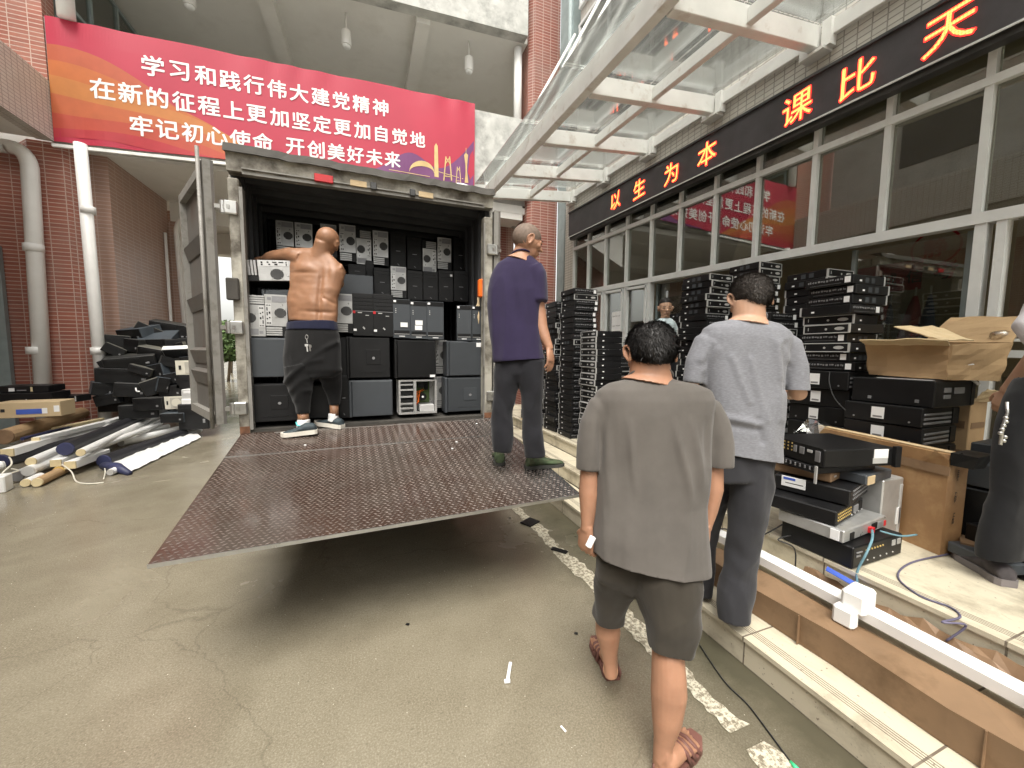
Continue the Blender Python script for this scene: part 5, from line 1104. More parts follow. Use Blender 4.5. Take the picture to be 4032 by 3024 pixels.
roll('long white box profile with a tan cap lying across the heap', (85, 742), .33, (1400, 352), .3, .055, 'white_plastic', 'cream_cap', 'box')
roll('grey black sheet roll with an open hollow end', (680, 705), .3, (1630, 305), .26, .085, 'black_sheet', 'blue_sheet')
roll('short white tube left of the black sheet roll', (325, 835), .22, (660, 690), .22, .05, 'white_plastic', 'cream_cap')
roll('white tube near the far end beside the black speaker', (1050, 640), .1, (1740, 470), .1, .045, 'white_plastic', None)
roll('second far white tube lying beside the long folded sheet', (1250, 640), .06, (1860, 500), .06, .06, 'white_plastic', None)
roll('black roll lying between the white tubes and the folded white sheet', (1080, 830), .07, (1900, 545), .07, .085, 'black_sheet', 'blue_sheet')
roll('dark roll under the long white box profile', (20, 830), .24, (1080, 560), .2, .08, 'black_sheet', 'blue_sheet')
roll('dark roll lying behind the brown wrapped tube', (600, 262), .5, (1150, 175), .5, .05, 'black_sheet', 'white_plastic')
roll('brown cardboard tube wrapped in plastic on the heap', (40, 580), .40, (1190, 225), .38, .1, 'cardboard', 'brown_paper')
roll('navy banner pole under the wrapped brown tube', (230, 600), .36, (1050, 395), .34, .022, 'blue_sheet', None)
roll('cream plank lying behind the navy pole', (560, 505), .36, (1060, 400), .34, .035, 'cream_cap', None, 'box')
roll('tan cardboard core at the bottom of the heap', (390, 1050), .055, (700, 900), .055, .05, 'cardboard', 'cream_cap')
roll('grey pipe end at the bottom of the heap', (180, 985), .08, (600, 820), .08, .065, 'bezel_silver', 'port_grey')
roll('short pale tube stub beside the grey pipe end', (270, 1055), .05, (420, 990), .05, .045, 'white_plastic', 'cream_cap')
roll('olive tube under the tan capped white tube', (610, 930), .07, (1000, 760), .07, .055, 'wet_cardboard', 'gold')
roll('white tube cut off by the left photo edge', (20, 870), .22, (-400, 960), .2, .045, 'white_plastic', 'bezel_silver')
roll('white roller with a knob end on the ground beside the folded sheet', (1150, 945), .045, (1240, 905), .05, .04, 'white_plastic', 'bezel_silver')
roll('white tube between the long box profile and the black roll', (330, 700), .28, (1180, 470), .26, .045, 'white_plastic', 'cream_cap')
roll('white tube lying on the far right of the heap', (930, 720), .2, (1660, 440), .18, .042, 'white_plastic', 'bezel_silver')
roll('white box profile at the back of the heap', (380, 610), .38, (1060, 440), .36, .04, 'white_plastic', 'cream_cap', 'box')
roll('white box profile under the olive tube', (735, 870), .13, (1090, 740), .12, .055, 'white_plastic', 'cream_cap', 'box')
# folded white sheet
fs = thing('folded_sheet', 'long folded white sheet with a dark lining lying on the wet ground', 'sheet', at(*z8(1700, 750), Z=0)); mb = MB()
A, B, C_, D = [at(*z8(*p), Z=.01) for p in ((1345, 955), (2085, 590), (1935, 520), (1110, 855))]; n = 22; G = []
for i in range(n+1):
    s_ = i/n; row = []
    for j in range(7):
        v = j/6; p = (A*(1-s_)+B*s_)*(1-v)+(D*(1-s_)+C_*s_)*v; row.append(mb.pt(p+V((0, 0, .012+.06*math.sin(math.pi*min(1, v*1.1))*(.8+.4*noise.noise(V((s_*6, v*3, 0))))+.025*noise.noise(V((s_*15, v*6, 3)))))))
    G.append(row)
for i in range(n):
    for j in range(6): mb.face([G[i][j], G[i+1][j], G[i+1][j+1], G[i][j+1]])
mb.build('sheet', 'white_plastic', fs, True, True)
mb = MB(); p, q, r_ = [at(*z8(*k), Z=z) for k, z in (((1080, 880), .05), ((1345, 960), .02), ((1200, 985), .0))]; mb.tube([p, (p+q)/2+V((0, 0, .03)), q], [.05, .06, .03], 10); mb.build('lining', 'blue_sheet', fs, True, True)
mb = MB(); mb.ball(at(*z8(2010, 520), Z=.06), (.12, .16, .06)); mb.build('crumpled_end', 'white_plastic', fs, True, True)
def cz8(lb, pts, r, m_): return cable(lb, [at(*z8(x, y), Z=z) for x, y, z in pts], r, m_)
cz8('white cord looping from the tan capped tube onto the ground', [(640, 865, .17), (740, 940, .08), (790, 1040, .01), (900, 1065, .01), (1075, 1055, .01)], .007, 'cable_white')
cz8('white cord looped over the heap at the left edge', [(0, 775, .3), (90, 790, .28), (120, 860, .24), (40, 940, .18), (10, 990, .14), (100, 960, .16), (190, 930, .15), (120, 910, .16)], .008, 'cable_white')
cz8('short white cord hanging from the dark lining', [(1085, 880, .06), (1090, 950, .03), (1075, 1015, .01)], .006, 'cable_white')
p = at(*z8(30, 1090), Z=.06); tag(MB().box((p.x-.06, p.y, .09), (.2, .16, .18), M.Rotation(.2, 3, 'Z'), .01).build('plastic_bag', 'white_plastic'), 'white plastic bag end at the lower left edge', 'bag')
def block(lb, x0, y0, x1, y1, Y, d, m_, name, cat, yaw=0., det=()):
    a, b = at(*z8(x0, y1), Y=Y), at(*z8(x1, y0), Y=Y); t_ = thing(name, lb, cat, ((a.x+b.x)/2, Y, a.z), yaw); w_, h = b.x-a.x, b.z-a.z
    MB().b2((-w_/2, 0, 0), (w_/2, d, h), .006).build('case', m_, t_)
    for nm, dm, u0, u1, v0, v1 in det: MB().b2((-w_/2+w_*u0, -.004, h*v0), (-w_/2+w_*u1, .002, h*v1), .001).build(nm, dm, t_)
block('tan carton with a blue label at the left edge', -60, 212, 606, 392, 7.2, .35, 'pale_cardboard', 'carton', 'box', .08, [('blue_label', 'blue_print', .34, .72, .22, .55), ('white_label', 'white_label', .72, .8, .22, .58), ('white_label', 'white_label', .9, .985, .3, .72), ('emblem', 'black_ink', .12, .18, .4, .6)])
block('black video recorder on top at the left edge', -40, 48, 488, 125, 7.8, .4, 'black_case', 'recorder', 'recorder', .06, [('paper_label', 'white_label', .25, .36, .2, .7), ('paper_label', 'cream_cap', .66, .7, .1, .8), ('display', 'port_grey', .4, .58, .25, .4)])
block('wide black amplifier under the video recorder at left', -60, 122, 520, 240, 7.7, .45, 'black_case', 'amplifier', 'amplifier', .05, [('knob', 'bezel_silver', .55, .57, .3, .4)])
block('low black device right of the wide amplifier', 520, 150, 800, 225, 8.1, .3, 'black_plastic', 'recorder', 'recorder', -.1, [('end_trim', 'bezel_silver', .93, .98, .1, .9)])
# ---------------------------------------------------------------- the heap of old computers and speakers
GP = 'old computers heaped against the passage wall'
def z4(x, y): return x*.6076, 1008+y*.6076
mat('case_dusty', (.045, .045, .043), .6, var=.3, vs=4, dirt=(.12, .11, .09), dscale=3, oi=.45); mat('case_olive', (.16, .155, .13), .6, var=.25, dirt=(.2, .18, .13), dscale=4, oi=.3); mat('case_blue', (.07, .085, .10), .5, var=.2, oi=.3)
def heap(lb, cx, cy, wpx, hpx, Y, roll_=0, yaw=0, tilt=0, m_='case_dusty', d=.42, kind='case'):
    p = at(*z4(cx, cy), Y=Y); k = (p-CAM).dot(FWD)/F*.6076; w_, h = wpx*k, hpx*k
    t_ = thing('speaker' if kind == 'speaker' else 'printer' if kind == 'printer' else 'old_computer', lb, 'speaker' if kind == 'speaker' else 'printer' if kind == 'printer' else 'computer', p, 0, GP)
    t_.rotation_euler = (rad(tilt), rad(-roll_), rad(yaw))
    b = lambda nm, dm, u0, u1, v0, v1, o0=-.008, o1=.004, ch=.002: MB().b2((-w_/2+w_*u0, o0, -h/2+h*v0), (-w_/2+w_*u1, o1, -h/2+h*v1), ch).build(nm, dm, t_)
    if kind == 'speaker':
        mb = MB(); mb.hexa([(-w_/2, 0, -h/2), (w_/2, 0, -h/2), (w_/2*.8, d, -h/2), (-w_/2*.8, d, -h/2)], [(-w_/2, 0, h/2), (w_/2, 0, h/2), (w_/2*.8, d, h/2*.7), (-w_/2*.8, d, h/2*.7)]); mb.build('cabinet', m_, t_)
        b('grille', 'speaker_mesh' if m_ == 'beige_plastic' else 'black_plastic', .3, .95, .1, .9); mb = MB(); mb.disc((w_*.12, -.009, 0), h*.32, (0, -1, 0), .004, 20); mb.build('woofer', 'beige_plastic' if m_ == 'beige_plastic' else 'black_plastic', t_)
        mb = MB(); mb.disc((w_*.36, -.009, h*.22), h*.1, (0, -1, 0), .004, 14); mb.build('tweeter', 'speaker_mesh', t_); b('badge', 'black_ink', .1, .18, .35, .65)
    else:
        MB().b2((-w_/2, 0, -h/2), (w_/2, d, h/2), .008).build('case', m_, t_)
        f_ = b('front_bezel', m_ if kind == 'printer' else 'black_plastic', .02, .98, .03, .97, -.012)
        b('drive_bay', 'black_case' if kind != 'printer' else 'white_label', .1, .7, .6, .85, -.015, -.01); b('button', 'port_grey', .8, .88, .25, .4, -.016, -.01)
    return t_
for a_ in (
    ('dark box standing at the very top of the heap', 1088, 470, 190, 70, 9.6, -9, 10, 8),
    ('olive grey case slanting down near the top of the heap', 960, 500, 150, 95, 9.3, -28, 20, 0, 'case_olive'),
    ('dark case at the upper left shoulder of the heap', 840, 515, 170, 80, 9.2, 4, -25, 15, 'case_blue'),
    ('dusty black case behind the top of the heap', 1120, 515, 150, 55, 9.4, 3, 0, 0),
    ('grey case leaning against the truck door at the heap top', 1200, 500, 60, 70, 9.4, -40, 0, 0, 'case_olive'),
    ('black box edge near the truck door at the heap top', 1262, 510, 55, 50, 9.4, -15, 0, 0),
    ('dusty olive case with lit front at the left of the heap', 745, 552, 140, 80, 9.0, -4, 18, 0, 'case_olive'),
    ('black case right beside the dusty olive case', 850, 580, 90, 85, 8.95, -6, -15, 0),
    ('broad dark flat case in the middle of the upper heap', 1010, 575, 180, 80, 9.1, 3, 0, 25, 'case_blue'),
    ('black device with a white socket near the truck door', 1185, 560, 180, 50, 9.0, 6, 5, 0),
    ('dark olive case below the broad flat case', 1000, 640, 180, 80, 8.9, -12, 0, 10, 'case_olive'),
    ('white plastic lid lying on the heap', 1185, 630, 200, 75, 8.75, 4, 0, 40, 'white_plastic', .1),
    ('black gap filling case at left middle of the heap', 770, 640, 190, 85, 9.0, 2, 10, 0),
    ('long black player lying tilted at the left of the heap', 840, 690, 250, 70, 8.7, 7, 14, 12),
    ('long black case with rounded edge under the tilted player', 805, 780, 280, 100, 8.65, -3, 8, 0, 'black_case'),
    ('blue grey case leaning in the middle of the heap', 1000, 755, 110, 105, 8.7, 12, -20, 0, 'case_blue'),
    ('black case right of the leaning blue grey one', 1100, 740, 110, 100, 8.8, -6, 0, 0),
    ('beige loudspeaker lying on the heap beside the truck door', 1240, 722, 165, 92, 8.5, 1, 0, 0, 'beige_plastic', .25, 'speaker'),
    ('black case under the upper beige loudspeaker', 1240, 815, 160, 90, 8.5, -2, 0, 0, 'black_case'),
    ('small dark blue box left of the black case', 1105, 795, 70, 70, 8.55, 14, 0, 0, 'case_blue'),
    ('blue grey case at the lower left foot of the heap', 665, 865, 100, 85, 8.6, -10, 30, 0, 'case_blue'),
    ('dusty case with a hanging white plug at the lower heap', 845, 870, 160, 90, 8.5, -6, 12, 0, 'case_dusty'),
    ('olive case standing askew at the lower middle', 985, 850, 100, 100, 8.5, 22, 20, 0, 'case_olive'),
    ('black case in the shade at the bottom middle', 955, 960, 160, 80, 8.3, 1, -6, 0),
    ('black rounded bag like case right of the middle', 1100, 880, 120, 80, 8.5, 8, 0, 0, 'black_plastic'),
    ('lower beige loudspeaker turned to the yard', 1130, 950, 105, 82, 8.25, 2, -5, 0, 'beige_plastic', .25, 'speaker'),
    ('pale grey printer under the black case by the truck door', 1255, 895, 130, 62, 8.2, 0, 0, 0, 'bezel_silver', .35, 'printer'),
    ('white flat printer tray under the pale grey printer', 1255, 943, 130, 36, 8.18, 0, 0, 0, 'white_plastic', .35, 'printer'),
    ('black loudspeaker box standing upright at the heap corner', 1255, 1042, 160, 168, 8.15, 0, 3, 0, 'black_case', .35),
    ('blue grey case lying low left of the upright black box', 1115, 1050, 125, 62, 8.1, 0, 0, 0, 'case_blue'),
    ('dusty case lying flat on the upper heap behind the white lid', 1120, 600, 150, 60, 9.0, 12, -20, 5, 'case_olive'),
    ('black case end poking out under the white lid', 1110, 690, 110, 60, 8.75, -18, 25, 0), ('small dark case wedged above the upper beige loudspeaker', 1235, 668, 120, 40, 8.7, 8, 0, 0, 'case_blue'),
    ('grey case tipped on the left slope of the heap', 735, 610, 110, 60, 8.85, -30, 15, 0, 'case_olive'), ('dark case tipped on the left slope under the grey one', 700, 700, 90, 70, 8.8, 25, 10, 0),
    ('dusty flat case lying left of the leaning blue grey one', 905, 740, 120, 50, 8.6, -20, 5, 0, 'case_olive'), ('dark case on edge at the right of the heap centre', 1060, 835, 60, 95, 8.45, -12, 30, 0, 'case_blue'),
    ('black case low at the left foot beside the column', 690, 930, 120, 70, 8.6, 12, 10, 0, 'case_blue'),
    ('black case behind the white tubes at the foot of the heap', 900, 1010, 200, 90, 8.4, 0, 6, 0),
    ('black case behind the left foot of the heap', 740, 950, 170, 120, 8.8, 0, 0, 0), ('black case inside the middle of the heap', 1010, 900, 260, 220, 9.2, 0, 0, 0), ('black case inside the upper heap', 950, 720, 420, 220, 9.5, 0, 0, 0),
): heap(*a_)
p = at(*z4(880, 855), Y=8.35); cable('small white plug hanging on a dusty case of the heap', [p, p+V((.02, -.03, -.05)), p+V((.06, -.02, -.06))], .012, 'white_plastic')
# ---------------------------------------------------------------- people
def skinmat(name, c, red=.12):
    m, t, N, L, P = nodes(name)
    k = mixc(N, L, ramp(N, L, nz(N, L, 9, 5), [(.35, 0.), (.7, 1.)]), [x*.86 for x in c], [min(1, x*1.12) for x in c])
    k = mixc(N, L, ramp(N, L, nz(N, L, 26, 4), [(.55, 0.), (.8, .35)]), k, (c[0]*.95, c[1]*.72, c[2]*.62))
    L.new(k, P.inputs['Base Color']); P.inputs['Roughness'].default_value = .48; P.inputs['Subsurface Weight'].default_value = .06
    P.inputs['Subsurface Radius'].default_value = (.01, .004, .002); bump(N, L, P, nz(N, L, 160, 3), .12, .002)
skinmat('skin_tan', (.31, .16, .09)); skinmat('skin_brown', (.40, .21, .13)); skinmat('skin_fair', (.50, .30, .20)); skinmat('skin_dark', (.33, .16, .095))
def fabric(name, c, var=.12, rough=.9, weave=700, heather=0.):
    m, t, N, L, P = nodes(name)
    k = mixc(N, L, ramp(N, L, nz(N, L, 5, 6, .6), [(.35, 0.), (.7, 1.)]), [x*(1-var) for x in c], [x*(1+var) for x in c])
    if heather:
        tc = N.new('ShaderNodeTexCoord'); mp = N.new('ShaderNodeMapping'); L.new(tc.outputs['Object'], mp.inputs[0]); mp.inputs['Scale'].default_value = (60, 60, 240)
        k = mixc(N, L, ramp(N, L, nz(N, L, 1., 3, .6, mp.outputs[0]), [(.4, 0.), (.7, heather)]), k, [min(1, x*1.6) for x in c])
    L.new(k, P.inputs['Base Color']); P.inputs['Roughness'].default_value = rough; P.inputs['Specular IOR Level'].default_value = .2
    P.inputs['Sheen Weight'].default_value = .15; bump(N, L, P, nz(N, L, weave, 2), .25, .0015)
fabric('brown_shirt', (.115, .104, .094), .12); fabric('grey_shirt', (.175, .178, .195), .08, heather=.5); fabric('purple_shirt', (.027, .020, .053), .12)
fabric('khaki_shorts', (.042, .036, .028), .15); fabric('grey_trousers', (.030, .030, .034), .2); fabric('dark_trousers', (.016, .016, .0195), .25); fabric('black_trousers', (.008, .0078, .008), .2); fabric('navy_band', (.012, .014, .035)); fabric('pale_blue_shirt', (.6, .7, .74), .04); fabric('white_sleeve', (.6, .58, .6), .06); fabric('white_sock', (.75, .75, .74), .05)
fabric('black_jeans', (.010, .010, .011), .2)
mat('hair_black', (.02, .018, .017), .55, var=.4, vs=40); mat('hair_grey', (.055, .045, .038), .6, var=.4, vs=60); mat('stubble', (.16, .115, .088), .7, var=.25, vs=50, bs=.4, bscale=300); mat('brow', (.05, .03, .025), .8); mat('lip', (.3, .12, .09), .5); mat('eye_dark', (.02, .015, .012), .3)
mat('shoe_dark', (.035, .05, .058), .7, var=.3, vs=30, bs=.4, bscale=150); mat('shoe_sole', (.72, .68, .6), .6, var=.08); mat('shoe_trim', (.12, .5, .5), .5); mat('shoe_camo', (.05, .075, .035), .8, var=.6, vs=22, dirt=(.09, .08, .05), dscale=18); mat('sole_dark', (.05, .05, .045), .8)
mat('sandal', (.16, .07, .055), .55, var=.2, vs=12); mat('shoe_black', (.02, .02, .022), .4); mat('shoe_grey', (.06, .052, .055), .7, var=.3, vs=25); mat('sole_grey', (.2, .18, .18), .7)
def Z(o, k): return lambda x, y: (o[0]+x*k, o[1]+y*k)
def ringat(c, t, w_, d_, n=22, e=.85, ax=None):
    X = (ax or RGT); X = (X - t*X.dot(t)).normalized(); Y = t.cross(X)
    f = lambda v: math.copysign(abs(v)**e, v)
    return [c + X*w_*f(math.cos(2*math.pi*j/n)) + Y*d_*f(math.sin(2*math.pi*j/n)) for j in range(n)]
def limb(mb, zf, rows, z, dr=.9, e=1., off=0., n=22, grow=0., up=None):
    """rows (x0, x1, y, extra depth) across a limb or trunk, seen at z metres"""
    C_, W_ = [], []; k = zf(1, 0)[0]-zf(0, 0)[0]
    for r_ in rows:
        zz = z + (r_[3] if len(r_) > 3 else 0); C_.append(S(*zf((r_[0]+r_[1])/2, r_[2]), zz) + FWD*off); W_.append(abs(r_[1]-r_[0])/2*k*zz/F + grow)
    rings = []
    for i, c in enumerate(C_):
        t = (C_[min(i+1, len(C_)-1)]-C_[max(i-1, 0)]).normalized()
        if n >= 28: t = (C_[-1]-C_[0]).normalized()           # a trunk keeps its rings level
        rings.append(ringat(c, t, W_[i], W_[i]*(dr[i] if isinstance(dr, (list, tuple)) else dr), n, e))
    mb.loft(rings); return C_
def chain(mb, zf, pts, z, n=16, flat=1.):
    """pts (x, y, half width px, extra depth): a round limb in any direction"""
    k = zf(1, 0)[0]-zf(0, 0)[0]; C_ = [S(*zf(p[0], p[1]), z+(p[3] if len(p) > 3 else 0)) for p in pts]; W_ = [p[2]*k*z/F for p in pts]; rings = []
    for i, c in enumerate(C_):
        t = (C_[min(i+1, len(C_)-1)]-C_[max(i-1, 0)]).normalized(); nx_ = FWD if abs(t.dot(FWD)) < .8 else UPV
        rings.append(ringat(c, t, W_[i]*flat, W_[i], n, 1., nx_))
    mb.loft(rings); return C_
def solid(mb, name, m_, voxel, parent=None, smooth=3, disp=None, cuts=()):
    o = mb.build('tmp', m_); md = o.modifiers.new('r', 'REMESH'); md.mode = 'VOXEL'; md.voxel_size = voxel
    dg = bpy.context.evaluated_depsgraph_get(); me = bpy.data.meshes.new_from_object(o.evaluated_get(dg)); old = o.data; bpy.data.objects.remove(o); bpy.data.meshes.remove(old)
    bm = bmesh.new(); bm.from_mesh(me)
    for _ in range(smooth): bmesh.ops.smooth_vert(bm, verts=bm.verts, factor=.5, use_axis_x=True, use_axis_y=True, use_axis_z=True)
    if disp:
        bm.normal_update(); mv = [(v, v.normal*disp(v.co, v.normal)) for v in bm.verts]
        for v, d in mv: v.co += d
    for a, b, rr in cuts:                                     # clean open hems and cuffs
        nr = (b-a).cross(FWD).normalized(); nr = nr if nr.dot(UPV) < 0 else -nr; mid = (a+b)/2
        dr_, hl_ = (b-a).normalized(), (b-a).length/2; vs = {v for v in bm.verts if (v.co-mid).length < rr and (rr > 1 or abs((v.co-mid).dot(dr_)) < hl_)}; fs = [f for f in bm.faces if all(v in vs for v in f.verts)]; es = {e for f in fs for e in f.edges}; vv = {v for f in fs for v in f.verts}
        bmesh.ops.bisect_plane(bm, geom=list(vv)+list(es)+fs, plane_co=mid, plane_no=nr, clear_outer=True)
    for f in bm.faces: f.smooth = True
    bm.to_mesh(me); bm.free(); me.name = name
    if not me.materials: me.materials.append(MATS[m_])
    o = bpy.data.objects.new(name, me); COL.objects.link(o)
    if cuts: sm = o.modifiers.new('cloth', 'SOLIDIFY'); sm.thickness = .004; sm.offset = -1
    if parent: o.parent = parent; o.matrix_parent_inverse = base_matrix(parent).inverted()
    return o
def folds(amp, fx=11., fz_=2.6, seed=0., fine=.3, lean=0., z0=None):
    def f(p, n_):
        u, d = p.dot(RGT), p.dot(FWD); zz = p.z + lean*u
        q = noise.noise_vector(V((u*3.1+seed, d*3.1, p.z*2.3))); u += .05*q.x; d += .05*q.y; zz += .16*q.z
        e = u*.8+d*.6; g = d*.8-u*.6
        a = noise.noise(V((e*fx+seed, g*fx, zz*fz_))); b = noise.noise(V((e*fx*2.1+seed*2, g*fx*2.1, (zz+.3*u)*fz_*2.3+7)))
        k = 1.
        if z0: k = .3+.7*min(1, max(0, (z0-p.z)/.25))
        return amp*k*(.55-1.5*abs(a) + fine*b)
    return f
def cutline(p0, p1, z, zf, radius=9.): return (S(*zf(*p0), z), S(*zf(*p1), z), radius)   # a radius under 1 keeps the cut to that cuff
def headmesh(mb, c, a, b, h, f, u, ears=True, nose=1., jaw=1.):
    """skull, jaw, nose, lips, ears; f towards the face, u up the head"""
    f = f.normalized(); u = (u-f*u.dot(f)).normalized(); s = f.cross(u)
    T = M((s, f, u)).transposed().to_4x4(); T.translation = c; mb.T = T
    mb.ball((0, -.06*b, .24*h), (a, b*.98, .76*h), 24, 16); mb.ball((0, .12*b, .02*h), (a*.95, b*.84, .6*h), 20, 12)
    mb.ball((0, .30*b, -.42*h*jaw), (a*.74, b*.58, .5*h), 20, 12); mb.ball((0, .66*b, -.74*h), (a*.34, b*.24, .17*h), 12, 8)
    mb.loft([[V((x*a*w_, y*b, z*h)) for x, y in ((-.16, .8), (-.08, yy), (.08, yy), (.16, .8))] for w_, yy, z in ((.5, .98, .18), (.8, 1.0+.10*nose, -.02), (1.3, 1.0+.22*nose, -.17), (1.5, 1.0+.14*nose, -.24))])
    mb.ball((0, (.98+.16*nose)*b, -.18*h), (a*.19, b*.12, .08*h), 10, 6)
    for sg in (-1, 1):
        mb.ball((sg*a*.2, .96*b, -.2*h), (a*.12, b*.1, .06*h), 8, 6); mb.ball((sg*a*.42, .80*b, .13*h), (a*.36, b*.15, .07*h), 10, 6); mb.ball((sg*a*.55, .62*b, -.1*h), (a*.32, b*.24, .18*h), 10, 6)
    mb.ball((0, .92*b, -.4*h), (a*.34, b*.10, .045*h), 12, 6); mb.ball((0, .88*b, -.50*h), (a*.3, b*.11, .05*h), 12, 6)
    if ears:
        for sg in (-1, 1):
            R2 = M.Rotation(sg*rad(-24), 4, 'Z'); mb.T = T @ M.Translation((sg*a*1.03, -.06*b, .02*h)) @ R2 @ M.Rotation(rad(-10), 4, 'X')
            pts = [V((sg*.008+sg*.004*math.sin(q), .17*b*math.cos(q)*(1 if math.sin(q) > -.3 else .7), .27*h*math.sin(q))) for q in [2*math.pi*i/14 for i in range(14)]]
            mb.tube(pts+[pts[0]], .006, 8); mb.ball((0, 0, 0), (.007, .14*b, .22*h), 8, 6); mb.ball((sg*.004, .03*b, -.24*h), (.007, .09*b, .07*h), 8, 6)
    mb.T = None
    return T
def facebits(T, a, b, h, root, brows=True):
    mb = MB(); mb.T = T
    for sg in (-1, 1): mb.tube([(sg*a*.2, .97*b, .2*h), (sg*a*.45, .94*b, .25*h), (sg*a*.68, .78*b, .2*h)], [.003, .0045, .002], 6)
    for sg in (-1, 1):
        mb2 = MB(); mb2.T = T; mb2.ball((sg*a*.42, .87*b, .06*h), (a*.17, b*.06, .035*h), 10, 6); mb2.build('eye', 'eye_dark', root, True, True)
    mb.build('eyebrow', 'brow', root, True, True)
    mb = MB(); mb.T = T; mb.ball((0, .965*b, -.445*h), (a*.3, b*.07, .03*h), 12, 6); mb.build('lip', 'lip', root, True, True)
def hairmesh(T, a, b, h, root, m_, mask, thick=.006, strands=2500, ln=.016, lay=.7, seed=1, w_=.0016, cap=True):
    """a cap over the skull with short strands lying on it; mask(side, front, up) in -1..1"""
    mb = MB(); mb.T = T; r_ = random.Random(seed); n, m2 = 40, 26; idx = {}
    def P(d, g): return V((d.x*(a+g), -.06*b+d.y*(b*.98+g), .24*h+d.z*(.76*h+g)))
    if cap:
        for i in range(m2+1):
            for j in range(n):
                th = math.pi*i/m2; d = V((math.sin(th)*math.cos(2*math.pi*j/n), math.sin(th)*math.sin(2*math.pi*j/n), math.cos(th)))
                k = mask(d.x, d.y, d.z); idx[i, j] = mb.pt(P(d, thick*min(1, max(-1.2, k*4)) + .0015*noise.noise(d*14)))
        for i in range(m2):
            for j in range(n):
                q = [idx[i, j], idx[i, (j+1) % n], idx[i+1, (j+1) % n], idx[i+1, j]]; mb.face(q)
    for _ in range(strands):
        d = V((r_.gauss(0, 1), r_.gauss(0, 1), r_.gauss(0, 1))).normalized(); k = mask(d.x, d.y, d.z)
        if k < .02+r_.uniform(0, .12): continue
        p = P(d, thick*.8*min(1, k*4)); t = V((d.x*.25, -.5, -.75)) if d.y < .2 else V((d.x*.6, .5, -.4)); t = (t-d*t.dot(d)).normalized()
        t = (t + V((r_.gauss(0, .35), r_.gauss(0, .35), r_.gauss(0, .35)))).normalized(); v_ = (d*(1-lay)+t*lay).normalized(); sd_ = v_.cross(d).normalized()*w_; L_ = ln*r_.uniform(.6, 1.2)
        mb.poly([p-sd_, p+sd_, p+v_*L_*.6+sd_*.7+d*.002, p+v_*L_, p+v_*L_*.6-sd_*.7+d*.002])
    return mb.build('hair', m_, root, True, True)
def hand(mb, w0, d, n_, sc_=1., curl=.5, side=1, thumb=.8, grip=0.):
    """w0 wrist, d towards the fingers, n_ out of the back of the hand; side +1 puts the thumb towards d x n_"""
    d = d.normalized(); n_ = (n_-d*n_.dot(d)).normalized(); x = d.cross(n_)*side
    def P(u, v, w_): return w0 + d*(u*sc_) + x*(v*sc_) + n_*(w_*sc_)
    mb.loft([[P(u, hw*math.cos(2*math.pi*j/14), th*math.sin(2*math.pi*j/14)+off) for j in range(14)] for u, hw, th, off in ((-.02, .028, .02, 0), (.01, .033, .019, 0), (.045, .042, .017, .002), (.08, .043, .014, .003), (.092, .040, .011, .002))])
    for i, (v, L_) in enumerate(((.031, .07), (.0105, .08), (-.0105, .074), (-.031, .058))):
        a = 0.; p = P(.084, v, 0); pts = [P(.06, v*.9, 0), p]; 
        for s_, c_ in ((.42, .5), (.33, .9), (.25, .7)):
            a += curl*c_ + .06*i*curl; dd = d*math.cos(a) - n_*math.sin(a); p = p + dd*(L_*s_*sc_); pts.append(p)
        mb.tube(pts, [.0088*sc_, .0086*sc_, .0082*sc_, .0076*sc_, .0062*sc_], 10)
    b_ = P(.02, .03, -.004); q1 = b_ + (d*.65+x*thumb-n_*.25).normalized()*.036*sc_; q2 = q1 + (d*.85+x*thumb*.45-n_*(.3+grip)).normalized()*.03*sc_; q3 = q2 + (d*.95+x*.05-n_*(.4+grip)).normalized()*.024*sc_
    mb.tube([b_, q1, q2, q3], [.013*sc_, .011*sc_, .0095*sc_, .007*sc_], 10)
def person(label, loc): return label
UPW = V((0, 0, 1)); FH = V((FWD.x, FWD.y, 0)).normalized()
def shoe(parent, heel, toe, wd, hgt, m_, sole_m, name='shoe', sole=.028, open_=0., lift=0.):
    heel, toe = V(heel), V(toe); d = toe-heel; L_ = d.length; d.normalize(); x = d.cross(UPW).normalized(); up = x.cross(d)
    def ring(u, hw, z0, z1): c = heel+d*(u*L_); return [c + x*hw*math.cos(2*math.pi*j/16) + up*((z0+z1)/2+(z1-z0)/2*math.sin(2*math.pi*j/16)) for j in range(16)]
    prof = ((-.02, .25, .45), (.03, .37, .85), (.15, .41, .98), (.3, .40, 1.), (.42, .42, .85), (.6, .48, .62), (.78, .5, .5), (.92, .4, .42), (1., .2, .32))
    mb = MB(); mb.loft([ring(u, hw*wd, sole*.6, hgt*k) for u, hw, k in prof]); s_ = solid(mb, name, m_, .005, parent, 2)
    mb = MB(); out = [(-.03, .28), (.03, .42), (.15, .45), (.35, .40), (.6, .5), (.8, .53), (.93, .43), (1.02, .18)]; P_ = [heel+d*(u*L_)+x*hw*wd for u, hw in out]+[heel+d*(u*L_)-x*hw*wd for u, hw in out[::-1]]
    mb.prism([p+up*.001 for p in P_], up*sole); mb.build('sole', sole_m, s_, world=True); return s_
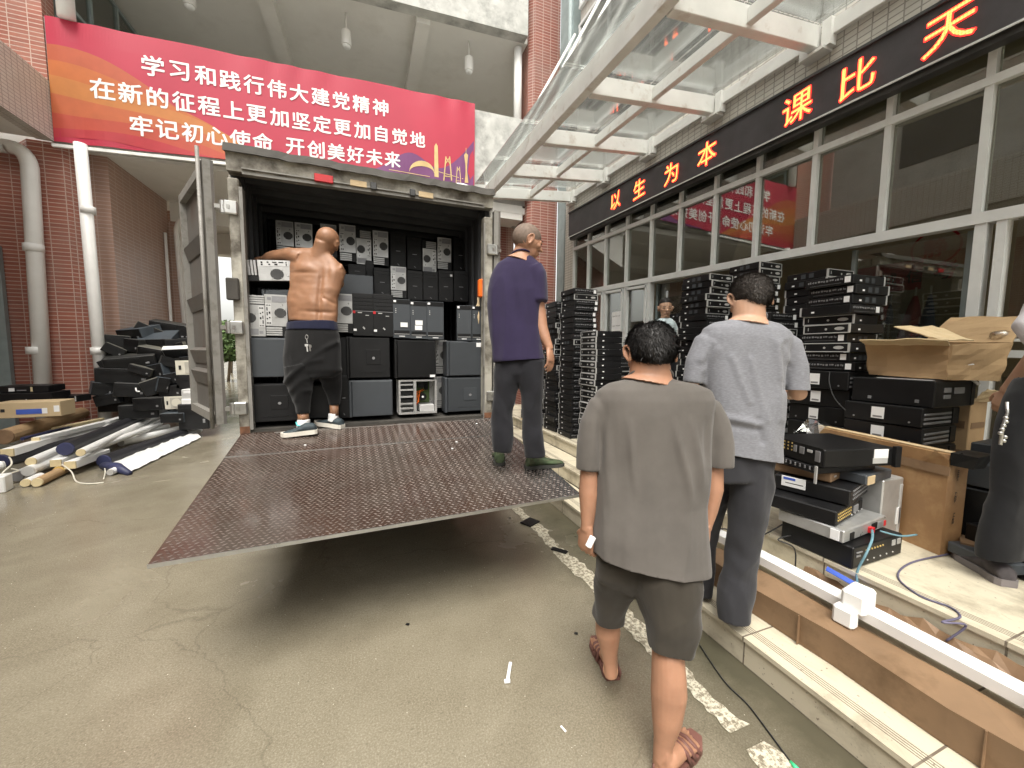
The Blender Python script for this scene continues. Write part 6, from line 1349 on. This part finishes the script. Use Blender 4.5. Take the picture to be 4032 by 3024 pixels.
# ---- bare backed man on the tail lift
zA, zI = Z((1000, 850), .3014), Z((1050, 1250), .3015); zz = 3.22
mb = MB()
limb(mb, zA, [(770, 925, 425, .0), (640, 970, 455, .0), (520, 1030, 500, .0), (465, 1090, 560, .01), (455, 1145, 630, .02), (458, 1182, 710, .02), (465, 1178, 780, .02), (472, 1152, 860, .01), (476, 1125, 950, 0), (452, 1092, 1050, 0), (437, 1092, 1150, 0), (452, 1092, 1250, 0), (462, 1075, 1400, 0)], zz, [.6, .38, .33, .34, .37, .40, .42, .42, .42, .45, .48, .48, .48], .95, n=30)
chain(mb, zA, [(900, 330, 95, -.02), (890, 430, 108), (870, 520, 135, .02)], zz)
chain(mb, zA, [(620, 560, 110), (540, 525, 102), (470, 518, 104, .02), (390, 530, 98, .05), (300, 545, 98, .08), (215, 560, 92, .1), (150, 568, 70, .1), (110, 562, 48, .09)], zz)
chain(mb, zA, [(900, 520, 100), (760, 510, 90), (620, 505, 88), (500, 515, 90)], zz, flat=.8)
chain(mb, zA, [(1070, 660, 85, .0), (1115, 740, 84, .05), (1110, 880, 70, .18), (1000, 980, 55, .34)], zz)
wA = S(*zA(120, 558), zz+.09); hand(mb, wA, S(*zA(60, 560), zz+.12)-wA, UPV*.9-FWD*.4, .95, .75, -1)
hc = S(*zA(955, 340), zz+.02); uA = (UPW*.9 + RGT*.30 + FH*.12).normalized(); fA = (FH*.95 + RGT*.02 - UPW*.2)
TA = headmesh(mb, hc, .088, .102, .118, fA, uA)
def backdisp(p, n_):
    x, y = (p-CAM).dot(RGT)/((p-CAM).dot(FWD))*F+CX, CY-(p-CAM).dot(UPV)/((p-CAM).dot(FWD))*F
    u, v = (x-1000)/.3014, (y-850)/.3014; k = max(0, -n_.dot(FWD)); d = 0.
    if 500 < v < 1420:
        sp = 880 - (v-500)*.02 + 20*math.sin(v/260); d -= .016*math.exp(-((u-sp)/34)**2)*min(1, max(0, (v-600)/200))
        d += .008*(math.exp(-((u-sp+95)/70)**2)+math.exp(-((u-sp-95)/70)**2))*math.exp(-((v-1080)/170)**2)
        d += .014*math.exp(-((u-650)/110)**2-((v-680)/80)**2) - .010*math.exp(-((u-640)/130)**2-((v-740)/26)**2)
        d += .014*math.exp(-((u-1050)/75)**2-((v-760)/130)**2) - .008*math.exp(-((u-960)/40)**2-((v-700)/150)**2)
        d -= .013*math.exp(-((v-1250-((u-760)*.05))/26)**2)*math.exp(-((u-880)/220)**2); d -= .010*math.exp(-((v-1120-(u-1000)*.5)/24)**2)*(u > 900)*(u < 1120)
        d += .003*noise.noise(V((u/90, v/70, 1)))
    return d*k
A_ = solid(mb, 'person', 'skin_tan', .0065, None, 7, backdisp); tag(A_, 'bare backed bald man in black trousers stacking computers on the tail lift', 'person')
mb = MB(); limb(mb, zI, [(285, 905, 62), (280, 915, 130), (275, 920, 175)], zz, .52, .85, grow=.004); solid(mb, 'waistband', 'navy_band', .007, A_, 2, folds(.002))
mb = MB(); limb(mb, zI, [(268, 915, 165), (255, 935, 230), (235, 955, 400), (232, 960, 600), (248, 962, 700), (330, 900, 790)], zz, .46, .85, n=28)
chain(mb, zI, [(410, 640, 170), (425, 800, 165), (440, 900, 150), (455, 1020, 118), (470, 1150, 90), (475, 1262, 78)], zz-.05); chain(mb, zI, [(790, 640, 165, .02), (835, 780, 138, .06), (858, 880, 118, .1), (878, 1000, 95, .12), (885, 1150, 66, .12)], zz)
def trA(p, n_):
    x, y = (p-CAM).dot(RGT)/((p-CAM).dot(FWD))*F+CX, CY-(p-CAM).dot(UPV)/((p-CAM).dot(FWD))*F; u, v = (x-1050)/.3015, (y-1250)/.3015
    d = 0
    for k, (u0, v0, u1, v1, am) in enumerate(((250, 850, 900, 330, .016), (300, 780, 700, 560, .010), (330, 950, 620, 800, .010), (380, 1080, 560, 960, .008), (760, 900, 960, 700, .009))):
        L2 = (u1-u0)**2+(v1-v0)**2; t_ = max(0, min(1, ((u-u0)*(u1-u0)+(v-v0)*(v1-v0))/L2)); dd = math.hypot(u-u0-t_*(u1-u0), v-v0-t_*(v1-v0)+60*math.sin(t_*3.1)); d += am*math.exp(-(dd/36)**2)
    return d + folds(.006, 9, 4)(p, n_)
solid(mb, 'trousers', 'black_trousers', .008, A_, 3, trA, [cutline((385, 1252), (560, 1250), zz-.05, zI, .12), cutline((812, 1140), (955, 1138), zz+.12, zI, .12)])
mb = MB(); chain(mb, zI, [(475, 1255, 70, 0), (480, 1300, 66), (480, 1340, 70)], zz-.05); chain(mb, zI, [(880, 1140, 58, .12), (882, 1220, 55, .12), (880, 1280, 58, .12)], zz); mb.build('ankle', 'skin_tan', A_, True, True)
for x, y, dz, s_ in ((482, 1370, -.05, 1.), (872, 1290, .12, .85)):
    mb = MB(); chain(mb, zI, [(x, y-40, 74*s_, dz), (x, y+20, 76*s_, dz), (x-5, y+70, 80*s_, dz)], zz); solid(mb, 'sock', 'white_sock', .006, A_, 2, folds(.002, 40, 20))
def gp(px, py): # a point on the tail lift seen at that pixel
    o, d = TI @ CAM, TI.to_3x3() @ ray(px, py); t_ = (.885+.14*o.y-o.z)/(d.z-.14*d.y); return TM @ (o+d*t_)
h1, t1 = gp(*zI(655, 1535)), gp(*zI(200, 1560)); s_ = shoe(A_, h1+V((0, 0, .015)), t1, .1, .095, 'shoe_dark', 'shoe_sole', sole=.034)
h2, t2 = gp(*zI(985, 1450)), gp(*zI(720, 1405)); t2 = h2+(t2-h2).normalized()*.27; s2 = shoe(A_, h2, t2, .1, .09, 'shoe_dark', 'shoe_sole', sole=.034)
mb = MB(); q = S(*zI(440, 1400), zz-.11); mb.tube([S(*zI(385, 1370), zz-.09), S(*zI(400, 1410), zz-.12), S(*zI(470, 1425), zz-.13), S(*zI(500, 1395), zz-.12)], .006); mb.build('shoe_collar', 'shoe_trim', s_, True, True)
kz = zz-.20; ky = thing('key_bunch', 'bunch of keys hanging from the back of the black trousers', 'keys', S(*zI(530, 300), kz)); kf = zI
mb = MB(); c_ = [S(*kf(522+18*math.sin(q), 255+28*math.cos(q)), kz) for q in [2*math.pi*i/12 for i in range(13)]]; mb.tube(c_, .0022, 6); mb.build('clip', 'steel', ky, True, True)
mb = MB(); mb.tube([S(*kf(524, 283), kz), S(*kf(530, 330), kz)], .003, 6); mb.prism([S(*kf(x, y), kz-.004) for x, y in ((495, 350), (540, 345), (540, 375), (500, 378))], FWD*.003); mb.prism([S(*kf(x, y), kz-.004) for x, y in ((515, 378), (532, 378), (540, 445), (526, 448))], FWD*.003); mb.build('key', 'bezel_silver', ky, world=True)
mb = MB(); mb.prism([S(*kf(x, y), kz-.002) for x, y in ((548, 350), (580, 358), (586, 385), (572, 400), (576, 440), (560, 438), (556, 395))], FWD*.003); mb.build('dark_key', 'steel', ky, world=True)
# ---- purple shirted man on the tail lift
zD, zG = Z((1880, 850), .3617), Z((1880, 1400), .3014); zz = 2.62
mb = MB()
hc = S(*zD(538, 290), zz); fD = (RGT*.90+FH*.36-UPW*.22).normalized(); uD = (UPW+RGT*.06).normalized()
TD = headmesh(mb, hc, .078, .104, .122, fD, uD, nose=1.)
limb(mb, zD, [(415, 590, 330), (392, 566, 390), (370, 590, 440), (300, 620, 500)], zz, .8)
chain(mb, zD, [(640, 640, 85), (655, 850, 80), (655, 960, 76), (668, 1100, 84), (690, 1210, 74, -.01), (738, 1335, 58, -.03), (778, 1425, 44, -.04), (788, 1455, 42, -.04)], zz)
wD = S(*zD(785, 1450), zz-.04); hand(mb, wD, S(*zD(795, 1600), zz-.06)-wD, RGT*.75-FWD*.6, 1.0, .42, -1)
limb(mb, zD, [(330, 570, 520), (260, 620, 700), (250, 590, 1100), (280, 620, 1500)], zz, .5)
D_ = solid(mb, 'person', 'skin_brown', .0045, None, 2); tag(D_, 'man in purple shirt and dark trousers standing on the tail lift', 'person'); facebits(TD, .078, .104, .122, D_)
hairmesh(TD, .078, .104, .122, D_, 'stubble', lambda x, y, z: (z*.85-.48*y+.22) if z < .75 else .6-.5*max(0, y), .0012, 0, seed=5)
mb = MB()
limb(mb, zD, [(385, 580, 436), (300, 625, 470), (215, 690, 530), (165, 715, 610), (135, 720, 700), (118, 715, 820), (118, 680, 1000), (140, 665, 1200), (160, 690, 1400), (172, 722, 1560), (178, 720, 1600)], zz, [.6, .55, .5, .5, .52, .55, .58, .6, .6, .6, .6], .85, n=30)
chain(mb, zD, [(600, 560, 105), (640, 640, 112), (652, 780, 108), (658, 935, 106)], zz-.02)
def shD(p, n_): return folds(.020, 8, 1.5, 3, z0=S(*zD(400, 560), zz).z)(p, n_)
shirt = solid(mb, 'shirt', 'purple_shirt', .008, D_, 4, shD, [cutline((170, 1600), (730, 1560), zz, zD)])
mb = MB(); nk = S(*zD(480, 448), zz); ax_ = (UPW*.8+FH*.62).normalized(); rg = ringat(nk, ax_, 115*.3617*zz/F, 115*.3617*zz/F*.85, 28, 1.); mb.tube(rg+rg[:2], .0065, 8); mb.build('collar', 'purple_shirt', shirt, True, True)
mb = MB(); limb(mb, zG, [(235, 885, 40), (235, 882, 120), (228, 872, 240), (300, 800, 360)], zz, [.46, .45, .42, .34], .9, n=28)
limb(mb, zG, [(235, 590, 60), (228, 575, 200), (222, 548, 330), (210, 505, 480), (195, 468, 700), (188, 464, 900), (192, 464, 1080), (205, 432, 1262)], zz+.01, .88, .9); limb(mb, zG, [(500, 885, 60), (505, 878, 200), (530, 866, 330), (568, 856, 480), (586, 844, 700), (590, 846, 900), (603, 866, 1100), (622, 872, 1330)], zz, .88, .9)
solid(mb, 'trousers', 'dark_trousers', .008, D_, 3, folds(.014, 8, 4, 2, .5), [cutline((200, 1252), (430, 1258), zz+.01, zG, .2), cutline((620, 1322), (872, 1318), zz, zG, .2)])
hh, tt = gp(*zG(640, 1478)), gp(*zG(1050, 1440)); shoe(D_, hh, hh+(tt-hh).normalized()*.29, .1, .1, 'shoe_camo', 'sole_dark', sole=.022)
hh = gp(*zG(292, 1440)); shoe(D_, hh, hh+(FH*.95-RGT*.1)*.27, .1, .1, 'shoe_camo', 'sole_dark', sole=.022)
# ---- brown shirted man walking in the foreground
zB, zBl = Z((2250, 1250), .603), Z((2250, 2150), .5268); zz = 1.52
mb = MB(); hc = S(*zB(520, 245), zz); fB = (FH*.93-UPW*.38); uB = (UPW+FH*.4).normalized()
TB = headmesh(mb, hc, .086, .104, .122, fB, uB)
limb(mb, zB, [(395, 640, 250), (384, 642, 320), (380, 650, 380), (320, 690, 430)], zz, .8)
limb(mb, zB, [(300, 700, 470), (260, 760, 700), (280, 780, 1100), (260, 800, 1500)], zz, .5)
chain(mb, zB, [(120, 930, 52), (118, 1000, 60), (112, 1140, 64), (110, 1260, 53), (104, 1360, 40), (100, 1390, 39)], zz)
wB = S(*zB(100, 1385), zz); hand(mb, wB, S(*zB(92, 1560), zz+.02)-wB, -RGT*.8-FWD*.55, .98, .95, 1, .7, .3)
chain(mb, zB, [(928, 930, 52), (930, 1000, 58), (928, 1120, 60), (905, 1260, 47), (882, 1355, 36), (878, 1380, 35)], zz+.02)
wB2 = S(*zB(878, 1375), zz+.02); hand(mb, wB2, S(*zB(868, 1540), zz+.05)-wB2, RGT*.8-FWD*.5, .95, .7, -1)
limb(mb, zBl, [(215, 340, 400, .11), (200, 345, 500, .13), (182, 358, 560, .14), (180, 366, 640, .15), (208, 352, 740, .16), (235, 338, 850, .165), (248, 336, 920, .165), (250, 345, 975, .165)], zz, .9)
limb(mb, zBl, [(620, 850, 640, -.06), (605, 838, 740, -.08), (606, 838, 820, -.09), (603, 852, 980, -.1), (598, 858, 1090, -.1), (606, 820, 1300, -.1), (618, 765, 1450, -.1), (612, 735, 1560, -.1), (608, 745, 1660, -.1)], zz, .95)
# feet
def gz(px, py, z_=0.): return at(px, py, Z=z_)
hl, tl = gz(*zBl(310, 1000)), gz(*zBl(170, 690)); dl = (tl-hl).normalized(); hl = V((hl.x, hl.y, 0)); hr = gz(2250+680*.5268, 3080); tr_ = gz(*zBl(880, 1500)); dr_ = (tr_-hr).normalized()
def foot(mb, heel, d, ankle, L_=.245):
    x = d.cross(UPW); R_ = lambda u, hw, z0, z1: [heel+d*(u*L_)+x*hw*math.cos(2*math.pi*j/16)+UPW*((z0+z1)/2+(z1-z0)/2*math.sin(2*math.pi*j/16)) for j in range(16)]
    mb.loft([R_(u, hw, .022, z1) for u, hw, z1 in ((0, .018, .05), (.06, .031, .085), (.2, .035, .1), (.4, .036, .088), (.6, .043, .064), (.75, .045, .052), (.84, .04, .045))])
    for i in range(5): p = heel+d*(L_*(.82-.022*abs(i-.6)))+x*(-.034+.017*i)+UPW*.034; mb.tube([p-d*.03, p, p+d*(.034-.004*i)], [.009, .0085-.0006*i, .006], 8)
    mb.tube([heel+d*(.12*L_)+UPW*.05, heel+d*(.14*L_)+UPW*.09, ankle], [.032, .033, .034], 12)
foot(mb, hl, dl, S(*zBl(292, 930), zz+.165)); foot(mb, hr, dr_, S(*zBl(672, 1600), zz-.1))
B_ = solid(mb, 'person', 'skin_brown', .0042, None, 2); tag(B_, 'man in brown shirt, shorts and sandals walking away in the foreground', 'person')
def maskB(x, y, z): # thinning crown
    k = min(z*.9+.58-.95*y, .7) if y < .3 else z-.35
    bald = math.exp(-((x+.12)/.34)**2-((y+.28)/.34)**2)*(z > .4)
    if y < 0: k = min(k, z+.98-abs(x)*.18)
    return k - 1.15*bald
hairmesh(TB, .086, .104, .122, B_, 'hair_black', maskB, .008, 9000, .022, .8, 2, .0012)
mb = MB()
limb(mb, zB, [(370, 645, 392), (345, 665, 405), (240, 800, 432), (165, 900, 480), (150, 925, 540), (165, 905, 640), (172, 895, 800), (172, 882, 1000), (165, 858, 1200), (152, 860, 1400), (148, 866, 1560), (148, 868, 1600), (150, 868, 1645)], zz, [.5, .55, .45, .42, .45, .5, .54, .57, .62, .68, .7, .72, .72], .85, n=32)
chain(mb, zB, [(270, 545, 80), (190, 590, 88), (150, 690, 88), (125, 820, 82), (112, 1000, 74)], zz); chain(mb, zB, [(800, 560, 80), (895, 610, 88), (930, 700, 88), (955, 820, 86), (958, 985, 84)], zz+.01)
def shB(p, n_):
    d = 1.2*folds(.015, 8, 1.5, 5, .3, z0=S(*zB(500, 520), zz).z)(p, n_); x, y = (p-CAM).dot(RGT)/((p-CAM).dot(FWD))*F+CX, CY-(p-CAM).dot(UPV)/((p-CAM).dot(FWD))*F; u, v = (x-2250)/.603, (y-1250)/.603
    for u0, v0, u1, v1, am in ((780, 640, 850, 1180, .014), (660, 640, 790, 1250, .011), (380, 640, 420, 1200, .010), (230, 650, 250, 1250, .008), (180, 600, 190, 1000, -.012), (880, 640, 870, 980, -.012)):
        t_ = max(0, min(1, (v-v0)/(v1-v0))); d += am*math.exp(-((u-u0-(u1-u0)*t_)/24)**2)*math.sin(math.pi*max(.02, min(.98, (v-v0)/(v1-v0))))*(v0 < v < v1)
    return d
shirt = solid(mb, 'shirt', 'brown_shirt', .007, B_, 3, shB, [cutline((150, 1520), (866, 1640), zz, zB), cutline((20, 985), (160, 992), zz, zB, .15), cutline((892, 970), (1060, 968), zz+.01, zB, .15)])
mb = MB(); nk = S(*zB(511, 392), zz+.01); ax_ = (UPW*.8+FH*.62).normalized(); rg = ringat(nk, ax_, 143*.603*zz/F, 143*.603*zz/F*.8, 28, 1.); mb.tube(rg+rg[:2], .0065, 8); mb.build('collar', 'brown_shirt', shirt, True, True)
mb = MB(); limb(mb, zBl, [(185, 930, -10), (182, 938, 120), (190, 940, 220), (300, 820, 330)], zz, [.40, .40, .38, .32], .9, n=28)
limb(mb, zBl, [(178, 600, 60, .0), (180, 580, 140, .02), (180, 520, 250, .05), (176, 440, 350, .09), (166, 382, 460, .12), (166, 376, 552, .145)], zz, [.7, .75, .8, .9, 1.1, 1.15], .9); limb(mb, zBl, [(430, 945, 60, .0), (440, 948, 150, -.02), (465, 950, 300, -.04), (515, 952, 450, -.06), (560, 944, 600, -.08), (590, 908, 778, -.09)], zz, .9, .9)
solid(mb, 'shorts', 'khaki_shorts', .007, B_, 3, folds(.013, 8, 4, 8, .5, lean=-.6), [cutline((165, 535), (380, 542), zz+.14, zBl, .16), cutline((585, 738), (910, 766), zz-.09, zBl, .2)])
for heel, d, hh_ in ((hl, dl, 0), (hr, dr_, 0)):
    x = d.cross(UPW); mb = MB(); out = [(-.03, .032), (.1, .042), (.35, .038), (.65, .05), (.85, .048), (1.06, .022)]; P_ = [heel+d*(u*.245)+x*w_ for u, w_ in out]+[heel+d*(u*.245)-x*w_ for u, w_ in out[::-1]]
    mb.prism([p+UPW*.002 for p in P_], (0, 0, .022)); sdl = mb.build('sandal', 'sandal', B_, world=True); mb = MB()
    for u0, u1 in ((.38, .5), (.5, .62), (.64, .76)):
        c0, c1 = heel+d*(u0*.245), heel+d*(u1*.245); hgt = .105-.07*u0; mb.tube([c0-x*.047+UPW*.02, (c0+c1)/2-x*.033+UPW*(hgt*.85), (c0+c1)/2+UPW*hgt, (c0+c1)/2+x*.033+UPW*(hgt*.85), c1+x*.047+UPW*.02], .0085, 6)
    for k in (-1, 1): mb.tube([heel-d*.008+x*k*.03+UPW*.02, heel-d*.004+x*k*.034+UPW*.04, heel+d*.05+x*k*.036+UPW*.05], .006, 6)
    mb.build('strap', 'sandal', sdl, True, True)
pp = S(*zB(125, 1465), zz-.045); tag(MB().box(pp, (.02, .02, .045), M.Rotation(.5, 3, 'Y'), .003).build('small_packet', 'white_label'), 'small white packet held in the walking man\'s left hand', 'packet')
# ---- grey shirted man on the steps
zC, zF = Z((2650, 1050), .4823), Z((2700, 1800), .4219); zz = 1.93
mb = MB(); hc = S(*zC(636, 275), zz+.02); fC = (FH*.92+RGT*.12-UPW*.36); uC = (UPW+FH*.36).normalized()
TC = headmesh(mb, hc, .088, .106, .124, fC, uC)
limb(mb, zC, [(500, 740, 280), (497, 742, 350), (495, 748, 420), (420, 800, 480)], zz, .8); limb(mb, zC, [(400, 800, 520), (330, 830, 700), (330, 820, 1100), (330, 800, 1500)], zz, .5)
chain(mb, zC, [(170, 920, 52), (150, 955, 58, .02), (110, 985, 48, .16), (150, 1000, 40, .3)], zz)
chain(mb, zC, [(970, 700, 60), (1005, 920, 64), (1020, 1035, 66, .02), (960, 1040, 52, .14), (890, 990, 44, .26), (840, 960, 38, .32)], zz)
wC = S(*zC(845, 962), zz+.32); hand(mb, wC, -RGT*.6+FWD*.8+UPV*.2, UPV, .95, .6, 1)
C_ = solid(mb, 'person', 'skin_fair', .005, None, 2); tag(C_, 'man in grey shirt and grey trousers stepping up the tiled steps', 'person')
hairmesh(TC, .088, .106, .124, C_, 'hair_grey', lambda x, y, z: (z*.9+.52-.9*y if y > 0 else min(z+.95, z*.5+.62)) - .14*abs(x), .007, 9000, .014, .6, 3, .0012)
mb = MB()
limb(mb, zC, [(515, 735, 424), (490, 755, 436), (345, 865, 468), (255, 955, 520), (232, 960, 580), (236, 915, 700), (245, 893, 900), (250, 890, 1100), (255, 872, 1300), (262, 858, 1480), (270, 856, 1590)], zz, [.5, .55, .45, .42, .45, .5, .54, .56, .58, .58, .58], .85, n=32)
chain(mb, zC, [(340, 570, 75), (260, 620, 86), (195, 780, 78), (168, 955, 78)], zz); chain(mb, zC, [(880, 580, 75), (955, 640, 88), (1000, 820, 86), (1000, 1025, 86)], zz)
def shC(p, n_):
    d = folds(.016, 8, 1.7, 9, .3, z0=S(*zC(600, 580), zz).z)(p, n_); x, y = (p-CAM).dot(RGT)/((p-CAM).dot(FWD))*F+CX, CY-(p-CAM).dot(UPV)/((p-CAM).dot(FWD))*F; u, v = (x-2650)/.4823, (y-1050)/.4823
    for u0, v0, u1, v1, am in ((400, 1225, 700, 1290, .011), (420, 1290, 690, 1330, -.008), (690, 1260, 720, 1420, -.009), (640, 760, 760, 1250, .007), (480, 740, 620, 1100, .007), (850, 640, 880, 1250, .008), (230, 760, 320, 620, .009), (250, 850, 360, 680, .006), (880, 620, 940, 760, .009), (905, 640, 915, 1000, -.010), (820, 600, 870, 900, .006)):
        L2 = (u1-u0)**2+(v1-v0)**2; t_ = max(0, min(1, ((u-u0)*(u1-u0)+(v-v0)*(v1-v0))/L2)); d += am*math.exp(-(math.hypot(u-u0-t_*(u1-u0), v-v0-t_*(v1-v0))/30)**2)
    return d
shirt = solid(mb, 'shirt', 'grey_shirt', .0075, C_, 3, shC, [cutline((262, 1490), (858, 1590), zz, zC), cutline((60, 940), (232, 958), zz, zC, .15), cutline((908, 1005), (1110, 1012), zz, zC, .15)])
mb = MB(); nk = S(*zC(622, 430), zz+.01); ax_ = (UPW*.8+FH*.62).normalized(); rg = ringat(nk, ax_, 130*.4823*zz/F, 130*.4823*zz/F*.8, 28, 1.); mb.tube(rg+rg[:2], .0065, 8); mb.build('collar', 'grey_shirt', shirt, True, True)
mb = MB(); limb(mb, zF, [(150, 830, -40), (190, 822, 60), (215, 812, 200)], zz, .5, .85, n=28)
limb(mb, zF, [(405, 822, 60, 0), (420, 805, 250, 0), (412, 765, 480, .01), (402, 706, 700, .02), (388, 674, 900, .03), (358, 655, 1100, .04), (300, 642, 1260, .04), (296, 606, 1400, .03), (312, 600, 1540, .02)], zz, .75)
limb(mb, zF, [(180, 480, 60, .06), (170, 420, 300, .12), (150, 340, 600, .18), (108, 272, 850, .22), (105, 268, 1050, .24), (98, 240, 1290, .25)], zz, .75)
solid(mb, 'trousers', 'grey_trousers', .0075, C_, 3, folds(.013, 8, 4, 12, .5, lean=.5), [cutline((300, 1535), (606, 1500), zz+.02, zF, .2)])
h1 = V((gz(*zF(430, 1570), .15))); shoe(C_, h1+FH*.01, h1+(FH*.85+RGT*.5)*.27, .1, .085, 'shoe_black', 'sole_grey', sole=.014); h2 = gz(*zF(170, 1320), .15); h2.x = max(h2.x, 1.78); shoe(C_, h2, h2+(FH*.9+RGT*.1)*.26, .1, .085, 'shoe_black', 'sole_grey', sole=.014)
# ---- man in pale blue inside the doorway
zE = Z((2580, 1170), .07236); zz = 5.35; mb = MB(); hc = S(*zE(545, 640), zz); fE = -FH-RGT*.12-UPW*.08
TE = headmesh(mb, hc, .085, .105, .135, fE, UPW); limb(mb, zE, [(330, 740, 850), (330, 745, 1000), (280, 800, 1150)], zz, .9)
for x0, x1 in ((-90, 110), (950, 1150)): limb(mb, zE, [(x0, x1, 1500), (x0-60, x1-60, 2400), (x0-20, x1-20, 3400)], zz, .9)
limb(mb, zE, [(200, 850, 1250), (150, 950, 2400)], zz, .5)
E_ = solid(mb, 'person', 'skin_fair', .0065, None, 2); tag(E_, 'man in pale blue shirt looking out of the doorway between stacks', 'person'); facebits(TE, .085, .105, .135, E_)
hairmesh(TE, .085, .105, .135, E_, 'hair_black', lambda x, y, z: z-.30-.28*max(0, y) if y > 0 else z+.3, .012, 1500, .014, .5, 4, .002)
mb = MB(); limb(mb, zE, [(330, 740, 1130), (150, 930, 1210), (10, 1060, 1340), (-60, 1130, 1500), (-20, 1080, 1900), (20, 1040, 2500), (20, 1040, 3200)], zz, .5, .85); chain(mb, zE, [(60, 1420, 110), (-40, 1700, 120), (-60, 2100, 120)], zz); chain(mb, zE, [(1000, 1420, 110), (1100, 1700, 120), (1120, 2100, 120)], zz); solid(mb, 'shirt', 'pale_blue_shirt', .01, E_, 3, folds(.006))
mb = MB(); a = S(*zE(520, 3100), zz)
for sg in (-1, 1): mb.tube([a+RGT*.09*sg, V((a.x, a.y, 1.0))+RGT*.1*sg, V((a.x, a.y, .5))+RGT*.11*sg], [.1, .085, .07], 14)
solid(mb, 'trousers', 'dark_trousers', .012, E_, 2)
for sg in (-1, 1): b_ = V((a.x, a.y, PZ))+RGT*.11*sg; shoe(E_, b_+FH*.05, b_-FH*.2, .1, .09, 'shoe_black', 'sole_grey')
# ---- walking person cut by the right edge
zR = Z((3532, 1600), .4521); zz = 1.86; mb = MB()
hf = gz(*zR(960, 1570), PZ); tf = gz(*zR(690, 1400), PZ); hipc = S(*zR(1330, -60), zz+.1)
limb(mb, zR, [(1080, 1560, -150), (1000, 1480, 0), (930, 1390, 200), (885, 1270, 450), (868, 1190, 700), (818, 1130, 900), (770, 1090, 1050), (735, 1060, 1250), (730, 1050, 1350)], zz, .7, .9)
limb(mb, zR, [(1250, 1650, -100, .2), (1300, 1680, 400, .3), (1350, 1640, 800, .4), (1400, 1620, 1200, .5)], zz, .8)
tor = MB(); c0 = S(*zR(1330, -160), zz+.05)+RGT*.12; top = c0+UPW*.52
tor.loft([ringat(c0+UPW*z_, UPW, w_, d_, 24, .85) for z_, w_, d_ in ((-.12, .17, .12), (.0, .18, .12), (.2, .19, .12), (.4, .2, .12), (.5, .15, .09), (.54, .07, .07))])
body = MB(); body.tube([top-UPW*.05, top+UPW*.1], .055, 14); TF = headmesh(body, top+UPW*.2, .08, .1, .12, -RGT*.6+FH*.7, UPW); el = c0-RGT*.24+UPW*.20-FWD*.05; body.tube([el+UPW*.1, el, c0-RGT*.2-UPW*.02+FWD*.1], [.042, .04, .03], 12)
wF = c0-RGT*.2-UPW*.02+FWD*.1; hand(body, wF, -UPW+FWD*.3, -RGT, .95, .6, 1); body.loft([ringat(c0+UPW*z_, UPW, .13, .09, 16) for z_ in (-.1, .48)])
F_ = solid(body, 'person', 'skin_fair', .006, None, 2); tag(F_, 'walking person in black trousers and pale top cut off by the right edge', 'person')
hairmesh(TF, .08, .1, .12, F_, 'hair_black', lambda x, y, z: z+.2-.5*y, .01, 1000, seed=9)
tor.tube([c0-RGT*.17+UPW*.43, c0-RGT*.235+UPW*.30, el+UPW*.03], [.075, .07, .06], 14); solid(tor, 'shirt', 'white_sleeve', .01, F_, 3, folds(.008, 10, 4)); solid(mb, 'trousers', 'black_jeans', .008, F_, 4, folds(.007, 8, 5, 4, .5), [cutline((700, 1325), (1060, 1290), zz, zR, .3)])
shoe(F_, hf, hf+(tf-hf).normalized()*.29, .105, .105, 'shoe_grey', 'sole_grey', sole=.034); h2 = hf+RGT*.42+FH*.25; shoe(F_, h2, h2+(tf-hf).normalized()*.29, .105, .105, 'shoe_grey', 'sole_grey', sole=.034)
kc = S(*zR(960, 60), 1.70); mb = MB(); r4 = random.Random(6); mb.tube([kc+UPV*.05, kc, kc-RGT*.02-UPV*.06, kc-RGT*.03-UPV*.14], .006, 6)
for i in range(7): mb.ball(kc-UPV*(.02+.017*i)+RGT*r4.uniform(-.03, .0), .009, 8, 6)
tag(mb.build('key_chain', 'steel', None, True), 'chain with trinkets hanging at the hip of the walking person at right', 'keys')
